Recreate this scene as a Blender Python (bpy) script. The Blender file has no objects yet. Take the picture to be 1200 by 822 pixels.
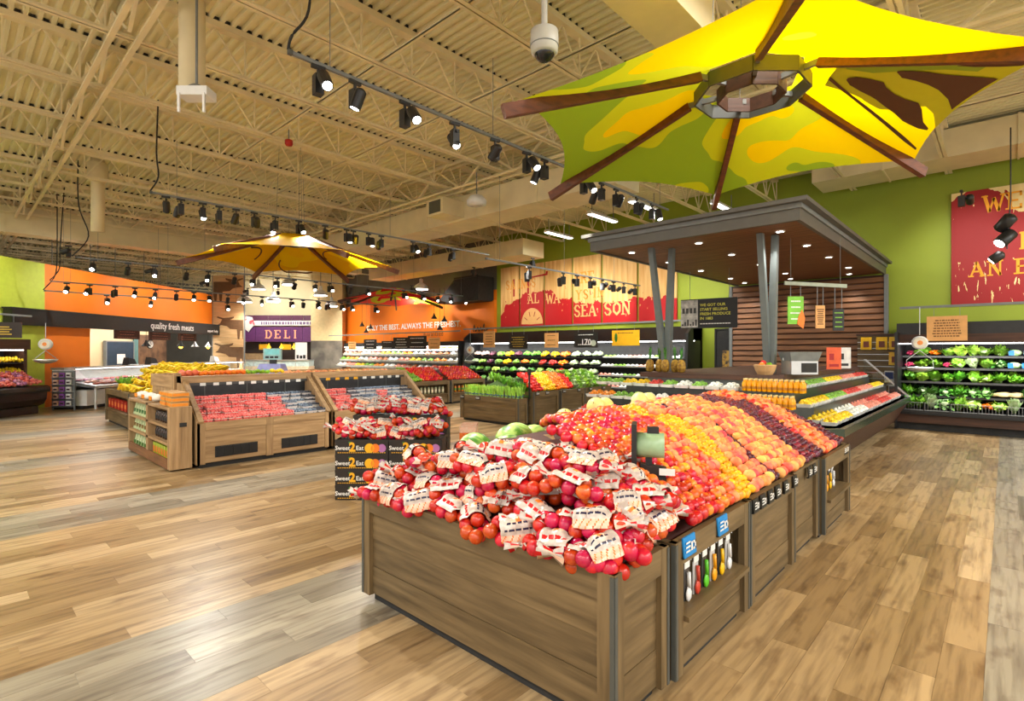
import bpy, math, random
from mathutils import Vector, Matrix, Euler
rnd = random.Random(7)
PI = math.pi
sc = bpy.context.scene
C = sc.collection

# ---------------------------------------------------------------- camera
YAW = math.radians(43)
EYE = 1.7
cd = bpy.data.cameras.new('camera'); cam = bpy.data.objects.new('camera', cd); C.objects.link(cam)
cd.sensor_width = 36; cd.lens = 36 * 620 / 1200; cd.clip_end = 200; cd.clip_start = .05
cam.location = (0, 0, EYE); cam.rotation_euler = (PI / 2, 0, YAW)
sc.camera = cam

# ---------------------------------------------------------------- world and exposure
w = bpy.data.worlds.new('shop_daylight'); sc.world = w; w.use_nodes = True
bg = w.node_tree.nodes['Background']; bg.inputs[0].default_value = (1, .97, .9, 1); bg.inputs[1].default_value = 1.0
sc.view_settings.view_transform = 'Standard'; sc.view_settings.look = 'None'
sc.view_settings.gamma = 1; sc.view_settings.exposure = 0.58; sc.view_settings.use_curve_mapping = False
SPOT = 260          # watts of one lit track head
HALL_FILL = 90          # watts of one added out-of-view fill strip
sc.cycles.max_bounces = 5; sc.cycles.diffuse_bounces = 3; sc.cycles.glossy_bounces = 3
sc.cycles.transmission_bounces = 4; sc.cycles.transparent_max_bounces = 8
sc.cycles.caustics_reflective = False; sc.cycles.caustics_refractive = False
sc.cycles.sample_clamp_indirect = 6

# ---------------------------------------------------------------- helpers
class MB:
    """collects shapes into one mesh; s.mi is the material slot of what follows"""
    def __init__(s): s.v = []; s.f = []; s.m = []; s.mi = 0
    def add(s, vs, fs):
        o = len(s.v); s.v += [tuple(v) for v in vs]; s.f += [tuple(i + o for i in f) for f in fs]; s.m += [s.mi] * len(fs); return s
    def box(s, x0, x1, y0, y1, z0, z1, rz=0, c=None):
        vs = [(x, y, z) for z in (z0, z1) for y in (y0, y1) for x in (x0, x1)]
        if rz:
            cx, cy = c or ((x0 + x1) / 2, (y0 + y1) / 2); a, b = math.cos(rz), math.sin(rz)
            vs = [(cx + (x - cx) * a - (y - cy) * b, cy + (x - cx) * b + (y - cy) * a, z) for x, y, z in vs]
        return s.add(vs, [(0, 2, 3, 1), (4, 5, 7, 6), (0, 1, 5, 4), (2, 6, 7, 3), (0, 4, 6, 2), (1, 3, 7, 5)])
    def hexa(s, p): return s.add(p, [(0, 3, 2, 1), (4, 5, 6, 7), (0, 1, 5, 4), (1, 2, 6, 5), (2, 3, 7, 6), (3, 0, 4, 7)])
    def tube(s, pts, r, n=6, r2=None, cap=True):
        pts = [Vector(p) for p in pts]; rings = []; N = len(pts)
        for i, p in enumerate(pts):
            t = (pts[min(i + 1, N - 1)] - pts[max(i - 1, 0)]).normalized()
            a = Vector((0, 0, 1)) if abs(t.z) < .9 else Vector((1, 0, 0))
            u = t.cross(a).normalized(); q = t.cross(u).normalized()
            if isinstance(r, (list, tuple)): rr = r[i]
            else: rr = r if r2 is None else r + (r2 - r) * i / max(1, N - 1)
            rings.append([p + (u * math.cos(2 * PI * k / n) + q * math.sin(2 * PI * k / n)) * rr for k in range(n)])
        vs = [v for rg in rings for v in rg]
        fs = [(i * n + k, (i + 1) * n + k, (i + 1) * n + (k + 1) % n, i * n + (k + 1) % n) for i in range(N - 1) for k in range(n)]
        if cap: fs += [tuple(range(n)), tuple(range((N - 1) * n + n - 1, (N - 1) * n - 1, -1))]
        return s.add(vs, fs)
    def bar(s, a, b, wd, ht):
        """rectangular bar from a to b, wd across, ht in the upright sense"""
        a, b = Vector(a), Vector(b); t = (b - a).normalized(); up = Vector((0, 0, 1)) if abs(t.z) < .98 else Vector((1, 0, 0))
        u = t.cross(up).normalized() * wd / 2; q = u.cross(t).normalized() * ht / 2
        return s.hexa([a - u - q, a + u - q, a + u + q, a - u + q, b - u - q, b + u - q, b + u + q, b - u + q])
    def lathe(s, prof, n=14, c=(0, 0, 0), sx=1, sy=1, cap=True):
        vs = []; fs = []; N = len(prof)
        for r, z in prof:
            for k in range(n): vs.append((c[0] + sx * r * math.cos(2 * PI * k / n), c[1] + sy * r * math.sin(2 * PI * k / n), c[2] + z))
        for i in range(N - 1):
            for k in range(n): fs.append((i * n + k, i * n + (k + 1) % n, (i + 1) * n + (k + 1) % n, (i + 1) * n + k))
        if cap: fs += [tuple(range(n - 1, -1, -1)), tuple(range((N - 1) * n, N * n))]
        return s.add(vs, fs)
    def ball(s, c, r, n=10, m=7, sq=(1, 1, 1)):
        vs = [(c[0], c[1], c[2] - r * sq[2])]; fs = []
        for i in range(1, m):
            t = PI * i / m
            for k in range(n): vs.append((c[0] + r * sq[0] * math.sin(t) * math.cos(2 * PI * k / n), c[1] + r * sq[1] * math.sin(t) * math.sin(2 * PI * k / n), c[2] - r * sq[2] * math.cos(t)))
        vs.append((c[0], c[1], c[2] + r * sq[2])); e = len(vs) - 1
        for k in range(n):
            fs.append((0, 1 + (k + 1) % n, 1 + k)); fs.append((e, e - n + k, e - n + (k + 1) % n))
            for i in range(m - 2): fs.append((1 + i * n + k, 1 + i * n + (k + 1) % n, 1 + (i + 1) * n + (k + 1) % n, 1 + (i + 1) * n + k))
        return s.add(vs, fs)
    def prism(s, pts, y0, y1):
        """outline in x,z pushed from y0 to y1"""
        n = len(pts)
        return s.add([(x, y0, z) for x, z in pts] + [(x, y1, z) for x, z in pts],
                     [tuple(range(n)), tuple(range(2 * n - 1, n - 1, -1))] + [(i, n + i, n + (i + 1) % n, (i + 1) % n) for i in range(n)])
    def mesh(s, name, mats, smooth=False):
        me = bpy.data.meshes.new(name); me.from_pydata(s.v, [], s.f)
        if not isinstance(mats, (list, tuple)): mats = [mats]
        for m in mats: me.materials.append(m)
        if len(mats) > 1: me.polygons.foreach_set('material_index', s.m)
        if smooth: me.polygons.foreach_set('use_smooth', [True] * len(s.f))
        me.update(); return me

def tag(o, label=None, cat=None, group=None, kind=None):
    if label: o['label'] = label
    if cat: o['category'] = cat
    if group: o['group'] = group
    if kind: o['kind'] = kind
    return o
def thing(name, label, cat, loc=(0, 0, 0), rz=0, group=None):
    o = bpy.data.objects.new(name, None); C.objects.link(o); o.location = loc; o.rotation_euler = (0, 0, rz); o.empty_display_size = .05
    return tag(o, label, cat, group)
def mobj(name, me, parent=None, loc=(0, 0, 0), rot=(0, 0, 0), scale=1):
    o = bpy.data.objects.new(name, me); C.objects.link(o); o.location = loc; o.rotation_euler = rot
    o.scale = (scale,) * 3 if isinstance(scale, (int, float)) else scale
    if parent is not None: o.parent = parent
    return o
def part(name, mb, mat, parent, smooth=False, loc=(0, 0, 0), rot=(0, 0, 0), label=None, kind=None):
    o = mobj(name, mb.mesh(name, mat, smooth), parent, loc, rot); return tag(o, label, None, None, kind)
def struct(name, mb, mat, label=None, smooth=False):
    return tag(mobj(name, mb.mesh(name, mat, smooth)), label, None, None, 'structure')
def clone(o, loc=None, rot=None, label=None, group=None, parent=None, scale=None):
    c = o.copy(); C.objects.link(c)
    if parent is not None: c.parent = parent
    if loc is not None: c.location = loc
    if rot is not None: c.rotation_euler = rot
    if scale is not None: c.scale = (scale,) * 3
    if label: c['label'] = label
    if group: c['group'] = group
    for ch in o.children: clone(ch, parent=c)
    return c

def M(name, col, rough=.5, var=.12, scale=8, col2=None, metal=0, bump=0, rand=0, stretch=None, lo=.35, hi=.65, emit=0, spec=.5, hue=0, coat=0, alpha=1, trans=0, detail=3):
    m = bpy.data.materials.new(name); m.use_nodes = True; n = m.node_tree.nodes; l = m.node_tree.links; b = n['Principled BSDF']
    b.inputs['Roughness'].default_value = rough; b.inputs['Metallic'].default_value = metal
    b.inputs['Specular IOR Level'].default_value = spec; b.inputs['Coat Weight'].default_value = coat
    b.inputs['Alpha'].default_value = alpha; b.inputs['Transmission Weight'].default_value = trans
    tc = n.new('ShaderNodeTexCoord'); src = tc.outputs['Object']
    oi = n.new('ShaderNodeObjectInfo')
    if rand or hue:
        ad = n.new('ShaderNodeVectorMath'); ad.operation = 'ADD'; l.new(src, ad.inputs[0]); l.new(oi.outputs['Random'], ad.inputs[1])
        sc_ = n.new('ShaderNodeVectorMath'); sc_.operation = 'MULTIPLY_ADD'
        sc_.inputs[1].default_value = (9, 9, 9); l.new(oi.outputs['Random'], sc_.inputs[0]); l.new(src, sc_.inputs[2]); src = sc_.outputs[0]
    if stretch:
        mp = n.new('ShaderNodeMapping'); mp.inputs['Scale'].default_value = stretch; l.new(src, mp.inputs[0]); src = mp.outputs[0]
    no = n.new('ShaderNodeTexNoise'); no.inputs['Scale'].default_value = scale; no.inputs['Detail'].default_value = detail; l.new(src, no.inputs['Vector'])
    cr = n.new('ShaderNodeValToRGB'); cr.color_ramp.elements[0].position = lo; cr.color_ramp.elements[1].position = hi
    a = col; c2 = col2 or tuple(min(1, x * (1 + var)) for x in col); a = col if col2 else tuple(x * (1 - var) for x in col)
    cr.color_ramp.elements[0].color = (*a, 1); cr.color_ramp.elements[1].color = (*c2, 1); l.new(no.outputs['Fac'], cr.inputs[0]); out = cr.outputs[0]
    if rand or hue:
        hs = n.new('ShaderNodeHueSaturation'); l.new(out, hs.inputs['Color'])
        mr = n.new('ShaderNodeMapRange'); mr.inputs['To Min'].default_value = 1 - rand; mr.inputs['To Max'].default_value = 1 + rand
        l.new(oi.outputs['Random'], mr.inputs['Value']); l.new(mr.outputs[0], hs.inputs['Value'])
        if hue:
            m2 = n.new('ShaderNodeMath'); m2.operation = 'MULTIPLY'; m2.inputs[1].default_value = 7.31; l.new(oi.outputs['Random'], m2.inputs[0])
            m3 = n.new('ShaderNodeMath'); m3.operation = 'FRACT'; l.new(m2.outputs[0], m3.inputs[0])
            m4 = n.new('ShaderNodeMapRange'); m4.inputs['To Min'].default_value = .5 - hue; m4.inputs['To Max'].default_value = .5 + hue
            l.new(m3.outputs[0], m4.inputs['Value']); l.new(m4.outputs[0], hs.inputs['Hue'])
        out = hs.outputs[0]
    l.new(out, b.inputs['Base Color'])
    if emit: l.new(out, b.inputs['Emission Color']); b.inputs['Emission Strength'].default_value = emit
    if bump:
        bp = n.new('ShaderNodeBump'); bp.inputs['Strength'].default_value = bump; bp.inputs['Distance'].default_value = .02
        l.new(no.outputs['Fac'], bp.inputs['Height']); l.new(bp.outputs[0], b.inputs['Normal'])
    return m
def S(r, g, b):
    """sRGB 0-255 to linear"""
    return tuple(((c / 255 + .055) / 1.055) ** 2.4 if c > 10 else c / 255 / 12.92 for c in (r, g, b))
MAT = {}
def mt(key, *a, **k):
    if key not in MAT: MAT[key] = M(key, *a, **k)
    return MAT[key]
WOODC = (S(98, 80, 56), S(166, 142, 108))
def wood(axis, tone='bin'):
    st = {'x': (1.2, 14, 14), 'y': (14, 1.2, 14), 'z': (14, 14, 1.2)}[axis]
    a, b = {'bin': (S(78, 62, 37), S(128, 106, 72)), 'light': (S(138, 106, 70), S(190, 156, 112)), 'dark': (S(48, 28, 18), S(86, 52, 34)),
            'arm': (S(70, 34, 14), S(122, 64, 28)), 'brown': (S(96, 62, 38), S(146, 98, 60)), 'pale': (S(196, 158, 108), S(224, 190, 142))}[tone]
    return mt('wood_%s_%s' % (tone, axis), a, .55, col2=b, stretch=st, scale=1.6, lo=.25, hi=.75, bump=.15, rand=.12, detail=6)
BLACK = mt('black_metal', (.012, .012, .013), .4, var=.2)
MBLACK = mt('matt_black', (.02, .02, .02), .75, var=.2)
STEEL = mt('brushed_steel', (.55, .56, .56), .35, metal=.9, var=.05)
GREYM = mt('grey_metal', S(120, 124, 124), .45, var=.06)
DGREY = mt('dark_grey_metal', S(76, 78, 74), .45, var=.06)
WHITE = mt('white_plastic', (.8, .8, .78), .45, var=.03)
CREAM = mt('cream_steel', S(226, 212, 172), .55, var=.06, scale=2)
LAMP = mt('lamp_glow', (1, .95, .85), emit=14)
def glassmat():
    m = bpy.data.materials.new('clear_glass'); m.use_nodes = True; n = m.node_tree.nodes; l = m.node_tree.links
    n.remove(n['Principled BSDF']); t = n.new('ShaderNodeBsdfTransparent'); t.inputs[0].default_value = (.94, .97, .96, 1)
    g = n.new('ShaderNodeBsdfGlossy'); g.inputs['Roughness'].default_value = .03
    x = n.new('ShaderNodeMixShader'); x.inputs[0].default_value = .07
    l.new(t.outputs[0], x.inputs[1]); l.new(g.outputs[0], x.inputs[2]); l.new(x.outputs[0], n['Material Output'].inputs[0])
    return m
GLASS = glassmat()

TXT = {}
def txt(parent, s, x, z, h, mat, y=-.012, align='CENTER', ext=.001, bold=0, name='lettering', xs=1):
    k = (s, round(h, 3), align, ext, bold, mat.name)
    if k not in TXT:
        cu = bpy.data.curves.new('t', 'FONT'); cu.body = s; cu.size = h * 1.38; cu.align_x = align; cu.extrude = ext; cu.offset = bold * h; cu.resolution_u = 2
        o = bpy.data.objects.new('t', cu); C.objects.link(o)
        me = bpy.data.meshes.new_from_object(o.evaluated_get(bpy.context.evaluated_depsgraph_get()))
        bpy.data.objects.remove(o); bpy.data.curves.remove(cu)
        me.materials.clear(); me.materials.append(mat); me.name = 'lettering'; TXT[k] = me
    return mobj(name, TXT[k], parent, (x, y, z), (PI / 2, 0, 0), (xs, 1, 1))

# slab-serif wood type: each letter is strokes in a 0..1 box, thick bars with serifs
GLY = {'A': ([(.08, 0, .5, 1, 0), (.5, 1, .92, 0, 1), (.25, .34, .75, .34, 0)], [(.08, 0), (.92, 0)]),
       'D': ([(.2, 0, .2, 1, 1), (.2, 1, .6, 1, 0), (.6, 1, .9, .7, 1), (.9, .7, .9, .3, 1), (.9, .3, .6, 0, 1), (.6, 0, .2, 0, 0)], [(.15, 0), (.15, 1)]),
       'E': ([(.2, 0, .2, 1, 1), (.2, 1, .85, 1, 0), (.2, .5, .65, .5, 0), (.2, 0, .85, 0, 0), (.85, 0, .85, .22, 0), (.85, 1, .85, .78, 0)], [(.12, 0), (.12, 1)]),
       'G': ([(.88, .8, .6, 1, 0), (.6, 1, .35, 1, 0), (.35, 1, .12, .7, 1), (.12, .7, .12, .3, 1), (.12, .3, .35, 0, 1), (.35, 0, .65, 0, 0), (.65, 0, .88, .2, 0), (.88, .2, .88, .45, 1)], [(.85, .45)]),
       'H': ([(.2, 0, .2, 1, 1), (.8, 0, .8, 1, 1), (.2, .5, .8, .5, 0)], [(.2, 0), (.2, 1), (.8, 0), (.8, 1)]),
       'I': ([(.5, 0, .5, 1, 1)], [(.5, 0), (.5, 1)]),
       'L': ([(.25, 0, .25, 1, 1), (.25, 0, .88, 0, 0), (.88, 0, .88, .25, 0)], [(.25, 1), (.15, 0)]),
       'N': ([(.15, 0, .15, 1, 0), (.15, 1, .85, 0, 1), (.85, 0, .85, 1, 0)], [(.15, 0), (.12, 1), (.85, 1)]),
       'O': ([(.5, 1, .15, .72, 1), (.15, .72, .15, .28, 1), (.15, .28, .5, 0, 1), (.5, 0, .85, .28, 1), (.85, .28, .85, .72, 1), (.85, .72, .5, 1, 1)], []),
       'R': ([(.2, 0, .2, 1, 1), (.2, 1, .7, 1, 0), (.7, 1, .85, .76, 1), (.85, .76, .7, .5, 1), (.7, .5, .2, .5, 0), (.5, .5, .88, 0, 1)], [(.2, 0), (.15, 1), (.88, 0)]),
       'S': ([(.85, .78, .65, 1, 0), (.65, 1, .35, 1, 0), (.35, 1, .15, .78, 1), (.15, .78, .3, .56, 1), (.3, .56, .7, .44, 1), (.7, .44, .85, .22, 1), (.85, .22, .65, 0, 1), (.65, 0, .35, 0, 0), (.35, 0, .15, .22, 0)], []),
       'T': ([(.5, 0, .5, 1, 1), (.1, 1, .9, 1, 0), (.1, 1, .1, .78, 0), (.9, 1, .9, .78, 0)], [(.5, 0)]),
       'W': ([(.05, 1, .28, 0, 1), (.28, 0, .5, .8, 0), (.5, .8, .72, 0, 1), (.72, 0, .95, 1, 0)], [(.05, 1), (.95, 1)]),
       'Y': ([(.1, 1, .5, .48, 1), (.5, .48, .9, 1, 0), (.5, .48, .5, 0, 1)], [(.1, 1), (.9, 1), (.5, 0)]),
       'X': ([(.1, 1, .9, 0, 1), (.1, 0, .9, 1, 0)], [(.1, 0), (.9, 0), (.1, 1), (.9, 1)])}
def slab(parent, s, x0, z0, h, mat, y=-.012, wd=.72, gap=.16, name='letter', thick=.17):
    """one mesh per letter, x0 is the left edge, z0 the foot"""
    x = x0
    for ch in s:
        if ch in GLY:
            st, sf = GLY[ch]; mb = MB(); wl = h * wd * (1.3 if ch == 'W' else .55 if ch == 'I' else 1)
            for (a, b, c, d, tk) in st:
                w_ = h * thick * (1 if tk else .62) / 2; p = Vector((a * wl, b * h * .94 + h * .03)); q = Vector((c * wl, d * h * .94 + h * .03)); t = (q - p).normalized(); nn = Vector((-t.y, t.x)) * w_
                p = p - t * w_ * .6; q = q + t * w_ * .6
                mb.add([(v.x, y, v.y) for v in (p - nn, q - nn, q + nn, p + nn)], [(0, 1, 2, 3)])
            for (a, b) in sf:
                mb.add([(a * wl + dx, y - .001, b * h * .94 + h * .03 + dz) for dx, dz in ((-.15 * h, -.045 * h), (.15 * h, -.045 * h), (.15 * h, .045 * h), (-.15 * h, .045 * h))], [(0, 1, 2, 3)])
            part(name, mb, mat, parent, loc=(x, 0, z0)); x += wl + gap * h
        else: x += h * .4
    return x
ORD = ('first', 'second', 'third', 'fourth', 'fifth', 'sixth', 'seventh', 'eighth', 'ninth', 'tenth', 'eleventh', 'twelfth', 'thirteenth', 'fourteenth', 'fifteenth', 'sixteenth', 'seventeenth', 'eighteenth', 'nineteenth', 'twentieth')
def camp(r, d, z=0):
    """right, forward of the viewpoint -> store coordinates"""
    return Vector((math.cos(YAW) * r - math.sin(YAW) * d, math.sin(YAW) * r + math.cos(YAW) * d, z))

# ================================================================ the setting
PW, PL, PER, X0 = .185, 1.22, 3.7, -3.78
def floor_material():
    m = bpy.data.materials.new('plank_floor'); m.use_nodes = True; n = m.node_tree.nodes; l = m.node_tree.links; b = n['Principled BSDF']
    geo = n.new('ShaderNodeNewGeometry'); sp = n.new('ShaderNodeSeparateXYZ'); l.new(geo.outputs['Position'], sp.inputs[0])
    def ma(op, a, bb=None, c=None):
        q = n.new('ShaderNodeMath'); q.operation = op
        for i, v in enumerate((a, bb, c)):
            if v is None: continue
            if isinstance(v, (int, float)): q.inputs[i].default_value = v
            else: l.new(v, q.inputs[i])
        return q.outputs[0]
    fx = ma('DIVIDE', ma('SUBTRACT', sp.outputs[0], X0), PW); row = ma('FLOOR', fx)
    off = ma('FRACT', ma('MULTIPLY', row, .618)); fy = ma('ADD', ma('DIVIDE', sp.outputs[1], PL), off); col = ma('FLOOR', fy)
    cv = n.new('ShaderNodeCombineXYZ'); l.new(row, cv.inputs[0]); l.new(col, cv.inputs[1])
    wn = n.new('ShaderNodeTexWhiteNoise'); l.new(cv.outputs[0], wn.inputs['Vector'])
    # grain, shifted from plank to plank
    gv = n.new('ShaderNodeCombineXYZ'); l.new(ma('MULTIPLY', sp.outputs[0], 26), gv.inputs[0]); l.new(ma('MULTIPLY_ADD', sp.outputs[1], 1.7, ma('MULTIPLY', wn.outputs['Value'], 40)), gv.inputs[1])
    g1 = n.new('ShaderNodeTexNoise'); g1.inputs['Scale'].default_value = 1; g1.inputs['Detail'].default_value = 6; l.new(gv.outputs[0], g1.inputs['Vector'])
    kv = n.new('ShaderNodeCombineXYZ'); l.new(ma('MULTIPLY', sp.outputs[0], 9), kv.inputs[0]); l.new(ma('MULTIPLY_ADD', sp.outputs[1], 3, ma('MULTIPLY', wn.outputs['Value'], 70)), kv.inputs[1])
    g2 = n.new('ShaderNodeTexNoise'); g2.inputs['Scale'].default_value = 1; g2.inputs['Detail'].default_value = 3; l.new(kv.outputs[0], g2.inputs['Vector'])
    warm = n.new('ShaderNodeValToRGB'); e = warm.color_ramp.elements
    e[0].position = .0; e[0].color = (*S(142, 115, 78), 1); e[1].position = 1; e[1].color = (*S(202, 175, 134), 1); x = e.new(.5); x.color = (*S(174, 145, 103), 1)
    grey = n.new('ShaderNodeValToRGB'); e = grey.color_ramp.elements
    e[0].color = (*S(128, 118, 100), 1); e[1].color = (*S(176, 166, 144), 1)
    l.new(wn.outputs['Value'], warm.inputs[0]); l.new(wn.outputs['Value'], grey.inputs[0])
    band = ma('LESS_THAN', ma('FRACT', ma('DIVIDE', ma('ADD', row, 400.5), 20)), .25)
    mx = n.new('ShaderNodeMix'); mx.data_type = 'RGBA'; l.new(band, mx.inputs[0]); l.new(warm.outputs[0], mx.inputs[6]); l.new(grey.outputs[0], mx.inputs[7])
    gr = n.new('ShaderNodeValToRGB'); e = gr.color_ramp.elements; e[0].position = .3; e[0].color = (.42, .38, .36, 1); e[1].position = .56; e[1].color = (1, 1, 1, 1); l.new(g1.outputs['Fac'], gr.inputs[0])
    kn = n.new('ShaderNodeValToRGB'); e = kn.color_ramp.elements; e[0].position = .28; e[0].color = (.38, .3, .26, 1); e[1].position = .45; e[1].color = (1, 1, 1, 1); l.new(g2.outputs['Fac'], kn.inputs[0])
    m1 = n.new('ShaderNodeMix'); m1.data_type = 'RGBA'; m1.blend_type = 'MULTIPLY'; m1.inputs[0].default_value = .75; l.new(mx.outputs[2], m1.inputs[6]); l.new(gr.outputs[0], m1.inputs[7])
    m2 = n.new('ShaderNodeMix'); m2.data_type = 'RGBA'; m2.blend_type = 'MULTIPLY'; m2.inputs[0].default_value = .7; l.new(m1.outputs[2], m2.inputs[6]); l.new(kn.outputs[0], m2.inputs[7])
    l.new(m2.outputs[2], b.inputs['Base Color']); b.inputs['Roughness'].default_value = .33; b.inputs['Specular IOR Level'].default_value = .45
    bp = n.new('ShaderNodeBump'); bp.inputs['Strength'].default_value = .08; bp.inputs['Distance'].default_value = .01; l.new(g1.outputs['Fac'], bp.inputs['Height']); l.new(bp.outputs[0], b.inputs['Normal'])
    return m
FLOORM = floor_material()
floor = struct('floor', MB().box(-42, 9, -9, 18, -.2, -.003), FLOORM, 'wood-look plank floor in warm bands with grey bands between')
# the planks nearest the viewpoint, laid one by one on the same grid
cand = []
for i in range(-60, 60):
    off = (i * .618) % 1
    for j in range(-8, 20):
        x, y = X0 + (i + .5) * PW, (j + .5 - off) * PL
        r_ = x * math.cos(YAW) + y * math.sin(YAW); d_ = -x * math.sin(YAW) + y * math.cos(YAW)
        if d_ < 1.6: continue
        px, py = 600 + 620 * r_ / d_, 411 + 620 * EYE / d_
        if -60 < px < 1260 and py < 900 and not (-3.2 < x < -1.25 and 2.1 < y < 6.2): cand.append((d_, x, y))
cand.sort()
pm = MB().box(-PW / 2 + .0008, PW / 2 - .0008, -PL / 2 + .0008, PL / 2 - .0008, -.003, 0).mesh('plank', FLOORM)
for d_, x, y in cand[:300]: mobj('plank', pm, floor, (x, y, 0))

# ceiling: corrugated deck, ribs across, open-web joists along the aisle
DZ = 6.42
dk = MB(); y = -9; prof = []
while y < 18: prof += [(y, DZ), (y + .05, DZ), (y + .065, DZ + .05), (y + .135, DZ + .05)]; y += .15
vs = [(x, a, z) for x in (-42, 9) for a, z in prof]; k = len(prof)
dk.add(vs, [(i, i + 1, k + i + 1, k + i) for i in range(k - 1)])
DECK = mt('deck_paint', S(234, 226, 186), .6, var=.1, scale=.6)
JOIST = mt('joist_paint', S(236, 222, 182), .55, var=.08, scale=1.5)
ceil = struct('ceiling', dk, DECK, 'cream corrugated steel roof deck')
part('roof_slab', MB().box(-42, 9, -9, 18, DZ + .06, DZ + .2), DECK, ceil)
jm = MB()
jm.box(-.07, .07, -9, 15.6, 6.33, DZ)
for s in (-1, 1): jm.box(min(s * .012, s * .065), max(s * .012, s * .065), -9, 15.6, 5.724, 5.736); jm.box(min(s * .012, s * .02), max(s * .012, s * .02), -9, 15.6, 5.73, 5.78)
jme = jm.mesh('joist', JOIST)
wm = MB(); y = -8.7
while y < 15.3:
    for a, bq in (((0, y, 5.75), (0, y + .42, 6.35)), ((0, y + .42, 6.35), (0, y + .84, 5.75)), ((0, y + .84, 5.75), (0, y + .84, 6.35))): wm.bar(a, bq, .022, .022)
    y += .84
wme = wm.mesh('web', JOIST)
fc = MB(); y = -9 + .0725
while y < 15.5: fc.box(-.072, .072, y, y + .055, DZ + .004, DZ + .045); y += .15  # dark blocks stand in for the shadowed voids of the deck flutes
fce = fc.mesh('flute_shade', MBLACK)
for q in range(-16, 9):
    j = mobj('joist', jme, ceil, (-10.14 + 1.84 * q, 0, 0)); mobj('web', wme, j); tag(mobj('flute_shade', fce, j), kind='stuff')
for gy in (1.55, 8.6):
    g = MB()
    for s in (-1, 1): g.box(-42, 8, gy + s * .13 - .03, gy + s * .13 + .03, 5.62, 5.66); g.box(-42, 8, gy + s * .1 - .02, gy + s * .1 + .02, 6.24, 6.3)
    gd = part('girder', g, JOIST, ceil); g = MB(); x = -41
    while x < 7: g.bar((x, gy, 5.64), (x + .92, gy, 6.27), .04, .04).bar((x + .92, gy, 6.27), (x + 1.84, gy, 5.64), .04, .04); x += 1.84
    part('web', g, JOIST, gd)
for by in (-1.2, 4.2, 5.9, 11.6):        # bridging angles between joists
    part('bridging', MB().box(-42, 8, by - .02, by + .02, 5.765, 5.78).box(-42, 8, by - .02, by - .014, 5.765, 5.8), JOIST, ceil)

GREEN = mt('green_wall_paint', S(142, 158, 38), .6, var=.04, scale=1.2)
ORANGE = mt('orange_wall_paint', S(236, 122, 14), .6, var=.04, scale=1.2)
CREAMW = mt('cream_wall_paint', S(216, 200, 160), .6, var=.05, scale=1)
GREYW = mt('grey_wall_paint', S(104, 102, 96), .7, var=.1, scale=1)
WY = 15.7
struct('wall_back', MB().box(-15.5, 9, WY, WY + .3, 0, DZ), GREEN, 'lime green back wall')
struct('wall_back_orange', MB().box(-31.5, -15.5, WY, WY + .3, 0, 4.25), ORANGE, 'bright orange back wall over the packaged produce')
struct('wall_back_upper', MB().box(-31.5, -15.5, WY + .05, WY + .3, 4.25, DZ), GREYW)
LR, LD = -14, 15.8
def lw(t, off=0, z=0):
    """point t metres along the slanted left wall, off metres out into the shop"""
    return camp(LR + off, LD + t, z)
def wall_seg(mb, t0, t1, o0, o1, z0, z1):
    mb.hexa([lw(t0, o0, z0), lw(t1, o0, z0), lw(t1, o1, z0), lw(t0, o1, z0), lw(t0, o0, z1), lw(t1, o0, z1), lw(t1, o1, z1), lw(t0, o1, z1)]); return mb
LIME = mt('lime_wall_paint', S(190, 206, 66), .6, var=.04)
struct('wall_left', wall_seg(MB(), -7, .05, -.2, 0, 0, 4.3), LIME, 'lime green left wall panel')
struct('wall_left_orange', wall_seg(wall_seg(MB(), .05, 8.9, -.2, 0, 2.45, 4.3), .05, 1.75, -.2, 0, 0, 2.45), ORANGE, 'orange wall above the meat counter')
struct('wall_left_service', wall_seg(MB(), .05, 9.4, -2.7, -2.5, 0, 4.3), CREAMW, 'cream tiled wall behind the meat counter')
struct('wall_far', MB().box(-42, -41.8, -9, 18, 0, DZ), GREYW)
struct('wall_front', MB().box(-42, -16, -9.2, -9, 0, DZ), GREYW)
dw = MB(); a, b_ = camp(-16.6, 31), camp(-9.6, 31); c, d = camp(-9.6, 31.3), camp(-16.6, 31.3)
dw.hexa([Vector((p.x, p.y, z)) for z in (0, DZ) for p in (a, b_, c, d)])
struct('wall_deli', dw, CREAMW, 'cream wall behind the delicatessen')

# ducts and ceiling boxes
def duct(label, x0, x1, y0, y1, z0, z1, seams, axis):
    t = thing('air_duct', label, 'duct', ((x0 + x1) / 2, (y0 + y1) / 2, z0)); hx, hy, h = (x1 - x0) / 2, (y1 - y0) / 2, z1 - z0
    part('duct_body', MB().box(-hx, hx, -hy, hy, 0, h), CREAM, t)
    for s in seams:
        q = MB(); e = .02
        if axis == 'x': q.box(s - t.location.x - .02, s - t.location.x + .02, -hy - e, hy + e, -e, h + e)
        else: q.box(-hx - e, hx + e, s - t.location.y - .02, s - t.location.y + .02, -e, h + e)
        part('flange', q, CREAM, t)
    for s in (-.6, .6):
        for u in (-.95, .95):
            part('hanger_rod', MB().box(-.01, .01, -.01, .01, 0, DZ - z1), CREAM, t, loc=((hx * s if axis == 'x' else hx * u * .9), (hy * u * .9 if axis == 'x' else hy * s), h))
    return t
duct('long cream air duct running under the joists left of the green parasol', -21.4, -5.6, 8.95, 9.9, 5.0, 5.62, [-19, -16.5, -14, -11.5, -9.6, -7.6], 'x')
duct('short cream air duct ending before the green wall', -21.4, -11.9, 13.3, 14.4, 4.95, 5.5, [-20, -17.5, -15, -13.2], 'x')
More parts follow.
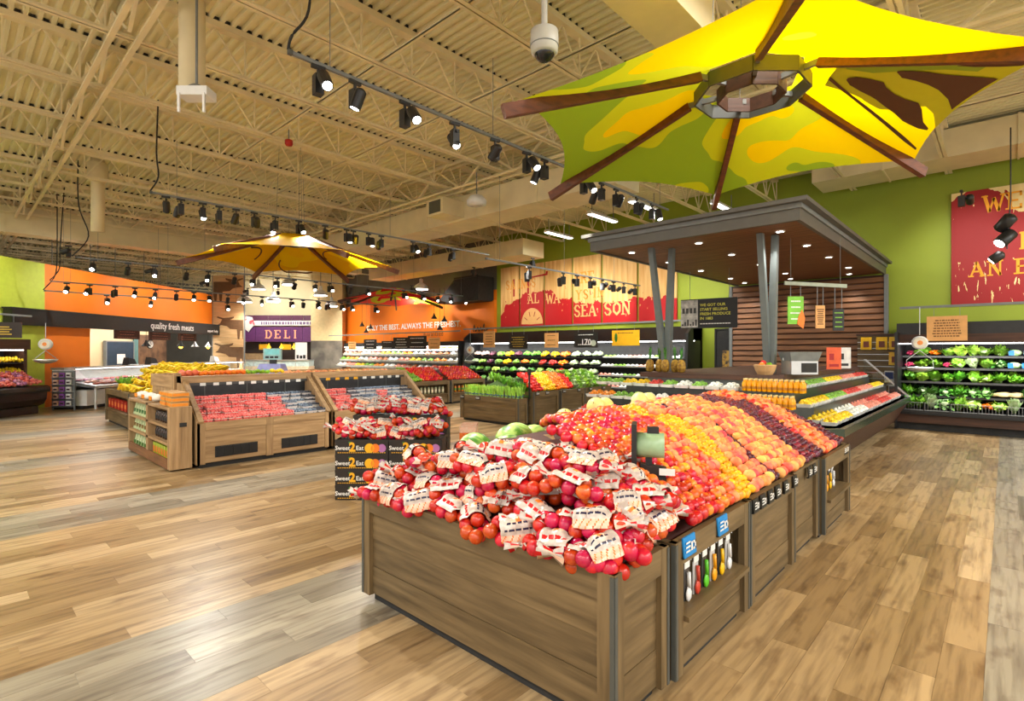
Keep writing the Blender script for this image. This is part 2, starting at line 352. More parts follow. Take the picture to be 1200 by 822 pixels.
duct('cream air duct over the orange meat counter wall', -22.1, -21.5, -7, 13, 5.2, 5.98, [-4, -1, 1.2, 3.8, 7.2, 10], 'y')
duct('cream air duct above the parasol with yellow and green panels', -2.95, -2.4, -7, 5.93, 5.2, 5.68, [-5, -2, 1.5, 4.2], 'y')
duct('cream air duct high along the green wall at the right', -3.4, 8.5, 14.2, 15.3, 5.72, 6.3, [-2, .2, 2.6, 5], 'x')

# ================================================================ ceiling lamps
def strip_lamp(x, y, z, rz, label, watts, ln=2.4):
    t = thing('strip_light', label, 'light', (x, y, z), rz, 'linear ceiling lamps')
    part('housing', MB().hexa([(-ln / 2, -.1, 0), (ln / 2, -.1, 0), (ln / 2, .1, 0), (-ln / 2, .1, 0), (-ln / 2, -.05, .08), (ln / 2, -.05, .08), (ln / 2, .05, .08), (-ln / 2, .05, .08)]), WHITE, t)
    part('diffuser', MB().box(-ln / 2 + .03, ln / 2 - .03, -.07, .07, -.015, 0), mt('tube_glow', (1, .95, .86), emit=5), t)
    for s in (-1, 1): part('hanger', MB().box(-.008, .008, -.008, .008, .08, 5.72 - z + .02), GREYM, t, loc=(s * ln * .4, 0, 0))
    if watts:
        ld = bpy.data.lights.new('strip', 'AREA'); ld.shape = 'RECTANGLE'; ld.size = ln; ld.size_y = .14; ld.energy = watts; ld.color = (1, .97, .91)
        lo = bpy.data.objects.new('strip', ld); C.objects.link(lo); lo.parent = t; lo.location = (0, 0, -.03)
for x in range(-20, 7, 4): strip_lamp(x, -2.6, 5.5, 0, 'added out-of-view linear lamp over the shop front aisle, %s from the left' % ORD[(x + 20) // 4], HALL_FILL)  # row added out of view to light the floor and berry side
for x in range(-18, 7, 5): strip_lamp(x, -6, 5.5, 0, 'added out-of-view linear lamp nearest the shop front, %s from the left' % ORD[(x + 18) // 5], HALL_FILL)  # second added row, out of view, for general fill
for y in (1, 5, 9, 12.5): strip_lamp(6, y, 5.5, PI / 2, 'added out-of-view linear lamp over the right-hand aisle, %s from the front' % ORD[int(y / 4)], HALL_FILL * 3)  # added out of view to brighten the right-hand faces of the bins
strip_lamp(-1.0, 5.0, 5.52, PI / 2, 'added out-of-view linear lamp above the green and yellow parasol', 85)  # added above the view so the parasol fabric glows
for i, (x, y) in enumerate(((-10.2, 13.1), (-8.0, 12.2), (-6.6, 11.9), (-5.2, 13.4))):
    strip_lamp(x, y, 5.3, PI / 2, ['slim linear lamp nearest the end of the short air duct', 'slim linear lamp above the season panels', 'slim linear lamp left of the wooden canopy', 'slim linear lamp over the wooden canopy edge'][i], 60, 1.3)

# track lights: rail along the aisle, heads hanging from it
can_m = MB().lathe([(.048, -.21), (.062, -.2), (.062, -.02), (.045, 0), (.02, .012)], 14).mesh('can', BLACK)
ring_m = MB().lathe([(.056, -.216), (.062, -.2), (.05, -.2), (.05, -.205)], 14, cap=False).mesh('lamp_ring', BLACK)
lens_on = MB().lathe([(.047, -.214), (.047, -.206)], 14).mesh('lens', LAMP)
lens_off = MB().lathe([(.047, -.214), (.047, -.206)], 14).mesh('lens', mt('lens_dark', (.06, .06, .06), .15))
drv_m = MB().box(-.05, .05, -.045, .045, -.3, -.1).mesh('driver_box', BLACK)
adp_m = MB().box(-.02, .02, -.07, .07, -.035, 0).box(-.012, .012, -.012, .012, -.12, -.03).mesh('adapter', BLACK)
arm_m = MB().box(.04, .075, -.012, .012, -.15, -.12).mesh('swivel', BLACK)
def spot(parent, watts, ang=52, loc=(0, 0, -.23), col=(1, .965, .89)):
    ld = bpy.data.lights.new('spot', 'SPOT'); ld.energy = watts; ld.spot_size = math.radians(ang); ld.spot_blend = .7; ld.shadow_soft_size = .06; ld.color = col
    o = bpy.data.objects.new('spot', ld); C.objects.link(o); o.parent = parent; o.location = loc; return o
HN = {}
def head(x, y, z, aim, lit, label, group, watts=SPOT, ang=52):
    i = HN[group] = HN.get(group, -1) + 1; label = label + ', ' + ORD[i] + ' in its row'
    t = thing('track_light', label, 'spotlight', (x, y, z), rnd.uniform(-.3, .3), group)
    mobj('adapter', adp_m, t); mobj('driver_box', drv_m, t); mobj('swivel', arm_m, t)
    v = Vector(aim) - Vector((x, y, z)); q = v.normalized().to_track_quat('-Z', 'Y')
    lr = Matrix.Rotation(-t.rotation_euler.z, 3, 'Z') @ q.to_matrix()
    sgn = 1 if rnd.random() < .5 else -1
    c = mobj('can', can_m, t, (.115 * sgn, 0, -.13), lr.to_euler())
    mobj('lamp_ring', ring_m, c); mobj('lens', lens_on if lit else lens_off, c)
    if lit and watts: spot(c, watts, ang)
    return t
def rail(label, x, y0, y1, z, hang):
    t = thing('track_rail', label, 'rail', (x, y0, z), 0, 'lighting track rails'); L = y1 - y0
    part('rail_bar', MB().box(-.018, .018, 0, L, 0, .035), GREYM, t)
    part('end_cap', MB().box(-.022, .022, -.04, 0, -.005, .04), DGREY, t)
    y = .4
    while y < L: part('wire', MB().box(-.003, .003, -.003, .003, .035, hang - z), GREYM, t, loc=(0, y, 0)); y += 2.4
    return t
R1, R2, R3, R6, R5, R7 = -5.15, -11.6, -8.4, -16.5, -19.5, -20.4
rail('nearest grey lighting track, between the berry case and the front fruit stand', R1, 2.34, 10.3, 4.62, 5.72)
for y, lit, ax in ((2.61, 1, -2.2), (3.03, 2, -6.4), (3.68, 1, -2.0), (4.45, 1, -2.2), (5.18, 1, -8.8), (5.84, 1, -2.2), (6.25, 2, -6.6), (7.28, 1, -2.4), (7.81, 3, -8.0), (8.28, 3, -7.9), (9.01, 3, -8.1), (9.61, 1, -4)):
    head(R1, y, 4.62, (ax, y - .3 if lit == 1 else y - .9 if lit == 2 else y + 1.3, .7), lit, 'lit black track light on the nearest lighting track' if lit else 'black track light turned away on the nearest lighting track', 'track lights on the nearest rail')
rail('grey lighting track running behind the yellow parasol', R2, 2.63, 11.4, 4.62, 5.72)
for y, lit in ((2.85, 0), (3.48, 1), (3.78, 0), (4.46, 0), (5.42, 1), (6.05, 0), (6.78, 0), (7.57, 0), (8.55, 1), (9.1, 0), (9.96, 0)):
    head(R2, y, 4.62, ((-9.2, y, 1) if lit else (-14, y + 1, 1)), lit, 'lit black track light on the rail over the yellow parasol' if lit else 'unlit black track light on the rail over the yellow parasol', 'track lights over the yellow parasol', 330, 130)
for y in (4.9, 6.6, 7.2): head(R2, y, 4.62, (-11, y - .2, 1), 1, 'lit black track light on the rail over the yellow parasol', 'track lights over the yellow parasol', 330, 140)
for y, ax in ((3.1, -14), (4.1, -14.2)): head(R2, y, 4.62, (ax, y - .6, .9), 1, 'lit black track light on the rail over the yellow parasol', 'track lights over the yellow parasol')
rail('short lighting track in front of the season wall panels', R3, 8.2, 14.9, 3.72, 5.72)
for y in (9.61, 10.96, 11.56, 12.19, 12.79, 13.37, 13.94, 14.6):
    head(R3, y, 3.72, (-9.2 - rnd.random() * 2, 15.6, 3.2) if y > 11.2 else (-8.6, y + .6, .9), 1, 'black track light aimed at the season wall panels', 'track lights before the season panels', 36, 75)
rail('lighting track crossing above the red parasol', R6, 2.2, 15.3, 3.95, 5.72)
for i, y in enumerate((2.52, 3.22, 3.81, 4.55, 5.09, 5.79, 6.32, 7.03, 7.57, 8.28, 8.76, 9.54, 10.18, 11.74, 12.6, 13.4, 14.1, 14.9)):
    lit = i not in (1, 3, 5, 8, 11)
    head(R6, y, 3.95, (-13.5, y - 1, .8) if lit else (-19, y, 1), lit, 'lit black track light in the row toward the red parasol' if lit else 'unlit black track light in the row toward the red parasol', 'track lights in the row toward the red parasol', SPOT * .6 if i % 2 == 0 else 0)
rail('lighting track before the orange meat counter wall', R5, 2.05, 13.2, 3.62, 5.72)
for i, y in enumerate((2.57, 3.13, 3.79, 4.32, 4.9, 5.53, 6.07, 6.56, 7.2, 7.74, 8.44, 9.58, 10.08, 10.71, 11.21, 11.81, 12.3, 13.5)):
    lit = i not in (2, 5, 8, 12, 14)
    head(R5, y * .92, 3.62, (-17, y - 1.5, .8) if lit else (-22, y, 1), lit, 'lit black track light before the orange meat counter wall' if lit else 'unlit black track light before the orange meat counter wall', 'track lights before the meat counter', SPOT * .6 if i % 3 == 0 else 0)
rail('lowest lighting track before the meat counter sign', R7, 2.0, 7.4, 3.42, 5.72)
for y in (3.43, 4.6, 6.9): head(R7, y, 3.42, (-17.6, y - 1, .8), 1, 'lit black track light on the lowest rail by the meat sign', 'track lights on the lowest meat counter rail', 0)
# a row aimed at the orange and green walls by the meat counter
for t_ in (-2.2, 1, 4, 7):
    p = lw(t_, 2.6); q = lw(t_, 0, 3.6); head(p.x, p.y, 4.4, q, 1, 'black wall-washing spotlight before the slanted orange wall', 'wall washers at the slanted wall', 190, 95)
for r_ in (-14.6, -12.2): p = camp(r_, 27.6); head(p.x, p.y, 4.9, camp(r_, 31, 4.2), 1, 'added black wall-washing spotlight before the delicatessen wall', 'added wall washers at the delicatessen', 260, 110)  # pair added to brighten the upper delicatessen wall
for x in (-18, -22, -26):
    head(x, 13.2, 4.4, (x, 15.6, 2.9), 1, 'black wall-washing spotlight before the orange back wall', 'wall washers at the orange back wall', 150, 100)
for x, zt in ((-14, 3.9), (-11.2, 3.9), (-.6, 4.0), (1.2, 4.0), (-7, 2.6)):
    head(x, 13.0, 4.7, (x, 15.65, zt - .4), 1, 'black wall-washing spotlight before the green back wall', 'wall washers at the green wall', 115, 80)
t = thing('spotlight_cluster', 'pair of black spotlights hanging before the red wall panel at right', 'spotlight', (.02, 13.2, 4.05))
for i, (z, s) in enumerate(((0, 1), (-.28, -1))):
    c = part('can', MB().lathe([(.09, -.18), (.11, -.16), (.11, .1), (.05, .14)], 14), BLACK, t, True, (0, 0, z), (.5 * s, .7, 0)); part('lens', MB().lathe([(.085, -.185), (.085, -.178)], 14), LAMP if i else MAT['lens_dark'], c)
part('stem', MB().tube([(0, 0, -.5), (.05, 0, .4), (.05, 0, 1.7)], .012), BLACK, t)
c = part('small_can', MB().lathe([(.07, -.12), (.085, -.1), (.085, .06), (.03, .1)], 14), BLACK, t, True, (-.12, 0, -.62), (0, .9, 0)); part('lens', MB().lathe([(.065, -.125), (.065, -.119)], 14), LAMP, c)
def cord(label, pts, r=.014): return tag(mobj('power_cord', MB().tube(pts, r).mesh('power_cord', MBLACK, True)), label, 'cord', 'power cords')
def sw(pts, n=6):
    """smooth path through points"""
    o = []
    for i in range(len(pts) - 1):
        p0, p1, p2, p3 = [Vector(pts[max(0, min(len(pts) - 1, i + k))]) for k in (-1, 0, 1, 2)]
        for s in range(n):
            t = s / n; o.append(.5 * ((2 * p1) + (p2 - p0) * t + (2 * p0 - 5 * p1 + 4 * p2 - p3) * t * t + (3 * p1 - p0 - 3 * p2 + p3) * t ** 3))
    return o + [Vector(pts[-1])]
cord('black power cord feeding the nearest lighting track', sw([(R1, 2.3, 4.66), (R1 + .02, 2.33, 4.8), (R1 + .06, 2.48, 5.1), (R1 + .05, 2.5, 5.72), (R1, 2.5, 6.35)]))
cord('long black power cord dropping to the parasol rail', sw([(R2, 2.6, 4.66), (R2 + .04, 2.72, 4.95), (R2, 2.7, 5.4), (R2 + .03, 2.72, 6.38)]))
cord('black power cord hanging beside the cream pipe at left', sw([(-16.5, 2.1, 3.98), (-16.4, 2.4, 4.5), (-16.3, 2.2, 5.2), (-16.4, 2.2, 6.3)]))
cord('black power cord dropping before the orange wall edge', sw([(R5, 2.0, 3.66), (R5, 2.2, 4.0), (R5 + .2, 2.2, 4.6), (R5 + .1, 2.3, 6.3)]))
cord('thin black cord at the corner of lime and orange walls', sw([(R7, 1.95, 3.46), (R7 + .1, 2.2, 3.9), (R7 + .05, 2.25, 4.6), (R7 + .05, 2.25, 6.3)]))
def dome_lamp(x, y, z, lab):
    t = thing('high_bay_lamp', lab, 'lamp', (x, y, z), 0, 'dome pendant lamps at the far end')
    part('dome', MB().lathe([(.34, 0), (.35, .01), (.28, .16), (.14, .26), (.08, .3), (.08, .46), (.03, .48)], 18), mt('frosted_dome', (.75, .78, .78), .3), t, True)
    o = part('lamp_disc', MB().lathe([(.3, -.012), (.3, .01)], 18), LAMP, t); spot(o, 260, 150, (0, 0, -.02)); part('stem', MB().box(-.012, .012, -.012, .012, .48, 6.4 - z), GREYM, t)
for i, (x, y, z) in enumerate(((-26.8, 10.5, 4.7), (-24.6, 12.6, 4.4), (-25.6, 13.7, 4.0), (-25.3, 9.3, 3.9), (-26.3, 11, 4.1), (-25.9, 11.6, 4.95), (-19.2, 14.6, 4.45))):
    dome_lamp(x, y, z, 'frosted dome lamp near the black ceiling bulkhead' if i == 6 else 'frosted dome pendant lamp before the delicatessen, %s from the left' % ORD[(0, 3, 5, 4, 1, 2, 0)[i]])

# ceiling gadgets
t = thing('security_camera', 'white dome security camera on a pole under the ceiling', 'camera', (-3.19, 3.87, 4.42))
part('housing', MB().lathe([(.1, .08), (.125, .1), (.135, .2), (.13, .3), (.06, .34), (.03, .36)], 20), mt('grey_plastic', S(190, 188, 180), .4, var=.02), t, True)
part('dome', MB().ball((0, 0, .11), .1, 16, 10), mt('smoked_dome', (.015, .015, .02), .08), t, True)
part('pole', MB().tube([(0, 0, .35), (0, 0, 1.4)], .03, 10), mt('grey_plastic', (0, 0, 0)), t)
part('seam', MB().lathe([(.133, .155), (.137, .16), (.133, .165)], 20), GREYM, t)
t = thing('wireless_access_box', 'white square access point with two aerials hanging under the ceiling', 'electronics', (-6.71, 1.95, 4.5), YAW)
part('body', MB().box(-.17, .17, -.1, .1, .06, .16), WHITE, t); part('cap', MB().lathe([(.11, .16), (.05, .21), (.01, .22)], 14), GREYM, t)
for s in (-1, 1): part('aerial', MB().box(-.012, .012, -.012, .012, -.14, .08), WHITE, t, loc=(s * .14, -.1, 0))
part('stem', MB().tube([(0, 0, .2), (0, 0, 1.9)], .014), GREYM, t)
for x, y, z, h, lab in ((-7.05, 2.0, 4.72, 1.7, 'thick cream pipe with a collar hanging beside the access point'), (-16.2, 2.55, 4.6, 1.8, 'cream pipe hanging before the long left duct')):
    t = thing('vent_pipe', lab, 'pipe', (x, y, z))
    part('pipe', MB().lathe([(.14, 0), (.14, h)], 18), CREAM, t, True); part('collar', MB().lathe([(.15, h * .66), (.21, h * .72), (.21, h * .92), (.15, h * .95)], 18), CREAM, t, True)
t = thing('exhaust_vent', 'small cream duct outlet with a dark grille on the long duct', 'vent', (-10.3, 8.6, 5.05)); part('box', MB().box(-.3, .3, -.35, .35, 0, .4), CREAM, t); part('grille', MB().box(-.31, -.3, -.3, .3, .05, .35).box(-.22, .22, -.36, -.35, .05, .35), DGREY, t)
t = thing('speaker', 'round white ceiling speaker hanging before the long duct', 'speaker', (-8.9, 8.35, 5.05)); part('bell', MB().lathe([(.22, 0), (.23, .1), (.15, .2), (.05, .24)], 18), WHITE, t, True); part('stem', MB().box(-.01, .01, -.01, .01, .22, .75), GREYM, t)
t = thing('fire_strobe', 'small red fire alarm strobe under the joists', 'alarm', (-9.6, 4.3, 5.45)); part('body', MB().lathe([(.05, 0), (.07, .03), (.07, .1), (.03, .12)], 12), mt('red_plastic', S(180, 30, 22), .4), t, True); part('stem', MB().box(-.008, .008, -.008, .008, .1, .3), GREYM, t)

# ================================================================ fabric parasols
def fabric(name, c1, c2, c3, x_mid, spread, dirn=(1, 0, 0), thru=.5):
    m = bpy.data.materials.new(name); m.use_nodes = True; n = m.node_tree.nodes; l = m.node_tree.links; b = n['Principled BSDF']; b.inputs['Roughness'].default_value = .75
    tc = n.new('ShaderNodeTexCoord'); sp = n.new('ShaderNodeSeparateXYZ'); l.new(tc.outputs['Object'], sp.inputs[0])
    no = n.new('ShaderNodeTexNoise'); no.inputs['Scale'].default_value = .95; no.inputs['Detail'].default_value = 1.2; l.new(tc.outputs['Object'], no.inputs['Vector'])
    q = n.new('ShaderNodeMath'); q.operation = 'MULTIPLY_ADD'; q.inputs[1].default_value = spread; q.inputs[2].default_value = -x_mid * spread; dv = n.new('ShaderNodeVectorMath'); dv.operation = 'DOT_PRODUCT'; dv.inputs[1].default_value = dirn; l.new(tc.outputs['Object'], dv.inputs[0]); l.new(dv.outputs['Value'], q.inputs[0])
    r = n.new('ShaderNodeMath'); r.operation = 'ADD'; l.new(q.outputs[0], r.inputs[0]); l.new(no.outputs['Fac'], r.inputs[1])
    cr = n.new('ShaderNodeValToRGB'); cr.color_ramp.interpolation = 'CONSTANT'; e = cr.color_ramp.elements; e[0].position = 0; e[0].color = (*c1, 1); e[1].position = .43; e[1].color = (*c2, 1); k = e.new(.54); k.color = (*c3, 1)
    l.new(r.outputs[0], cr.inputs[0]); l.new(cr.outputs[0], b.inputs['Base Color']); b.inputs['Specular IOR Level'].default_value = .2
    out = n['Material Output']; tr = n.new('ShaderNodeBsdfTranslucent'); l.new(cr.outputs[0], tr.inputs[0]); mx = n.new('ShaderNodeMixShader'); mx.inputs[0].default_value = thru
    l.new(b.outputs[0], mx.inputs[1]); l.new(tr.outputs[0], mx.inputs[2]); l.new(mx.outputs[0], out.inputs[0])
    return m
def parasol(label, loc, rz, hubz, tips, mat, ring, armmat, decor=None, edge=.11):
    """loc z = 0 plane; tips are (x, y, z) offsets from the hub axis"""
    t = thing('fabric_parasol', label, 'parasol', (loc[0], loc[1], hubz), rz, 'fabric ceiling parasols'); N = len(tips)
    T = [Vector((x, y, z - hubz)) for x, y, z in tips]
    I = [Vector((v.x, v.y, 0)).normalized() * ring + Vector((0, 0, .02)) for v in T]
    for k in range(N):
        a0, a1, b0, b1 = I[k], T[k] * .965, I[(k + 1) % N], T[(k + 1) % N] * .965; mb = MB(); n1, n2 = 10, 10; vs = []
        for i in range(n1 + 1):
            for j in range(n2 + 1):
                v = j / n2; c_ = 4 * v * (1 - v); u = i / n1 * (1 - edge * c_)
                p = (a0.lerp(a1, u)).lerp(b0.lerp(b1, u), v); p.z += .09 + .10 * c_ * u * (1 - u) - .05 * math.sin(PI * u); vs.append(p)
        mb.add(vs, [(i * (n2 + 1) + j, i * (n2 + 1) + j + 1, (i + 1) * (n2 + 1) + j + 1, (i + 1) * (n2 + 1) + j) for i in range(n1) for j in range(n2)])
        o = part('fabric_panel', mb, mat, t, True)
        am = part('arm', MB().bar(I[k] * 1.25, T[k] * 1.03, .06, .11), armmat, t)
        part('bracket', MB().bar(I[k] * .55, I[k] * 1.5 + (T[k] - I[k]).normalized() * .02, .035, .05), GREYM, am)
    hb = [Vector((math.cos(a), math.sin(a), 0)) for a in [2 * PI * (k + .5) / 8 for k in range(8)]]
    for r_, z_, m_, nm in ((ring * 1.06, 0, DGREY, 'hub_plate'), (ring * .62, -.02, wood('x', 'dark'), 'inner_ring')):
        for k in range(8):
            part(nm, MB().bar(hb[k] * r_ + Vector((0, 0, z_)), hb[(k + 1) % 8] * r_ + Vector((0, 0, z_)), .02, .14), m_, t)
    for k in range(0, N, 2): part('cable', MB().tube([I[k], I[k] * .8 + Vector((0, 0, 6.3 - hubz))], .004, 4), GREYM, t)
    return t
YEL, LIMEF, GRNF, BRN = S(252, 214, 0), S(206, 212, 30), S(150, 180, 40), S(92, 58, 34)
f1 = fabric('green_yellow_fabric', GRNF, LIMEF, YEL, -.65, .15, (.75, -.7, 0))
c0 = camp(2.38, 5.27)
tips1 = [(-2.38, -.86, 3.7), (-1.83, 1.5, 3.7), (.4, 1.98, 3.7), (2.15, .61, 3.7), (1.45, -1.75, 3.68), (-.8, -2.4, 3.68)]
P1 = parasol('large hexagonal parasol of green and yellow fabric hanging nearest the camera', (c0.x, c0.y, 0), YAW, 4.3, tips1, f1, .5, wood('x', 'arm'))
# printed brown leaf shapes and bands on the sector between its two right-hand arms
def on_panel(k, u, v, dz=-.012):
    a0, a1 = Vector((*Vector(tips1[k][:2]).normalized() * .5, .02)), Vector((tips1[k][0], tips1[k][1], tips1[k][2] - 4.3)) * .965
    kk = (k + 1) % 6; b0, b1 = Vector((*Vector(tips1[kk][:2]).normalized() * .5, .02)), Vector((tips1[kk][0], tips1[kk][1], tips1[kk][2] - 4.3)) * .965
    c_ = 4 * v * (1 - v); uu = u * (1 - .11 * c_); p = a0.lerp(a1, uu).lerp(b0.lerp(b1, uu), v); p.z += .09 + .10 * c_ * uu * (1 - uu) - .05 * math.sin(PI * uu) + dz; return p
def print_shape(k, pairs, mat, dz=-.014):
    """pairs of (u, v_lo, v_hi) rows across a panel"""
    mb = MB(); vs = []
    for u, v0, v1 in pairs: vs += [on_panel(k, u, v0 + (v1 - v0) * j / 4, dz) for j in range(5)]
    mb.add(vs, [(i * 5 + j, i * 5 + j + 1, (i + 1) * 5 + j + 1, (i + 1) * 5 + j) for i in range(len(pairs) - 1) for j in range(4)])
    part('print', mb, mat, P1, True)
GLF, BLF, LLF = mt('fabric_green', GRNF, .75, var=.02), mt('fabric_brown', BRN, .75, var=.03), mt('fabric_lime', LIMEF, .75, var=.02)
print_shape(3, [(.2 + .08 * i, .40 + .012 * i * math.sin(i), .96) for i in range(11)], LLF, -.006)
print_shape(3, [(.25, .80, .97), (.4, .78, .97), (.55, .84, .97), (.7, .86, .97), (.85, .84, .97)], GLF, -.008)
print_shape(3, [(.2, .55, .62), (.3, .44, .49), (.42, .35, .39), (.56, .27, .31), (.7, .2, .24), (.86, .13, .17), (.97, .1, .12)], BLF)
print_shape(3, [(.3, .62, .66), (.34, .55, .7), (.42, .5, .7), (.5, .47, .68), (.54, .45, .62), (.62, .4, .56), (.7, .36, .53), (.78, .31, .52), (.83, .3, .47), (.9, .29, .36), (.96, .30, .32)], BLF)
print_shape(3, [(.5, .83, .84), (.56, .76, .85), (.64, .74, .84), (.72, .71, .82), (.8, .67, .81), (.9, .60, .80), (.98, .52, .79)], BLF)
print_shape(3, [(.72, .9, .905), (.8, .885, .91), (.9, .88, .915), (.98, .88, .9)], BLF)
YF2 = fabric('yellow_fabric', S(244, 186, 10), S(255, 214, 10), S(255, 206, 20), 0, .12, thru=.6)
P2 = parasol('yellow hexagonal parasol with brown line drawing over the berry aisle', (-12, 5.5, 0), 0, 4.22, [(2.3 * math.cos(PI / 3 * k), 2.3 * math.sin(PI / 3 * k), 3.62) for k in range(6)], YF2, .4, wood('x', 'arm'), edge=.12)
BLN = mt('fabric_line', S(96, 50, 10), .75)
for cx, cy, rr, a0, a1 in ((-.9, .7, .9, 2.2, 4.4), (.3, 1.1, .7, 3.4, 6.0), (1.0, -.6, .8, 1.2, 3.6), (-1.1, -.8, .7, 0, 1.8), (.2, -1.2, .6, .4, 2.6)):
    pts = [Vector((cx + rr * math.cos(a0 + (a1 - a0) * i / 12), cy + rr * .6 * math.sin(a0 + (a1 - a0) * i / 12), 0)) for i in range(13)]
    pts = [Vector((p.x, p.y, -.6 * min(1, p.length / 2.3) + .03)) for p in pts if p.length < 1.9]
    if len(pts) > 2: part('drawn_line', MB().tube(pts, .018, 4), BLN, P2)
RF3 = fabric('red_lime_fabric', S(240, 80, 66), S(206, 216, 50), S(224, 36, 40), .35, .06)
P3 = parasol('red and lime hexagonal parasol before the orange back wall', (-18.9, 12.95, 0), .2, 4.2, [(2.35 * math.cos(PI / 3 * k + .2), 2.35 * math.sin(PI / 3 * k + .2), 3.64) for k in range(6)], RF3, .4, wood('x', 'dark'), edge=.12)

# ================================================================ wooden produce bins
ANG = {'-y': 0, '+x': PI / 2, '+y': PI, '-x': -PI / 2}
def crate(label, x0, x1, y0, y1, h, planks=3, cubby=(), tone='bin', name='produce_bin', group='weathered wooden produce bins', trim=True, vplank=()):
    t = thing(name, label, 'produce bin', ((x0 + x1) / 2, (y0 + y1) / 2, 0), 0, group); hx, hy = (x1 - x0) / 2, (y1 - y0) / 2
    part('toe_kick', MB().box(-hx + .06, hx - .06, -hy + .06, hy - .06, 0, .07), MBLACK, t)
    part('floor_board', MB().box(-hx + .03, hx - .03, -hy + .03, hy - .03, h - .12, h - .09), wood('x', tone), t)
    st, tr, th = .085, .125, .04
    for f in ANG:
        W, D = (2 * hx, hy) if f in ('-y', '+y') else (2 * hy, hx); a = (0, 0, ANG[f]); w2 = W / 2 - .004
        if W < .7: st_ = .075
        else: st_ = st
        for s in (-1, 1):
            part('stile', MB().box(min(s * w2, s * (w2 - st_)), max(s * w2, s * (w2 - st_)), -D, -D + th, .05, h - .001), wood('z', tone), t, rot=a)
        part('top_rail', MB().box(-w2 + st_, w2 - st_, -D + .001, -D + th, h - tr, h), wood('x', tone), t, rot=a)
        zb, zt = .06, h - tr
        if f in cubby:
            zs = .36; part('ledge', MB().hexa([(-w2 + st_, -D - .03, zs - .04), (w2 - st_, -D - .03, zs - .04), (w2 - st_, -D + .3, zs - .04), (-w2 + st_, -D + .3, zs - .04), (-w2 + st_, -D - .03, zs - .015), (w2 - st_, -D - .03, zs - .015), (w2 - st_, -D + .3, zs + .01), (-w2 + st_, -D + .3, zs + .01)]), wood('x', tone), t, rot=a)
            part('cubby_back', MB().box(-w2 + st_, w2 - st_, -D + .3, -D + .32, zs, zt), wood('x', tone), t, rot=a)
            zt = zs - .04; npl = 2
        else: npl = planks
        if f in vplank:
            n = 2
            for k in range(n):
                ax = -w2 + st_ + (W - .008 - 2 * st_) * k / n; bx = -w2 + st_ + (W - .008 - 2 * st_) * (k + 1) / n
                part('plank', MB().box(ax + .001, bx - .001, -D + .026, -D + .05, zb, zt), wood('z', tone), t, rot=a)
        else:
            for k in range(npl):
                z0 = zb + (zt - zb) * k / npl; z1 = zb + (zt - zb) * (k + 1) / npl
                part('plank', MB().box(-w2 + st_, w2 - st_, -D + .026 + .003 * (k % 2), -D + .05, z0 + .0015, z1 - .0015), wood('x', tone), t, rot=a)
    if trim:
        for sx in (-1, 1):
            for sy in (-1, 1):
                X, Y = sx * hx, sy * hy; q = MB(); q.box(min(X, X - sx * .022), max(X, X - sx * .022), min(Y, Y + sy * .004), max(Y, Y + sy * .004), .05, h - .01); q.box(min(X, X + sx * .004), max(X, X + sx * .004), min(Y, Y - sy * .022), max(Y, Y - sy * .022), .05, h - .01)
                part('corner_trim', q, DGREY, t)
    return t
HB = .735
crate('long wooden bin heaped with bagged nectarines, nearest the camera', -3.22, -1.22, 1.95, 2.45, HB, 3)
crate('wooden bin with an open cubby of hanging utensils beside the bagged nectarines', -2.2, -1.2, 2.48, 3.52, HB, 3, ('+x',))
crate('wooden bin of nectarines with a row of black price tags', -2.2, -1.2, 3.54, 4.53, HB, 3)
crate('wooden bin of peaches second from the far end of the front stand', -2.2, -1.22, 4.55, 5.33, HB, 3)
crate('wooden bin at the far end of the front stand with a utensil cubby', -2.2, -1.18, 5.36, 6.4, HB, 2, ('+x',))
for i, (a, b) in enumerate(((2.48, 3.52), (3.54, 4.53), (4.55, 5.33), (5.36, 6.4))):
    crate(['wooden melon bin at the back of the front stand by the bagged nectarines', 'wooden bin on the hidden long side of the front stand', 'wooden melon bin on the hidden side behind the peaches', 'wooden bin on the hidden side at the far end'][i], -3.22, -2.22, a, b, HB, 2)
fb = MB(); fb.hexa([(-3.2, 2.47, .66), (-1.24, 2.47, .66), (-1.24, 6.38, .66), (-3.2, 6.38, .66), (-2.6, 2.6, 1.08), (-2.3, 2.6, 1.08), (-2.3, 6.2, 1.08), (-2.6, 6.2, 1.08)])
fb.hexa([(-3.18, 1.99, .66), (-1.26, 1.99, .66), (-1.26, 2.46, .66), (-3.18, 2.46, .66), (-3.0, 2.3, .88), (-1.5, 2.3, .85), (-1.5, 2.46, .88), (-3.0, 2.46, .9)])
tag(mobj('display_riser', fb.mesh('display_riser', mt('riser', S(70, 30, 20), .8))), 'sloped inner riser hidden under the stone fruit', 'riser')
t = thing('divider_board', 'thin wooden divider board between bagged nectarines and loose nectarines', 'board', (-2.59, 3.08, .74), -.567)
part('board', MB().prism([(-.42, 0), (.34, 0), (.34, .34), (.3, .36), (-.42, .23)], -.01, .01), wood('x', 'light'), t)
part('edge_strip', MB().bar((-.42, 0, .235), (.3, 0, .365), .024, .012), wood('x', 'light'), t)

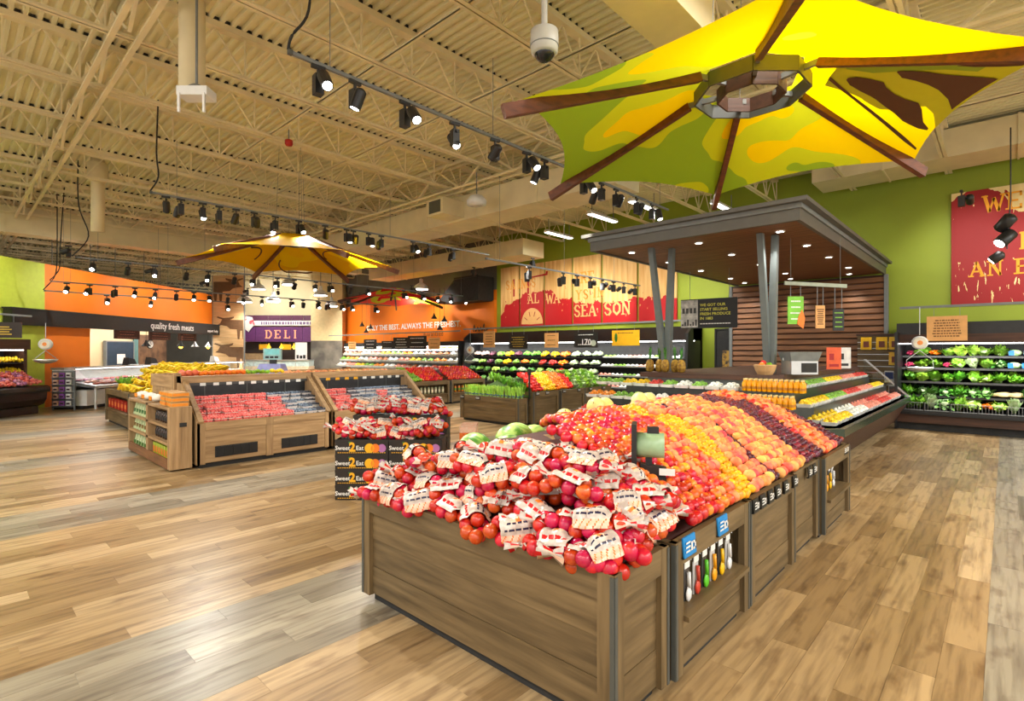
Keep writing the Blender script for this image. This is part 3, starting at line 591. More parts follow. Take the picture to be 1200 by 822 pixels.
# ---------------------------------------------------------------- stone fruit, each one laid on the slope
def fruit_mesh(name, r, mat, n=14, dimple=.16, sx=1, sy=1, crease=0):
    prof = [(.001, -.97)]
    for i in range(1, 9):
        a = PI * i / 9; prof.append((math.sin(a), -math.cos(a)))
    prof += [(.22, .98), (.1, .98 - dimple * .6), (.001, .98 - dimple)]
    mb = MB().lathe([(p[0] * r, p[1] * r * .95) for p in prof], n, (0, 0, 0), sx, sy)
    return mb.mesh(name, mat, True)
NECT = M('nectarine_skin', S(190, 12, 26), .25, col2=S(236, 96, 40), scale=13, lo=.5, hi=.78, rand=.15, hue=.02, spec=.6)
NECT2 = M('nectarine_blush_skin', S(214, 52, 34), .32, col2=S(248, 160, 50), scale=12, lo=.42, hi=.68, rand=.1, hue=.02)
PEACH = M('peach_skin', S(236, 132, 66), .6, col2=S(250, 190, 102), scale=11, lo=.38, hi=.66, rand=.1, hue=.02)
PEACHP = M('pink_peach_skin', S(226, 92, 72), .6, col2=S(248, 172, 104), scale=11, lo=.4, hi=.7, rand=.1, hue=.02)
APRI = M('apricot_skin', S(248, 150, 12), .45, col2=S(255, 190, 26), scale=10, rand=.08, hue=.012)
PLUM = M('plum_skin', S(62, 16, 40), .3, col2=S(124, 44, 66), scale=14, lo=.4, hi=.75, rand=.25, hue=.03)
PLUMR = M('red_plum_skin', S(96, 14, 30), .28, col2=S(150, 40, 50), scale=14, rand=.2, hue=.02)
KF = {'nectarine': (.0375, [fruit_mesh('nectarine', .0375, NECT), fruit_mesh('nectarine', .0375, NECT2)], 'red glossy loose nectarine in the slope beside the bags', 'loose nectarines'),
      'blush': (.038, [fruit_mesh('nectarine', .038, NECT2), fruit_mesh('peach', .038, PEACHP)], 'orange-red loose nectarine near the blue price cards', 'blush nectarines'),
      'apricot': (.027, [fruit_mesh('apricot', .027, APRI)], 'small yellow apricot in the stripe across the fruit slope', 'apricots'),
      'peach': (.041, [fruit_mesh('peach', .041, PEACH), fruit_mesh('peach', .041, PEACHP)], 'fuzzy orange peach in the middle of the fruit slope', 'orange peaches'),
      'pink': (.041, [fruit_mesh('peach', .041, PEACHP), fruit_mesh('peach', .041, NECT2)], 'pink-red peach between the two rows of plums', 'pink peaches'),
      'plum': (.027, [fruit_mesh('plum', .027, PLUM), fruit_mesh('plum', .027, PLUMR)], 'dark purple plum in the stripe at the far side of the slope', 'purple plums'),
      'darkplum': (.026, [fruit_mesh('plum', .026, PLUM)], 'dark plum in the narrow row between the peaches', 'plums among the peaches')}
CNT = {}
def slope(x):
    s = (-1.25 - x) / 1.2
    return .755 + .41 * math.sin(min(1, max(0, s)) * PI / 2) if x > -2.45 else 1.165 - .35 * ((-2.45 - x) / .75) ** 1.5
def zone(ye):
    for lim, k in ((3.18, 'nectarine'), (3.48, 'blush'), (3.78, 'apricot'), (4.12, 'pinkish'), (4.22, 'darkplum'), (4.92, 'peach'), (5.5, 'plum'), (5.92, 'pink'), (6.5, 'plum')):
        if ye < lim: return k
    return 'plum'
LAID = []
def lay(k, x, y, z, r):
    kk = 'peach' if k == 'pinkish' else k; R, ms, lab, grp = KF[kk]
    me = ms[1] if len(ms) > 1 and rnd.random() < (.7 if k == 'pinkish' else .4) else ms[0]
    cat = {'blush': 'nectarine', 'pink': 'peach', 'darkplum': 'plum'}.get(kk, kk)
    if x < -2.62 and cat != 'nectarine': return
    if x < -2.22 and y < 2.93 + (-2.22 - x) * .64: return
    LAID.append((math.hypot(x, y), cat, me, (x, y, z), (rnd.uniform(-.9, .9), rnd.uniform(-.9, .9), rnd.uniform(0, 6)), rnd.uniform(.92, 1.08), lab, grp))
def set_out():
    LAID.sort(key=lambda q: q[0]); seen = {}; rest = {}
    for d, cat, me, loc, rot, sc_, lab, grp in LAID:
        seen[cat] = seen.get(cat, 0) + 1
        if seen[cat] <= 300: tag(mobj(cat, me, None, loc, rot, sc_), lab, cat, grp)
        else: rest.setdefault((cat, me), []).append((loc, rot, sc_))
    for (cat, me), L in rest.items():
        mb = MB()
        for loc, rot, sc_ in L:
            mx = Matrix.Translation(loc) @ Euler(rot).to_matrix().to_4x4() @ Matrix.Scale(sc_, 4); mb.add([mx @ v.co for v in me.vertices], [tuple(p.vertices) for p in me.polygons])
        tag(mobj('far_' + cat + '_rows', mb.mesh('far_' + cat + '_rows', me.materials[0], True)), 'far rows of %s at the back end of the fruit slope' % {'peach': 'peaches', 'plum': 'plums', 'nectarine': 'nectarines', 'apricot': 'apricots'}[cat], cat, None, 'stuff')
# march up the slope in rows; each zone at its own pitch
for kz in ('nectarine', 'blush', 'apricot', 'pinkish', 'darkplum', 'peach', 'plum', 'pink'):
    R = KF['peach' if kz == 'pinkish' else kz][0]; s = 0; row = 0
    while True:
        x = -1.24 - s; ds = R * 1.72
        sl = (slope(x - .01) - slope(x)) / .01; s += ds / math.sqrt(1 + sl * sl)
        if x < -2.75: break
        y = 2.74 + (row % 2) * R; row += 1
        while y < 6.36:
            ye = y - .62 * (-1.29 - x) + .05 * math.sin(x * 9 + y * 5)
            ye2 = ye
            if x < -2.1: ye2 = ye + .25
            if zone(max(ye2, 2.6)) == kz or (kz == 'nectarine' and ye2 < 3.18):
                lay(kz, x + rnd.uniform(-.006, .006), y + rnd.uniform(-.006, .006), slope(x) + R * .75 + rnd.uniform(-.008, .01), R)
            y += R * 1.98
set_out()
# melons on the hidden side of the ridge
MELON = M('watermelon_rind', S(70, 128, 40), .35, col2=S(172, 204, 110), scale=5, stretch=(4, 4, .4), lo=.4, hi=.6, rand=.08)
HONEY = M('honeydew_rind', S(214, 208, 120), .4, col2=S(238, 226, 150), scale=6, rand=.08)
mm, hm = MB().ball((0, 0, 0), .125, 18, 12, (1, 1, 1.12)).mesh('watermelon', MELON, True), MB().ball((0, 0, 0), .085, 16, 10, (1, 1, 1.12)).mesh('honeydew_melon', HONEY, True)
for i, (x, y, z) in enumerate(((-2.62, 2.78, .97), (-2.8, 2.99, 1.0), (-3.05, 2.85, .93), (-3.0, 3.28, .97), (-3.06, 3.56, .92))):
    o = tag(mobj('watermelon', mm, None, (x, y, z), (1.2 + .3 * i, .4 * i, i)), ['striped green watermelon nearest the divider board', 'striped green watermelon touching the loose nectarines', 'striped green watermelon low at the outer rim', 'striped green watermelon behind the others', 'striped green watermelon farthest along the hidden side'][i], 'watermelon', 'watermelons')
    mobj('stem', MB().tube([(0, 0, .135), (.01, 0, .155)], .006, 5).mesh('stem', wood('z', 'brown')), o)
for i, (x, y) in enumerate(((-2.66, 3.95), (-2.7, 4.15), (-2.68, 4.75), (-2.72, 5.0), (-2.85, 4.4), (-2.9, 3.8))):
    o = tag(mobj('honeydew_melon', hm, None, (x, y, slope(x) + .085), (1 + i, .5, i)), ['pale yellow melon at the crest above the nectarines', 'pale yellow melon right of the first at the crest', 'yellow-green melon behind the apricot stripe', 'pale melon beyond the peaches at the crest', 'pale melon low behind the crest in the middle', 'pale melon low behind the nectarines'][i], 'melon', 'pale melons')
    mobj('stem', MB().tube([(0, 0, .09), (.005, 0, .105)], .005, 5).mesh('stem', wood('z', 'brown')), o)

# ---------------------------------------------------------------- bagged nectarines
FILM = [M('bag_film_white', S(178, 162, 152), .2, col2=S(218, 208, 200), scale=20, bump=.3), M('print_red', S(196, 24, 30), .25), M('print_orange', S(240, 140, 50), .25, col2=S(232, 90, 60), scale=40), M('print_navy', S(40, 36, 66), .25), M('print_pink', S(236, 176, 150), .25, col2=S(240, 206, 180), scale=30), M('print_violet', S(150, 90, 170), .25)]
bagnect = [fruit_mesh('nectarine', .036, NECT, 12), fruit_mesh('nectarine', .036, NECT2, 12)]
def film_mesh(seed, wide, x0, fr):
    """printed plastic sleeve drawn tight over the fruit fr: logo disc, text bars and a picture band"""
    q = random.Random(seed); mb = MB(); nu, nv = 26, 20; D = []; sp = 1.45
    def reach(x, th):
        d = Vector((0, math.sin(th), math.cos(th))); best = .03
        for c in fr:
            o = Vector((c[0] - x, c[1], c[2])); a = o.dot(d); k = .038 ** 2 - (o.length_squared - a * a)
            if k > 0: best = max(best, a + math.sqrt(k))
        return best
    for i in range(nu + 1):
        u = -1 + 2 * i / nu; D.append([max(reach(x0 + u * wide + dx, (-1 + 2 * j / nv) * sp + dt) for dx in (-.012, 0, .012) for dt in (-.2, 0, .2)) for j in range(nv + 1)])
    for _ in range(2): D = [[(D[i][j] * 2 + D[max(0, i - 1)][j] + D[min(nu, i + 1)][j] + D[i][max(0, j - 1)] + D[i][min(nv, j + 1)]) / 6 for j in range(nv + 1)] for i in range(nu + 1)]
    for i in range(nu + 1):
        for j in range(nv + 1):
            th = (-1 + 2 * j / nv) * sp; r_ = D[i][j] + .002 + q.uniform(-.0015, .0015); mb.v.append((x0 + (-1 + 2 * i / nu) * wide + q.uniform(-.002, .002), r_ * math.sin(th), r_ * math.cos(th)))
    for i in range(nu):
        u = -1 + (2 * i + 1) / nu
        for j in range(nv):
            v = -1 + (2 * j + 1) / nv; m = 0
            if (u * 1.35) ** 2 + ((v - .1) * 2.4) ** 2 < .3: m = 4
            if (u - .08) ** 2 * 6 + ((v - .12) * 2.4) ** 2 < .2: m = 2
            if abs(v + .38) < .06 and abs(u) < .75 and (i % 5): m = 3
            if abs(v + .02) < .05 and abs(u) < .6 and (i % 4): m = 3
            if abs(v - .6) < .11 and abs(u) < .82 and (i % 6): m = 1
            if v < -.6: m = 4 if (i * 7 + j * 3) % 5 else 2
            mb.f.append((i * (nv + 1) + j, i * (nv + 1) + j + 1, (i + 1) * (nv + 1) + j + 1, (i + 1) * (nv + 1) + j)); mb.m.append(m)
    return mb.mesh('printed_film', FILM, True)
def tail_mesh(seed):
    q = random.Random(seed); mb = MB(); n = 14; vs = []
    for i, (x, r) in enumerate(((.10, .055), (.14, .024), (.155, .016), (.19, .034), (.215, .05))):
        for k in range(n): rr = r * (1 + (.28 if k % 2 else -.28) * q.uniform(.5, 1)); vs.append((x + q.uniform(-.006, .006), rr * math.cos(2 * PI * k / n), rr * .6 * math.sin(2 * PI * k / n)))
    mb.add(vs, [(i * n + k, i * n + (k + 1) % n, (i + 1) * n + (k + 1) % n, (i + 1) * n + k) for i in range(4) for k in range(n)])
    for i in range(len(mb.m)): mb.m[i] = (0, 4, 0, 1, 0)[i % 5]
    return mb.mesh('bag_tail', FILM, True)
tails = [tail_mesh(s) for s in (4, 5)]
def make_bag(v):
    b = thing('fruit_bag', 'x', 'bag', (0, 0, 0), 0, 'bagged nectarines'); q = random.Random(v)
    fr = [(x + q.uniform(-.008, .008), y + q.uniform(-.006, .006), z + q.uniform(-.006, .006)) for x, y, z in ((-.085, -.035, -.015), (-.08, .04, -.01), (-.015, -.042, -.012), (-.01, .04, -.015), (.06, -.035, -.01), (.062, .04, -.012), (-.045, 0, .036), (.028, 0, .036), (-.125, 0, .005), (.105, .0, .01))]
    for p in fr: mobj('nectarine', bagnect[1 if q.random() < .12 else 0], b, p, (q.uniform(-1, 1), q.uniform(-1, 1), q.uniform(0, 6)))
    mobj('printed_film', film_mesh(v, (.07, .058, .082)[v % 3], (-.045, .03, 0)[v % 3], fr), b); mobj('bag_tail', tails[v % 2], b)
    b.scale = (1.12,) * 3
    return b
bags = [make_bag(v) for v in range(3)]; used = set()
def bag(v, loc, rot, label, group):
    b = bags[v]
    if v not in used: used.add(v); b.location = loc; b.rotation_euler = rot; b['label'] = label; b['group'] = group
    else: clone(b, loc, rot, label, group)
k = 0
for row, (y, z, n, x0, x1) in enumerate(((2.0, .765, 8, -3.12, -1.36), (2.12, .84, 9, -3.14, -1.34), (2.27, .90, 8, -3.08, -1.34), (2.43, .955, 9, -3.1, -1.36), (2.6, .99, 8, -3.05, -1.42), (2.2, .985, 6, -2.9, -1.62), (2.45, 1.05, 6, -2.8, -1.7))):
    for i in range(n):
        x = x0 + (x1 - x0) * i / (n - 1) + rnd.uniform(-.03, .03); zz = z - (.05 if i == 0 and row < 5 else 0) - (.03 if x > -1.5 else 0)
        if y > 2.35 and x < -2.4: zz -= .08
        if y > 2.55 and -2.4 < x: zz = 1.03 - .12 * max(0, (x + 1.8) / .4)
        pos = 'at the front edge of the near bin' if row < 2 else 'on top of the heap in the near bin' if row > 4 else 'in the middle of the heap in the near bin'
        bag(k % 3, (x, y + rnd.uniform(-.03, .03), zz + rnd.uniform(-.01, .015)), (rnd.uniform(-.35, .35) + (.45 if row < 2 else .15), rnd.uniform(-.3, .3), (rnd.choice((0, PI)) if x < -1.7 else PI) + rnd.uniform(-.9, .9) * (1 if x < -1.7 else .5)), 'printed bag of red nectarines, %s from the left in row %s of the near bin' % (ORD[i], ('one', 'two', 'three', 'four', 'five', 'six', 'seven')[row]), 'bagged nectarines ' + pos); k += 1
for bi, (x, y, z, rz) in enumerate(((-1.31, 2.05, .80, 1.2), (-1.27, 2.22, .82, 1.9), (-1.29, 2.42, .83, 1.4), (-1.34, 2.58, .87, 1.8), (-1.4, 2.3, .92, .6), (-1.42, 2.1, .88, .3), (-2.3, 2.74, 1.0, .4), (-2.05, 2.72, 1.03, 2.2), (-1.8, 2.72, 1.02, .9), (-1.58, 2.7, .96, 2.6))):
    bag(k % 3, (x, y, z), (.1, -.15, rz), ('printed bag of nectarines spilling over the right rim, %s from the front corner' if bi < 6 else 'printed bag of nectarines touching the loose fruit, %s along the seam') % ORD[bi % 6], 'bags at the right rim' if bi < 6 else 'bags along the loose nectarines'); k += 1

# ---------------------------------------------------------------- printed cartons with more bags
CART = mt('carton_black', S(34, 26, 20), .6, var=.15); PEARL = mt('print_white', (.82, .8, .76), .5); GOLD = mt('print_gold', S(240, 176, 20), .5); PORA = mt('print_fruit_orange', S(236, 120, 26), .5); PPUR = mt('print_fruit_purple', S(176, 110, 170), .5); PGRN = mt('print_leaf', S(60, 130, 50), .5)
def make_carton():
    c = thing('fruit_carton', 'x', 'carton', (0, 0, 0), YAW, 'printed fruit cartons'); w2, d2, h = .3, .2, .172
    part('carton_body', MB().box(-w2, w2, -d2, d2, .001, h - .012), CART, c); part('lid_rim', MB().box(-w2 - .003, w2 + .003, -d2 - .003, -d2 + .01, h - .03, h).box(-w2 - .003, w2 + .003, d2 - .01, d2 + .003, h - .03, h).box(-w2 - .003, -w2 + .01, -d2, d2, h - .03, h).box(w2 - .01, w2 + .003, -d2, d2, h - .03, h), CART, c)
    txt(c, 'Sweet', -.215, .055, .05, PEARL, -d2 - .002, bold=.02); txt(c, '2', -.105, .042, .1, GOLD, -d2 - .003, bold=.06); txt(c, 'Eat', -.02, .055, .05, PEARL, -d2 - .002, bold=.02)
    q = MB().prism([(-.13 + .02 * math.cos(a), .14 + .012 * math.sin(a)) for a in [i * PI / 4 for i in range(8)]], -d2 - .003, -d2); part('leaf', q, PGRN, c)
    for x, r, m in ((.09, .055, GOLD), (.155, .05, PORA), (.23, .047, PPUR)):
        part('fruit_picture', MB().prism([(x + r * math.cos(a), .075 + r * math.sin(a)) for a in [i * PI / 8 for i in range(16)]], -d2 - .002 - .001 * (x < .2), -d2), m, c)
    q = MB()
    for i in range(22): q.box(-.27 + i * .025, -.255 + i * .025, -d2 - .002, -d2, .02, .028)
    part('print_line', q, GOLD, c); return c
car = make_carton(); first = True
for stack, (r0, d0, nrow) in enumerate(((-2.01 + .3, 6.2, 4), (-2.06 + .3, 7.05, 5))):
    for col in range(2):
        for lv in range(nrow):
            if stack == 1 and lv < 2 and col == 1 and False: continue
            p = camp(r0 + col * .61 + .004, d0, lv * .172)
            lab = 'black printed fruit carton, %s from the floor in the %s column of the %s stack' % (('lowest', 'second', 'third', 'fourth', 'topmost')[lv], ('left', 'right')[col], ('nearer', 'farther')[stack])
            if first: car.location = p; car['label'] = lab; first = False
            else: clone(car, p, None, lab)
    for i in range(16):
        col = i % 8; p = camp(r0 - .22 + col * .145 + rnd.uniform(-.03, .03), d0 - .1 + .18 * (i // 8), nrow * .172 + .06 + .05 * (i // 8) + rnd.uniform(0, .02))
        w_ = ('nearer', 'farther')[stack]
        bag(i % 3, p, (rnd.uniform(-.3, .6), rnd.uniform(-.5, .5), YAW + rnd.choice((0, PI, 1.4)) + rnd.uniform(-.4, .4)), 'printed bag of nectarines, %s of the %s on the %s stack of cartons' % (ORD[i % 8], ('front', 'rear')[i // 8], w_), 'bags on the %s cartons' % w_)
for i, lab in enumerate(('lowest', 'middle', 'upper')):          # side column that backs the cartons
    p = camp(-.55, 6.75, i * .25); c = thing('display_box', 'white printed box at the right end of the cartons, %s of three' % lab, 'carton', p, YAW)
    part('box_body', MB().box(-.1, .1, -.2, .3, .001, .248), FILM[4], c); part('print_band', MB().box(-.101, .101, -.202, -.2, .06, .18), FILM[2], c)

# ---------------------------------------------------------------- price cards and utensils
BLUEC = mt('blue_card', S(20, 130, 200), .5); CARDK = mt('black_card', S(20, 20, 20), .5)
def card(loc, rz, mat, wd, ht, label, group, ink, text):
    t = thing('price_card', label, 'price card', loc, rz, group)
    part('card', MB().hexa([(-wd / 2, -.006, 0), (wd / 2, -.006, 0), (wd / 2, .002, 0), (-wd / 2, .002, 0), (-wd / 2, .004, ht), (wd / 2, .004, ht), (wd / 2, .012, ht), (-wd / 2, .012, ht)]), mat, t)
    part('card_frame', MB().box(-wd / 2 - .004, wd / 2 + .004, -.004, .014, -.004, .003), BLACK, t)
    q = MB()
    for k in range(3): q.box(-wd * .4, -wd * .05, -.008, -.0065, ht * (.25 + .22 * k), ht * (.34 + .22 * k))
    q.box(wd * .02, wd * .14, -.008, -.0065, ht * .25, ht * .7).box(wd * .2, wd * .4, -.008, -.0065, ht * .25, ht * .36).box(wd * .2, wd * .4, -.008, -.0065, ht * .58, ht * .7).box(wd * .32, wd * .4, -.008, -.0065, ht * .25, ht * .7)
    part('print', q, ink, t); return t
WINK = mt('white_ink', (.8, .8, .78), .6)
for i, y in enumerate((2.62, 3.06)): card((-1.19, y, .645), PI / 2, BLUEC, .14, .1, ['bright blue price card nearest the bagged nectarines', 'bright blue price card over the utensil cubby'][i], 'blue price cards', WINK, '')
for i, y in enumerate((3.6, 3.74, 3.9, 4.06, 4.25, 4.48, 4.9, 5.05, 6.2, 6.3)): card((-1.185, y, .65), PI / 2, CARDK, .1, .085, 'small black price tag with white figures on the front stand rim', 'black price tags on the front stand', WINK, '')
UT = [('yellow', S(240, 186, 10)), ('white', (.75, .75, .75)), ('red', S(190, 60, 40)), ('green', S(90, 190, 40)), ('orange', S(240, 160, 20))]
def utensil(x, y, z, i, where):
    nm, c = UT[i % 5]; t = thing('utensil_pack', '%s fruit tool on a white card, %s in the %s cubby' % (nm, ORD[i % 7], where), 'utensil', (x, y, z), PI / 2)
    part('hang_card', MB().box(-.03, .03, -.004, .0, -.06, 0), WHITE, t); part('backing', MB().box(-.032, .032, 0, .006, -.25, -.055), mt('backing_' + ('dark' if i % 2 else 'grey'), (.05, .05, .05) if i % 2 else (.5, .5, .5), .4), t)
    m = mt('tool_' + nm, c, .35)
    part('handle', MB().tube([(0, -.012, -.08), (0, -.016, -.16)], .011, 8), m, t, True); part('blade', MB().lathe([(.006, -.24), (.026, -.22), (.03, -.19), (.012, -.155)], 10, (0, -.012, 0), 1, .4), m, t, True)
    part('hook', MB().tube([(0, .1, .01), (0, -.02, .01), (0, -.025, -.01)], .003, 4), STEEL, t)
for i in range(7): utensil(-1.26, 2.62 + .115 * i, .585, i, 'nearer')
for i in range(5): utensil(-1.26, 5.5 + .13 * i, .585, i + 2, 'farther')
# shopper's scale standing in the fruit
t = thing('produce_scale', 'black pole-mounted scale with a green dial standing in the nectarines', 'scale', (-1.575, 2.9, .86), YAW - .25)
part('post', MB().box(-.02, .02, -.02, .02, -.1, .2), BLACK, t); part('bracket', MB().hexa([(-.05, -.03, .1), (.1, -.03, .06), (.1, .03, .06), (-.05, .03, .1), (-.05, -.03, .16), (.1, -.03, .14), (.1, .03, .14), (-.05, .03, .16)]), BLACK, t)
part('dial_drum', MB().tube([(-.07, 0, .27), (.09, 0, .27)], .075, 18), mt('scale_green', S(150, 180, 140), .35), t, True); part('side_plate', MB().box(-.1, -.07, -.08, .08, .14, .4), BLACK, t)
part('label_plate', MB().box(.06, .15, -.045, -.04, .1, .14), WHITE, t); part('foot', MB().hexa([(.0, -.08, -.12), (.1, -.08, -.16), (.12, .02, -.16), (.02, .02, -.12), (.02, -.06, .1), (.09, -.06, .08), (.1, .02, .08), (.03, .02, .1)]), BLACK, t)
part('top_clip', MB().box(-.01, .06, -.02, .02, .34, .38), BLACK, t)

# ================================================================ produce shapes used again and again
def balls(name, mat, n, r, sx, sy, h, seed=1, sq=(1, 1, 1), seg=(7, 5)):
    """a small heap of round things as one mesh"""
    q = random.Random(seed); mb = MB()
    for i in range(n):
        a = q.uniform(0, 2 * PI); d = math.sqrt(q.random()) * .95
        mb.ball((sx * d * math.cos(a), sy * d * math.sin(a), h * (1 - d * d) + q.uniform(-.2, .2) * r), r * q.uniform(.85, 1.15), seg[0], seg[1], sq)
    return mb.mesh(name, mat, True)
def leafy(name, mat, n, R, H, wl, seed=1, flat=.6, droop=.5):
    """bunch of bent leaf blades growing from one base"""
    q = random.Random(seed); mb = MB()
    for i in range(n):
        a = q.uniform(0, 2 * PI); L = q.uniform(.6, 1); out = q.uniform(.25, 1) * flat; pts = []
        for s in range(4):
            u = s / 3; rr = R * L * out * u ** .8; z = H * L * (u - droop * out * u * u); pts.append((rr * math.cos(a), rr * math.sin(a), z))
        vs = []
        for s, p in enumerate(pts):
            ww = wl * (.35, 1, 1.1, .35)[s] * q.uniform(.8, 1.2); dx, dy = -math.sin(a) * ww / 2, math.cos(a) * ww / 2; zz = q.uniform(-.3, .3) * wl
            vs += [(p[0] - dx, p[1] - dy, p[2] + zz), (p[0] + dx, p[1] + dy, p[2] - zz)]
        mb.add(vs, [(2 * s, 2 * s + 1, 2 * s + 3, 2 * s + 2) for s in range(3)])
    return mb.mesh(name, mat, True)
VG1 = M('leaf_green', S(64, 128, 26), .45, col2=S(140, 200, 62), scale=14, rand=.25, hue=.02, lo=.3, hi=.7)
VG2 = M('leaf_lime', S(120, 184, 46), .45, col2=S(200, 232, 100), scale=14, rand=.2, hue=.02, lo=.3, hi=.7)
VG3 = M('leaf_dark', S(44, 104, 34), .45, col2=S(98, 158, 66), scale=14, rand=.2, hue=.02)
VG4 = M('leaf_pale', S(148, 178, 120), .5, col2=S(206, 222, 176), scale=14, rand=.12)
LEM = M('lemon_skin', S(240, 200, 10), .4, col2=S(252, 222, 40), scale=12, rand=.06, hue=.01)
ORA = M('orange_skin', S(236, 110, 12), .4, col2=S(246, 146, 30), scale=20, rand=.08, hue=.01, bump=.1)
LIM = M('lime_skin', S(90, 150, 20), .35, col2=S(150, 196, 40), scale=10, rand=.15, hue=.02)
BAN = M('banana_skin', S(236, 190, 16), .45, col2=S(250, 218, 40), scale=8, rand=.08, hue=.012)
TOM = M('tomato_skin', S(206, 30, 14), .25, col2=S(238, 70, 30), scale=6, rand=.1, hue=.015)
APP = M('apple_pale_skin', S(238, 196, 130), .4, col2=S(232, 130, 90), scale=9, rand=.1)
PEPY, PEPO, PEPR = M('pepper_yellow', S(250, 190, 10), .25, rand=.08), M('pepper_orange', S(244, 120, 16), .25, rand=.08), M('pepper_red', S(206, 34, 20), .25, rand=.1)
sphere_m = lambda nm, r, m, sq=(1, 1, 1): MB().ball((0, 0, 0), r, 10, 7, sq).mesh(nm, m, True)
def lemon_mesh(nm, r, m): return MB().lathe([(.001, -1.35 * r), (.16 * r, -1.25 * r), (.3 * r, -1.1 * r), (.78 * r, -.6 * r), (r, 0), (.78 * r, .6 * r), (.3 * r, 1.1 * r), (.001, 1.3 * r)], 9).mesh(nm, m, True)

# ================================================================ berry island
def slope_case(y0, y1, label):
    """refrigerated case with sloped front, built facing +X: local x runs along +Y"""
    W = y1 - y0; t = thing('berry_case', label, 'display case', (-8.42, (y0 + y1) / 2, 0), PI / 2, 'sloped berry cases'); w2 = W / 2
    part('toe_kick', MB().box(-w2 + .05, w2 - .05, .06, .9, 0, .08), MBLACK, t)
    part('body', MB().box(-w2 + .02, w2 - .02, .03, .93, .07, .5), wood('x', 'light'), t)
    for x0, x1 in ((-w2, -w2 + .11), (-.055, .055), (w2 - .11, w2)): part('stile', MB().box(x0 + .002, x1 - .002, 0, .03, .06, .66), wood('z', 'light'), t)
    for s in (-1, 1):
        a, b = (-w2 + .11, -.055) if s < 0 else (.055, w2 - .11)
        part('top_rail', MB().box(a, b, .001, .03, .55, .66), wood('x', 'light'), t)
        for k in range(2): part('panel', MB().box(a, b, .014, .03, .08 + .235 * k, .313 + .235 * k), wood('x', 'light'), t)
        v = part('vent', MB().box((a + b) / 2 - .3, (a + b) / 2 + .3, .004, .014, .14, .30), MBLACK, t)
        for k in range(5): part('vent_pad', MB().box((a + b) / 2 - .285 + k * .116, (a + b) / 2 - .18 + k * .116, -.004, .004, .15, .29), BLACK, v)
    for s in (-1, 1):
        X = s * (w2 - .02); q = MB(); pr = [(0, .06), (0, .66), (.72, 1.2), (.78, 1.3), (.97, 1.3), (.97, .06)]; x0, x1 = X - .02, X + .02; n = len(pr)
        q.add([(x0, a, z) for a, z in pr] + [(x1, a, z) for a, z in pr], [tuple(range(n)), tuple(range(2 * n - 1, n - 1, -1))] + [(i, n + i, n + (i + 1) % n, (i + 1) % n) for i in range(n)])
        part('end_panel', q, wood('z', 'light'), t)
        part('sloped_post', MB().bar((s * (w2 - .05), -.01, .66), (s * (w2 - .05), .74, 1.24), .07, .05), wood('z', 'light'), t)
    part('back_panel', MB().box(-w2 + .04, w2 - .04, .88, .9, .5, 1.2), MBLACK, t)
    for k in range(3): part('back_seam', MB().box(-w2 + .04 + W * (k + .5) / 3.2, -w2 + .052 + W * (k + .5) / 3.2, .875, .88, .85, 1.2), DGREY, t)
    part('top_beam', MB().box(-w2, w2, .72, .98, 1.2, 1.3), wood('x', 'light'), t)
    part('light_strip', MB().box(-w2 + .1, w2 - .1, .78, .82, 1.185, 1.2), mt('strip_glow', (1, .96, .9), emit=4), t)
    part('price_rail', MB().box(-w2 + .05, w2 - .05, .715, .72, 1.16, 1.2), mt('clear_rail', (.06, .06, .06), .3), t)
    for i in range(5):
        r_, z_ = .1 + .15 * i, .60 + .065 * i; part('deck_step', MB().box(-w2 + .045, w2 - .045, r_ - .07, r_ + .08, z_ - .1, z_), WHITE, t)
    for k in range(9): part('price_tag', MB().box(-w2 + .25 + .19 * k, -w2 + .33 + .19 * k, .708, .715, 1.15, 1.195), GOLD if (y0 > 4 and k < 4) else WHITE, t)
    return t
slope_case(2.45, 4.5, 'wooden sloped case of strawberry and blueberry packs with black vents')
slope_case(4.53, 6.58, 'wooden sloped berry case with yellow price tags behind the cartons')
BER = M('strawberry_red', S(222, 60, 66), .3, col2=S(248, 150, 140), scale=40, rand=.1); BLU = M('blueberry_blue', S(50, 64, 92), .5, col2=S(150, 170, 190), scale=30, rand=.15); BLK = M('blackberry', S(30, 26, 40), .4, col2=S(90, 96, 110), scale=40, rand=.15)
CLEAR = mt('tray_plastic', S(220, 214, 210), .15, var=.05)
def make_pack(nm, mat, r, n):
    p = thing('berry_pack', 'x', 'berry pack', (0, 0, 0), 0); q = random.Random(len(nm)); mb = MB()
    for i in range(5):
        for j in range(4): mb.ball((-.072 + .036 * i + q.uniform(-.006, .006), -.05 + .034 * j, .044 + q.uniform(-.006, .01)), r * q.uniform(.95, 1.25), 7, 5)
    o = part('berries', mb, mat, p, True, kind='stuff'); q2 = MB().hexa([(-.08, -.056, 0), (.08, -.056, 0), (.08, .056, 0), (-.08, .056, 0), (-.09, -.064, .026), (.09, -.064, .026), (.09, .064, .026), (-.09, .064, .026)])
    part('tray', q2, mat if nm == 'red' else CLEAR, p)
    part('lid', MB().box(-.094, .094, -.068, -.06, .026, .034).box(-.094, .094, .06, .068, .026, .034).box(-.094, -.086, -.06, .06, .026, .034).box(.086, .094, -.06, .06, .026, .034), CLEAR, p); return p
packs = {'red': make_pack('red', BER, .02, 20), 'blue': make_pack('blueb', BLU, .017, 20), 'dark': make_pack('darkbb', BLK, .018, 20)}; pused = set()
def pack(kind, loc, rot, label, group):
    p = packs[kind]
    if kind not in pused: pused.add(kind); p.location = loc; p.rotation_euler = rot; p['label'] = label; p['group'] = group
    else: clone(p, loc, rot, label, group)
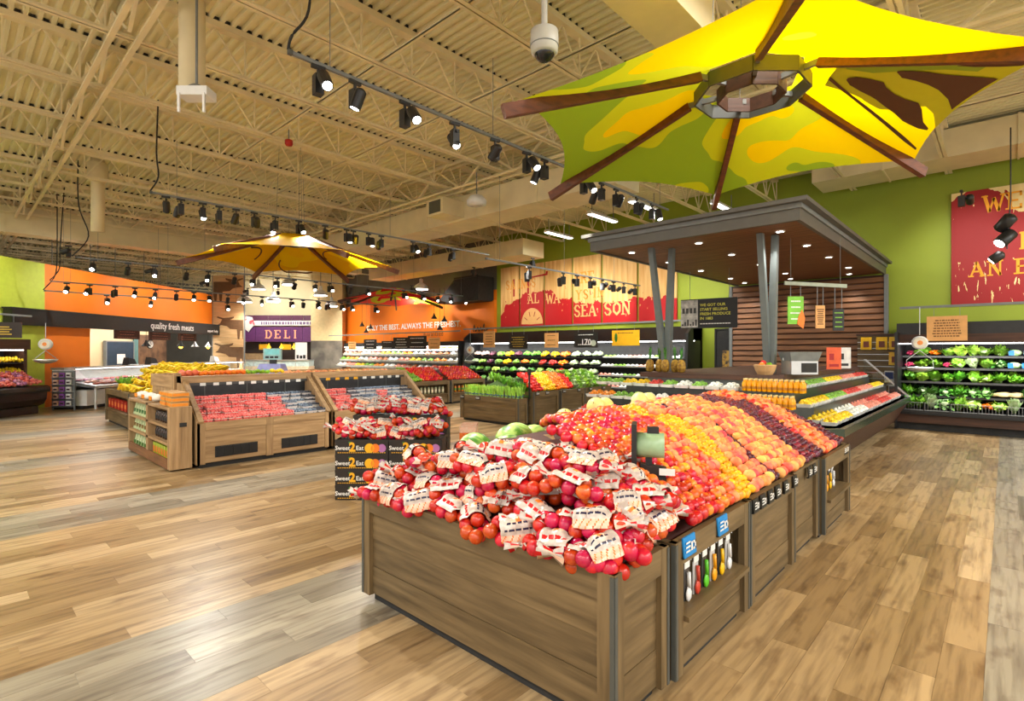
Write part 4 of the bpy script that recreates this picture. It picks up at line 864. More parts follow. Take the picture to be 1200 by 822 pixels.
for ci, (y0, cut) in enumerate(((2.45, ('red',) * 7 + ('blue', 'blue', 'dark')), (4.53, ('red', 'red', 'red', 'dark', 'blue', 'blue', 'red', 'blue', 'blue', 'dark')))):
    for i in range(5):
        for j in range(10):
            kd = cut[j] if not (j == 6 and i > 3) else 'blue'
            nm = {'red': 'red strawberries', 'blue': 'blueberries', 'dark': 'blackberries'}[kd]; w_ = ('near sloped', 'far sloped')[ci]
            for lv in range(2 if i in (0, 4) or (j + i) % 3 == 0 else 1):
                pack(kd, (-8.42 - (.1 + .15 * i), y0 + .13 + .2 * j + rnd.uniform(-.006, .006), .60 + .065 * i + lv * .06), (0, 0, PI / 2 + rnd.uniform(-.06, .06)), 'clear pack of %s in the %s case' % (nm, w_), '%s in the %s case' % (nm, w_))
# raised citrus deck behind the berry cases
t = thing('citrus_stand', 'wooden raised stand of citrus behind the berry cases', 'produce stand', (-10.15, 4.52, 0)); part('stand_body', MB().box(-.72, .72, -2.05, 2.06, .05, 1.18), wood('z', 'light'), t); part('lip', MB().box(-.74, .74, -2.07, -2.03, 1.1, 1.3).box(-.74, .74, 2.03, 2.08, 1.1, 1.3).box(-.74, -.7, -2.03, 2.03, 1.1, 1.3), wood('x', 'light'), t)
part('corner_post', MB().box(.64, .74, -2.1, -2.0, .05, 1.34), wood('z', 'light'), t); part('toe_kick', MB().box(-.7, .7, -2, 2, 0, .05), MBLACK, t)
om, lm_, le, ap = sphere_m('orange', .042, ORA), sphere_m('lime', .034, LIM, (1, 1, 1.15)), lemon_mesh('lemon', .036, LEM), sphere_m('apple', .04, APP)
gm = M('grapefruit_skin', S(220, 90, 60), .4, col2=S(236, 130, 90), scale=8, rand=.1); gf = sphere_m('grapefruit', .05, gm)
for yy in range(46):
    y = 2.58 + .083 * yy
    for row in range(4):
        z = 1.225 + .05 * (1.5 - abs(row - 1.5)) + (.05 if row in (1, 2) else 0); x = -9.46 - .085 * row
        if y < 2.82: a = (gf, 'grapefruit', 'red-orange grapefruit at the left end of the citrus stand', 'grapefruits on the citrus stand')
        elif y < 3.52: a = (om, 'orange', 'bright orange in the row above the near berry case', 'oranges on the citrus stand')
        elif y < 3.95: a = (lm_, 'lime', 'green lime between oranges and lemons on the citrus stand', 'limes on the citrus stand')
        elif y < 4.2: a = (le, 'lemon', 'yellow lemon beside the blue scale on the citrus stand', 'lemons on the citrus stand')
        else: a = (ap, 'apple', 'pale blush apple along the rear of the berry cases', 'apples on the citrus stand')
        if y > 4.2: z -= .045
        tag(mobj(a[1], a[0], None, (x + rnd.uniform(-.01, .01), y + rnd.uniform(-.01, .01), z + rnd.uniform(-.01, .02)), (rnd.uniform(0, 3), rnd.uniform(0, 3), 0)), a[2], a[1], a[3])
SCB = mt('scale_blue', S(128, 134, 190), .35)
t = thing('checkout_scale', 'blue-grey electronic produce scale with a pale screen above the citrus', 'scale', (-10.45, 4.35, 1.18), YAW)
part('base', MB().hexa([(-.3, -.2, 0), (.3, -.2, 0), (.3, .2, 0), (-.3, .2, 0), (-.26, -.18, .1), (.26, -.18, .1), (.26, .18, .1), (-.26, .18, .1)]), SCB, t); part('upper_body', MB().hexa([(-.25, -.16, .1), (.25, -.16, .1), (.25, .16, .1), (-.25, .16, .1), (-.2, -.1, .26), (.2, -.1, .26), (.2, .14, .26), (-.2, .14, .26)]), SCB, t)
part('groove', MB().box(-.262, .262, -.185, -.17, .1, .112), mt('print_white', (0, 0, 0)), t); part('neck', MB().box(-.06, .06, .02, .08, .25, .36), BLACK, t); part('screen_case', MB().box(-.17, .17, .0, .07, .34, .56), mt('screen_case', S(150, 190, 190), .4), t)
part('screen', MB().box(-.14, .14, -.004, 0, .44, .54), mt('screen_teal', S(110, 180, 180), .3, emit=.3), t); q = MB()
for i in range(3): q.box(-.13 + .09 * i, -.06 + .09 * i, -.004, 0, .37, .41)
part('keys', q, BLACK, t)
# end unit with shelves of jars
t = thing('shelf_unit', 'light wooden end shelf with jars and cartons beside the berry case', 'shelf', (-9.7, 2.28, 0))
for x0, x1 in ((-1.2, -1.13), (-.06, .06), (1.1, 1.2)): part('upright', MB().box(x0, x1, -.15, .13, .03, .9), wood('z', 'light'), t)
part('back', MB().box(-1.18, 1.18, .11, .13, .03, .88), wood('z', 'brown'), t)
for z in (.07, .36, .6, .86): part('shelf_board', MB().box(-1.13, 1.1, -.15, .11, z, z + .035), wood('x', 'light'), t)
part('bottom_rail', MB().box(-1.13, 1.1, -.155, -.13, .03, .17), wood('x', 'brown'), t)
for k in range(2): part('side_plank', MB().box(1.2, 1.215, -.15 + .14 * k, -.012 + .14 * k, .03, .9), wood('z', 'light'), t)
part('hand_slot', MB().box(1.215, 1.218, -.03, .06, .62, .68), MBLACK, t)
def small_pack(nm, kind, cat, loc, size, col, lab, label, group, shape='box'):
    t = thing(nm, label, cat, loc, 0, group); w_, d_, h_ = size
    if shape == 'jar': part('glass_body', MB().lathe([(w_ * .9, 0), (w_, .01), (w_, h_ * .75), (w_ * .7, h_ * .86), (w_ * .7, h_ * .9)], 10), mt('jar_' + kind, col, .25), t, True); part('lid', MB().lathe([(w_ * .75, h_ * .88), (w_ * .75, h_)], 10), mt('jar_lid', S(60, 50, 40), .4), t); part('label_band', MB().lathe([(w_ * 1.02, h_ * .2), (w_ * 1.02, h_ * .55)], 10, cap=False), mt('lab_' + kind, lab, .5), t)
    elif shape == 'bag': part('bag_body', MB().hexa([(-w_, -d_, 0), (w_, -d_, 0), (w_, d_, 0), (-w_, d_, 0), (-w_ * .9, -d_ * .3, h_), (w_ * .9, -d_ * .3, h_), (w_ * .9, d_ * .3, h_), (-w_ * .9, d_ * .3, h_)]), mt('pk_' + kind, col, .3, var=.15, scale=20), t); part('label_band', MB().box(-w_ * .6, w_ * .6, -d_ * .9, -d_ * .6, h_ * .2, h_ * .5), mt('lab_' + kind, lab, .5), t)
    else: part('carton_body', MB().box(-w_, w_, -d_, d_, 0, h_), mt('pk_' + kind, col, .5), t); part('label_band', MB().box(-w_ * .8, w_ * .8, -d_ - .003, -d_, h_ * .3, h_ * .75), mt('lab_' + kind, lab, .5), t)
    return t
for lv, z in enumerate((.395, .635)):
    j0 = small_pack('jar', 'dark', 'jar', (-9.5, 2.24, z), (.045, 0, .15), S(50, 30, 18), S(30, 26, 22), 'dark jar on the %s shelf of the end unit' % ('middle', 'upper')[lv], 'jars in the end unit', 'jar')
    for k in range(1, 8): clone(j0, (-9.5 + .125 * k, 2.24, z))
b0 = small_pack('food_box', 'lime', 'box', (-9.5, 2.24, .105), (.055, .06, .2), S(170, 190, 60), S(220, 120, 40), 'green and orange food box on the bottom shelf of the end unit', 'boxes in the end unit')
for k in range(1, 7): clone(b0, (-9.5 + .14 * k, 2.24, .105))
for lv, z in enumerate((.105, .395, .635)):
    b0 = small_pack('snack_bag', 'pale%d' % lv, 'bag', (-10.75, 2.24, z), (.07, .06, .19), S(190, 206, 160), (S(80, 120, 50), S(120, 90, 40), S(60, 110, 60))[lv], 'pale green snack bag on the %s shelf of the end unit' % ('bottom', 'middle', 'upper')[lv], 'snack bags in the end unit', 'bag')
    for k in range(1, 6): clone(b0, (-10.75 + .165 * k, 2.24, z))
for i, (x, z) in enumerate(((-9.0, .9), (-9.0, .97), (-9.02, 1.04), (-8.68, .9), (-8.7, .97), (-8.7, 1.04))):
    c = thing('bread_pack', 'orange-labelled flat pack in the %s stack, %s of three' % (('left', 'right')[i // 3], ('lowest', 'middle', 'top')[i % 3]), 'food pack', (x, 2.28, z), rnd.uniform(-.08, .08)); part('pack_body', MB().box(-.15, .15, -.11, .11, 0, .062), mt('pk_tan', S(206, 160, 100), .5), c); part('label_band', MB().box(-.152, .152, -.113, -.108, .012, .05).box(.148, .153, -.1, .1, .012, .05), mt('lab_orange', S(236, 140, 20), .5), c)
for i in range(3):
    c = thing('flour_bag', 'white paper bag lying on the end unit, %s' % ('leftmost', 'middle', 'nearest the orange packs')[i], 'bag', (-10.6 + .45 * i, 2.27, .9)); part('bag_body', MB().ball((0, 0, .06), .1, 12, 8, (1.5, 1, .6)), mt('paper_white', (.75, .72, .66), .6, bump=.4), c, True); part('label_band', MB().box(-.06, .06, -.104, -.09, .03, .09), mt('lab_orange', (0, 0, 0)), c)

# ================================================================ banana bins
for i, (a, b) in enumerate(((-15.8, -13.45), (-13.4, -11.0))): crate('wooden banana bin with cubbies, %s of two' % ('farther', 'nearer')[i], a, b, 2.63, 4.5, .8, 3, ('-y',))
tag(mobj('display_riser', MB().hexa([(-15.7, 2.75, .72), (-11.1, 2.75, .72), (-11.1, 4.4, .72), (-15.7, 4.4, .72), (-15.5, 3.6, 1.2), (-11.2, 3.6, 1.2), (-11.2, 4.2, 1.2), (-15.5, 4.2, 1.2)]).mesh('display_riser', mt('riser2', S(120, 90, 30), .8))), 'sloped riser under the banana heap', 'riser')
def banana_bunch(seed):
    q = random.Random(seed); mb = MB()
    for k in range(5):
        a = -.5 + .25 * k; pts = [(.1 * math.sin(a) * s + .02 * math.sin(a), .02 * k - .04 + .03 * math.cos(s * 2.6), -.06 + .19 * s - .0 + .03 * math.sin(s * 3)) for s in (0, .25, .5, .75, 1)]
        mb.tube(pts, [.008, .017, .019, .017, .006], 6)
    return mb
bb = [banana_bunch(s).mesh('banana_bunch', BAN, True) for s in (1, 2)]; stem = MB().tube([(0, 0, .12), (.01, 0, .16)], .012, 6).mesh('stem', mt('banana_stem', S(150, 140, 40), .6))
for i in range(24):
    for j in range(6):
        x = -15.5 + .185 * i + rnd.uniform(-.04, .04); y = 2.78 + .2 * j; z = .86 + min(.46, .09 * j * 1.1)
        if x < -14.4 and j < 3: continue
        o = tag(mobj('banana_bunch', bb[(i + j) % 2], None, (x, y, z), (rnd.uniform(.6, 1.5), rnd.uniform(-.3, .3), rnd.uniform(-.9, .9)), rnd.uniform(.95, 1.2)), 'yellow banana bunch heaped on the bins left of the berry case', 'bananas', 'banana bunches')
lf = [leafy('leafy_plant', VG1, 26, .28, .34, .05, s) for s in (1, 2)]
for i in range(5):
    o = tag(mobj('leafy_plant', lf[i % 2], None, (-15.3 + .22 * i, 2.85 + .1 * (i % 2), .82), (0, 0, i), 1), 'green leafy bunch at the far end of the banana bins, %s from the left' % ('first', 'second', 'third', 'fourth', 'fifth')[i], 'greens'); mobj('tie', MB().lathe([(.03, 0), (.035, .03), (.03, .05)], 8).mesh('tie', BAN), o)
for i in range(6): small_pack('gift_box', 'redbox', 'box', (-15.5 + .32 * i, 2.72, .37), (.1, .06, .2), S(170, 40, 24), S(220, 120, 60), 'red box in the cubby of the farther banana bin', 'red boxes under the bananas')
for i in range(7): small_pack('wafer_bag', 'cream', 'bag', (-13.1 + .3 * i, 2.72, .37), (.09, .06, .2), S(216, 196, 140), S(200, 170, 90), 'cream snack bag in the cubby of the nearer banana bin', 'cream bags under the bananas', 'bag')

# ================================================================ middle vegetable bins
crate('wooden bin of green onions at the front of the vegetable island', -9.84, -7.9, 8.68, 9.0, .62, 3)
crate('wooden pepper bin nearest the green onions', -8.8, -7.75, 9.03, 9.96, .76, 3)
crate('wooden pepper bin in the middle of the vegetable island', -8.8, -7.72, 9.99, 10.97, .76, 3)
crate('wooden bin of pale lettuce at the far end of the vegetable island', -8.8, -7.74, 11.0, 12.2, .76, 3)
crate('wooden bin on the hidden side of the vegetable island', -9.9, -8.83, 9.03, 12.2, .76, 3)
tag(mobj('display_riser', MB().hexa([(-9.8, 9.0, .64), (-7.8, 9.0, .64), (-7.8, 12.15, .64), (-9.8, 12.15, .64), (-9.0, 9.3, 1.02), (-8.7, 9.3, 1.02), (-8.7, 12, 1.02), (-9.0, 12, 1.02)]).mesh('display_riser', mt('riser3', S(60, 90, 30), .8))), 'sloped riser under the peppers and lettuce', 'riser')
def onion_bunch(seed):
    q = random.Random(seed); mb = MB()
    for k in range(9):
        a, r_ = q.uniform(0, 6.3), q.uniform(0, .045); x, y = r_ * math.cos(a), r_ * math.sin(a); mb.mi = 0; mb.tube([(x * .6, y * .6, .0), (x, y, .16), (x * 1.7, y * 1.7, .3 + q.uniform(-.03, .03))], .007, 4); mb.mi = 1; mb.tube([(x * .6, y * .6, -.01), (x * .7, y * .7, .07)], .009, 4)
    return mb.mesh('green_onions', [VG2, VG4])
ob = [onion_bunch(s) for s in (1, 2, 3)]; tie = MB().lathe([(.036, .09), (.04, .1), (.036, .11)], 8, cap=False).mesh('tie', mt('tie_blue', S(60, 90, 160), .5))
for i in range(15):
    for j in range(2):
        o = tag(mobj('green_onions', ob[(i + j) % 3], None, (-9.7 + .122 * i, 8.76 + .14 * j, .56), (rnd.uniform(-.1, .1), rnd.uniform(-.1, .1), i), 1), 'upright bunch of green onions in the front vegetable bin', 'green onions', 'green onion bunches'); mobj('tie', tie, o)
def pepper_mesh(m): return MB().lathe([(.001, -.045), (.018, -.042), (.034, -.02), (.038, .012), (.034, .034), (.016, .042), (.008, .034)], 9).mesh('bell_pepper', m, True)
pm_ = {'red': pepper_mesh(PEPR), 'orange': pepper_mesh(PEPO), 'yellow': pepper_mesh(PEPY)}; pst = MB().tube([(0, 0, .034), (.004, 0, .06)], .006, 5).mesh('stem', VG3)
lett = [leafy('lettuce', VG4, 30, .2, .2, .1, 5, .9), leafy('lettuce', VG2, 30, .2, .2, .1, 6, .9), leafy('cabbage', VG3, 30, .18, .16, .1, 7, .9)]
core = MB().ball((0, 0, .06), .07, 8, 6).mesh('heart', VG2, True)
for i in range(40):
    y = 9.1 + .076 * i
    for j in range(12):
        x = -7.82 - .08 * j; z = .78 + .39 * math.sin(min(1, j / 11) * PI / 2) * .8 + .02; ye = y - .55 * (-7.82 - x)
        if ye < 9.0: continue
        c = 'red' if ye < 9.42 else 'yellow' if ye < 9.92 else 'orange' if ye < 10.35 else 'red' if ye < 10.62 else None
        if c is None: continue
        o = tag(mobj('bell_pepper', pm_[c], None, (x, y, z + rnd.uniform(-.01, .02)), (rnd.uniform(.6, 2), rnd.uniform(-1, 1), rnd.uniform(0, 6))), '%s bell pepper in the striped slope of the vegetable island' % c, 'pepper', '%s bell peppers' % c)
for i in range(9):
    for j in range(5):
        x = -7.88 - .17 * j; y = 10.75 + .17 * i; ye = y - .55 * (-7.82 - x)
        if ye < 10.7 and j < 4: continue
        o = tag(mobj('lettuce', lett[(i + j) % 2], None, (x, y, .74 + .075 * j), (0, 0, i + j), 1), 'pale green lettuce head beyond the peppers', 'lettuce', 'lettuce heads'); mobj('heart', core, o)
for i in range(8):
    for j in range(2):
        o = tag(mobj('leafy_greens', lf[(i + j) % 2], None, (-8.05 - .2 * i, 9.02 + .12 * j + .05 * i, .7 + .035 * i), (0, 0, i * 2), .8), 'leafy green bunch between green onions and peppers', 'greens', 'leafy bunches by the peppers'); mobj('heart', core, o, scale=.6)
t = thing('sign_post', 'slim black card post standing between onions and peppers', 'post', (-7.84, 8.98, .6)); part('pole', MB().box(-.015, .015, -.015, .015, 0, .62), BLACK, t); part('card_holder', MB().box(-.05, .05, -.01, .01, .55, .68), BLACK, t)
for i, (x, y, z) in enumerate(((-9.2, 8.665, .53), (-9.75, 8.665, .53))): card((x, y, z), 0, CARDK, .14, .08, ('black price tag in the middle of the green onion bin', 'black price tag at the left corner of the green onion bin')[i], 'black tags on the vegetable island', WINK, '')
for i, y in enumerate((9.15, 9.5, 10.1, 10.7, 11.2, 11.8)): card((-7.71 if y > 9.97 else -7.74, y, .69), PI / 2, CARDK, .12, .07, 'black price tag on the long side of the vegetable island', 'black tags on the vegetable island side', WINK, '')
# tomato island
for i, (a, b) in enumerate(((9.5, 10.95), (11.0, 12.5))): crate('wooden tomato bin with a bottle cubby, %s of two' % ('nearer', 'farther')[i], -14.2, -12.9, a, b, .76, 2, ('+x',))
tag(mobj('display_riser', MB().hexa([(-14.1, 9.6, .66), (-13.0, 9.6, .66), (-13.0, 12.4, .66), (-14.1, 12.4, .66), (-14.1, 9.7, 1.05), (-13.9, 9.7, 1.05), (-13.9, 12.3, 1.05), (-14.1, 12.3, 1.05)]).mesh('display_riser', mt('riser4', S(90, 30, 20), .8))), 'sloped riser under the tomatoes', 'riser')
tm = sphere_m('tomato', .045, TOM, (1, 1, .85)); gm2 = sphere_m('green_tomato', .045, LIM)
cal = leafy('calyx', VG1, 5, .03, .01, .012, 3, 1, .2)
for i in range(29):
    for j in range(9):
        x = -12.99 - .1 * j; y = 9.56 + .1 * i; green = y < 9.95 - .02 * j; pale = 10.75 < y - .2 * j * .1 < 10.95
        if pale: continue
        o = tag(mobj('tomato', gm2 if green else tm, None, (x, y + rnd.uniform(-.01, .01), .79 + .042 * j + rnd.uniform(0, .02)), (rnd.uniform(-.5, .5), rnd.uniform(-.5, .5), 0)), 'green pepper at the near end of the tomato bins' if green else 'red tomato in the sloped bins before the packaged salads', 'tomato', 'green peppers by the tomatoes' if green else 'red tomatoes')
for i in range(8): small_pack('dressing_bottle', 'dress', 'bottle', (-13.0, 9.75 + .14 * i, .37), (.035, 0, .22), S(190, 190, 150), S(230, 220, 190), 'salad dressing bottle in the cubby under the tomatoes', 'dressing bottles', 'jar')
for i in range(7): small_pack('juice_bottle', 'juice', 'bottle', (-13.0, 11.25 + .16 * i, .37), (.04, 0, .22), S(226, 120, 30), S(90, 150, 50), 'orange bottle in the farther tomato bin cubby', 'orange bottles under the tomatoes', 'jar')

def case_lamp(parent, ln, loc, rot, watts):
    ld = bpy.data.lights.new('case_lamp', 'AREA'); ld.shape = 'RECTANGLE'; ld.size = ln; ld.size_y = .06; ld.energy = watts; ld.color = (1, .98, .94)
    o = bpy.data.objects.new('case_lamp', ld); C.objects.link(o); o.parent = parent; o.location = loc; o.rotation_euler = rot
# ================================================================ wooden canopy over the salad bar
CX0, CX1, CY0, CY1, CZ = -5.62, -2.1, 8.15, 15.45, 3.55
COLM = mt('column_grey', S(104, 112, 112), .45, var=.05)
FASC = mt('canopy_grey', S(92, 90, 84), .5, var=.05)
t = thing('canopy', 'flat grey canopy with a slatted wooden soffit over the salad bar', 'canopy', ((CX0 + CX1) / 2, CY0, CZ)); hx = (CX1 - CX0) / 2; L = CY1 - CY0
part('roof', MB().box(-hx - .12, hx + .12, -.12, L, .22, .28), FASC, t)
part('front_fascia', MB().box(-hx, hx, 0, .06, -.02, .22), FASC, t)
for s, nm in ((-1, 'left_fascia'), (1, 'right_fascia')): part('side_fascia', MB().box(min(s * hx, s * (hx - .06)), max(s * hx, s * (hx - .06)), .06, L, -.02, .22), FASC, t)
part('eave_trim', MB().box(-hx - .03, hx + .03, -.03, 0, .15, .22).box(-hx - .03, -hx, 0, L, .15, .22).box(hx, hx + .03, 0, L, .15, .22), GREYM, t)
n = 66; pm = MB().box(-hx + .06, hx - .06, .004, L / n - .006, .01, .03).mesh('soffit_plank', wood('x', 'brown'))
for k in range(n):
    if k * L / n > .07: mobj('soffit_plank', pm, t, (0, k * L / n, 0))
part('soffit_backing', MB().box(-hx + .06, hx - .06, .06, L, .032, .06), MBLACK, t)
dl = MB().lathe([(.055, 0), (.055, .012)], 12).mesh('downlight', LAMP); dr = MB().lathe([(.055, -.004), (.075, -.004), (.075, .012), (.055, .012)], 12, cap=False).mesh('trim_ring', WHITE)
for i, (x, y) in enumerate([(a, b) for b in (.7, 2.2, 3.8, 5.6) for a in (-1.3, 0, 1.3)]):
    o = mobj('downlight', dl, t, (x, y, -.004)); mobj('trim_ring', dr, o)
    if i % 2 == 0: spot(o, 60, 95, (0, 0, -.02))
for x in (-1.35, -.2, 1.1):
    o = mobj('downlight', dl, t, (x, L - .55, -.004)); mobj('trim_ring', dr, o); spot(o, 40, 70, (0, 0, -.02)).rotation_euler = (.35, 0, 0)
for i, (x, y, dx) in enumerate(((-4.5, 8.85, -.17), (-2.78, 8.95, -.05))):
    c = thing('canopy_column', ('pair of leaning grey steel columns under the left front of the canopy', 'pair of leaning grey steel columns under the right front of the canopy')[i], 'column', (x, y, 0))
    part('upright_leg', MB().hexa([(.0, -.06, 1.28), (.12, -.06, 1.28), (.12, .06, 1.28), (0, .06, 1.28), (.03, .1, CZ), (.12, .1, CZ), (.12, .2, CZ), (.03, .2, CZ)]), COLM, c)
    part('leaning_leg', MB().hexa([(-.03, -.06, 1.28), (.07, -.06, 1.28), (.07, .05, 1.28), (-.03, .05, 1.28), (dx - .05, -.2, CZ), (dx + .04, -.2, CZ), (dx + .04, -.1, CZ), (dx - .05, -.1, CZ)]), COLM, c)
    part('post', MB().box(-.05, .13, -.07, .08, 0, 1.3), GREYM, c); part('collar_plate', MB().box(-.08, .16, -.09, .1, 1.3, 1.33), DGREY, c)
# slatted screen wall under the canopy
t = thing('slat_screen', 'dark wooden slatted screen wall under the canopy', 'screen wall', (-3.92, 15.42, 0)); sm_ = MB().hexa([(-1.8, -.035, .02), (1.82, -.035, .02), (1.82, .0, 0), (-1.8, .0, 0), (-1.8, -.02, .125), (1.82, -.02, .125), (1.82, 0, .125), (-1.8, 0, .125)]).mesh('slat', wood('x', 'brown'))
part('backing', MB().box(-1.82, 1.83, .01, .06, 0, CZ - .02), wood('x', 'dark'), t)
for k in range(22): mobj('slat', sm_, t, (0, 0, .2 + .15 * k))
for x in (-1.84, 1.83): part('edge_post', MB().box(x - .04, x + .04, -.06, .06, 0, CZ - .02), GREYM, t)

# ================================================================ salad bar case
DWOOD, DW2 = wood('x', 'dark'), wood('y', 'dark')
SGLASS = mt('dark_steel_deck', S(70, 74, 72), .3, metal=.6)
t = thing('salad_case', 'dark stepped refrigerated island of salads and juices under the canopy', 'display case', (-3.5, 10.7, 0)); ox, oy = -3.5, 10.7
def wx(x0, x1, y0, y1, z0, z1): return MB().box(x0 - ox, x1 - ox, y0 - oy, y1 - oy, z0, z1)
part('toe_kick', wx(-5.0, -2.05, 7.6, 14.1, 0, .14), MBLACK, t)
q = MB(); pl = [(-5.2, 7.35), (-2.35, 7.35), (-1.78, 7.95), (-1.78, 14.15), (-5.2, 14.15)]; pu = [(-5.35, 7.12), (-2.2, 7.12), (-1.52, 7.82), (-1.52, 14.2), (-5.35, 14.2)]; n = 5
def ring_solid(q, a, za, b, zb):
    n = len(a); q.add([(x - ox, y - oy, za) for x, y in a] + [(x - ox, y - oy, zb) for x, y in b], [tuple(range(n - 1, -1, -1)), tuple(range(n, 2 * n))] + [(i, (i + 1) % n, n + (i + 1) % n, n + i) for i in range(n)]); return q
part('base_panel', ring_solid(MB(), pl, .13, pu, .6), DWOOD, t)
part('bumper', ring_solid(MB(), [(x + (.03 if x > -3 else -.03), y + (-.03 if y < 8 else 0)) for x, y in pu], .6, [(x + (.03 if x > -3 else -.03), y + (-.03 if y < 8 else 0)) for x, y in pu], .7), mt('bumper_green', S(44, 58, 44), .25), t)
T = [(.70, .0, 'lower_deck'), (.92, .36, 'middle_deck'), (1.12, .66, 'upper_deck')]
def inset(s): return [(-5.35 + s, 7.12 + s), (-2.2 - s * .6, 7.12 + s), (-1.52 - s, 7.82 + s * .7), (-1.52 - s, 14.2 - s * .3), (-5.35 + s, 14.2 - s * .3)]
for z, s, nm in T: part(nm, ring_solid(MB(), inset(s + .03), z - .22 if s else z - .05, inset(s + .03), z), SGLASS, t)
part('counter_top', ring_solid(MB(), inset(.86), 1.26, inset(.86), 1.34), DWOOD, t); part('counter_core', ring_solid(MB(), inset(.95), 1.1, inset(.95), 1.26), mt('core_grey', S(120, 124, 122), .4), t)
part('end_guard', MB().hexa([(-1.55 - ox, 14.2 - oy, .7), (-1.5 - ox, 14.2 - oy, .7), (-1.5 - ox, 14.22 - oy, .7), (-1.55 - ox, 14.22 - oy, .7), (-2.35 - ox, 14.2 - oy, 1.5), (-2.3 - ox, 14.2 - oy, 1.5), (-2.3 - ox, 14.22 - oy, 1.5), (-2.35 - ox, 14.22 - oy, 1.5)]), STEEL, t)
part('end_glass', MB().prism([(-2.35 - ox, .7), (-1.55 - ox, .7), (-2.3 - ox, 1.48), (-2.35 - ox, 1.48)], 14.205 - oy, 14.212 - oy), GLASS, t)
def tub(kind, col, wd=.075, ht=.07, lid=(.8, .82, .8)):
    p = thing('food_tub', 'x', 'food tub', (0, 0, 0)); part('contents', balls('c', mt('tub_' + kind, col, .4, var=.25, scale=40, rand=.1), 10, .026, wd * .8, wd * .7, ht * .55, 3), [], p) if False else None
    o = mobj('contents', balls('contents', mt('tub_' + kind, col, .4, var=.3, scale=40, rand=.12), 11, .025, wd * .85, wd * .7, ht * .5, 3, seg=(6, 4)), p, (0, 0, .025)); o['kind'] = 'stuff'
    part('tray', MB().hexa([(-wd, -wd * .8, 0), (wd, -wd * .8, 0), (wd, wd * .8, 0), (-wd, wd * .8, 0), (-wd * 1.15, -wd * .95, ht * .5), (wd * 1.15, -wd * .95, ht * .5), (wd * 1.15, wd * .95, ht * .5), (-wd * 1.15, wd * .95, ht * .5)]), mt('tub_plastic', lid, .2), p); return p
tubs = {k: tub(k, c) for k, c in (('green', S(120, 170, 60)), ('white', S(226, 230, 222)), ('orange', S(240, 140, 30)), ('red', S(200, 60, 50)), ('yellow', S(250, 200, 30)), ('pink', S(230, 140, 120)), ('brown', S(150, 90, 50)))}; tu = set()
def put_tub(k, loc, rz, label, group, sc_=1):
    sc_ *= 1.25
    if k not in tu: tu.add(k); o = tubs[k]; o.location = loc; o.rotation_euler = (0, 0, rz); o['label'] = label; o['group'] = group; o.scale = (sc_,) * 3
    else: clone(tubs[k], loc, (0, 0, rz), label, group, scale=sc_)
def make_bottle():
    b = thing('juice_bottle', 'x', 'bottle', (0, 0, 0)); part('juice', MB().lathe([(.03, 0), (.034, .01), (.034, .1), (.028, .125), (.015, .15), (.015, .16)], 10), mt('orange_juice', S(250, 170, 10), .2), b, True); part('cap', MB().lathe([(.017, .158), (.017, .18)], 10), mt('cap_pale', S(240, 220, 150), .4), b); part('label_band', MB().lathe([(.035, .035), (.035, .07)], 10, cap=False), mt('bottle_label', S(190, 120, 20), .5), b); return b
jb = make_bottle(); jf = True
for lv, (z, y, x0, x1, n) in enumerate(((1.12, 7.86, -2.75, -2.0, 12), (.92, 7.56, -2.6, -2.05, 9))):
    for i in range(n):
        for r_ in range(2):
            p = (x0 + (x1 - x0) * i / (n - 1), y + r_ * .085, z); lab = 'orange juice bottle on the %s step of the salad island' % ('upper', 'middle')[lv]
            if jf: jb.location = p; jb['label'] = lab; jb['group'] = 'juice bottles on the salad island'; jf = False
            else: clone(jb, p, None, lab, 'juice bottles on the salad island')
for lv, (z, y, ks) in enumerate(((.70, 7.3, ('red', 'green', 'orange', 'white', 'green', 'brown')), (.92, 7.58, ('orange', 'green', 'white', 'red', 'brown', 'white')), (1.12, 7.88, ('green', 'yellow', 'red', 'orange', 'white', 'white', 'green', 'white')))):
    xs = -5.1; i = 0
    while xs < (-2.75 if lv else -2.2):
        for r_ in range(2):
            k = ks[(i // 2) % len(ks)] if lv < 2 or xs < -4.1 else ('white', 'green')[i % 2 if i % 3 else 0]
            put_tub(k, (xs, y + .17 * r_ - (.06 if lv else 0), z + (.0 if not r_ else .0)), rnd.uniform(-.1, .1), 'tub of %s salad on the %s step facing the fruit stand' % (k, ('lower', 'middle', 'upper')[lv]), '%s tubs on the salad island' % k, 1.05)
        xs += .24; i += 1
for lv, (z, x, ks) in enumerate(((.70, -1.72, ('yellow', 'white', 'pink', 'red', 'pink')), (.92, -2.02, ('yellow', 'green', 'red', 'pink')), (1.12, -2.32, ('brown', 'green', 'yellow', 'pink', 'red')))):
    y = 8.1; i = 0
    while y < 13.9:
        for r_ in range(2 if lv == 0 else 1):
            k = ks[(i // 5) % len(ks)]; put_tub(k, (x - .2 * r_, y, z + .015 * r_), PI / 2 + rnd.uniform(-.1, .1), 'tub of %s cut food on the %s step by the right aisle' % (k, ('lower', 'middle', 'upper')[lv]), '%s tubs on the right side of the salad island' % k, 1.05)
        y += .24; i += 1
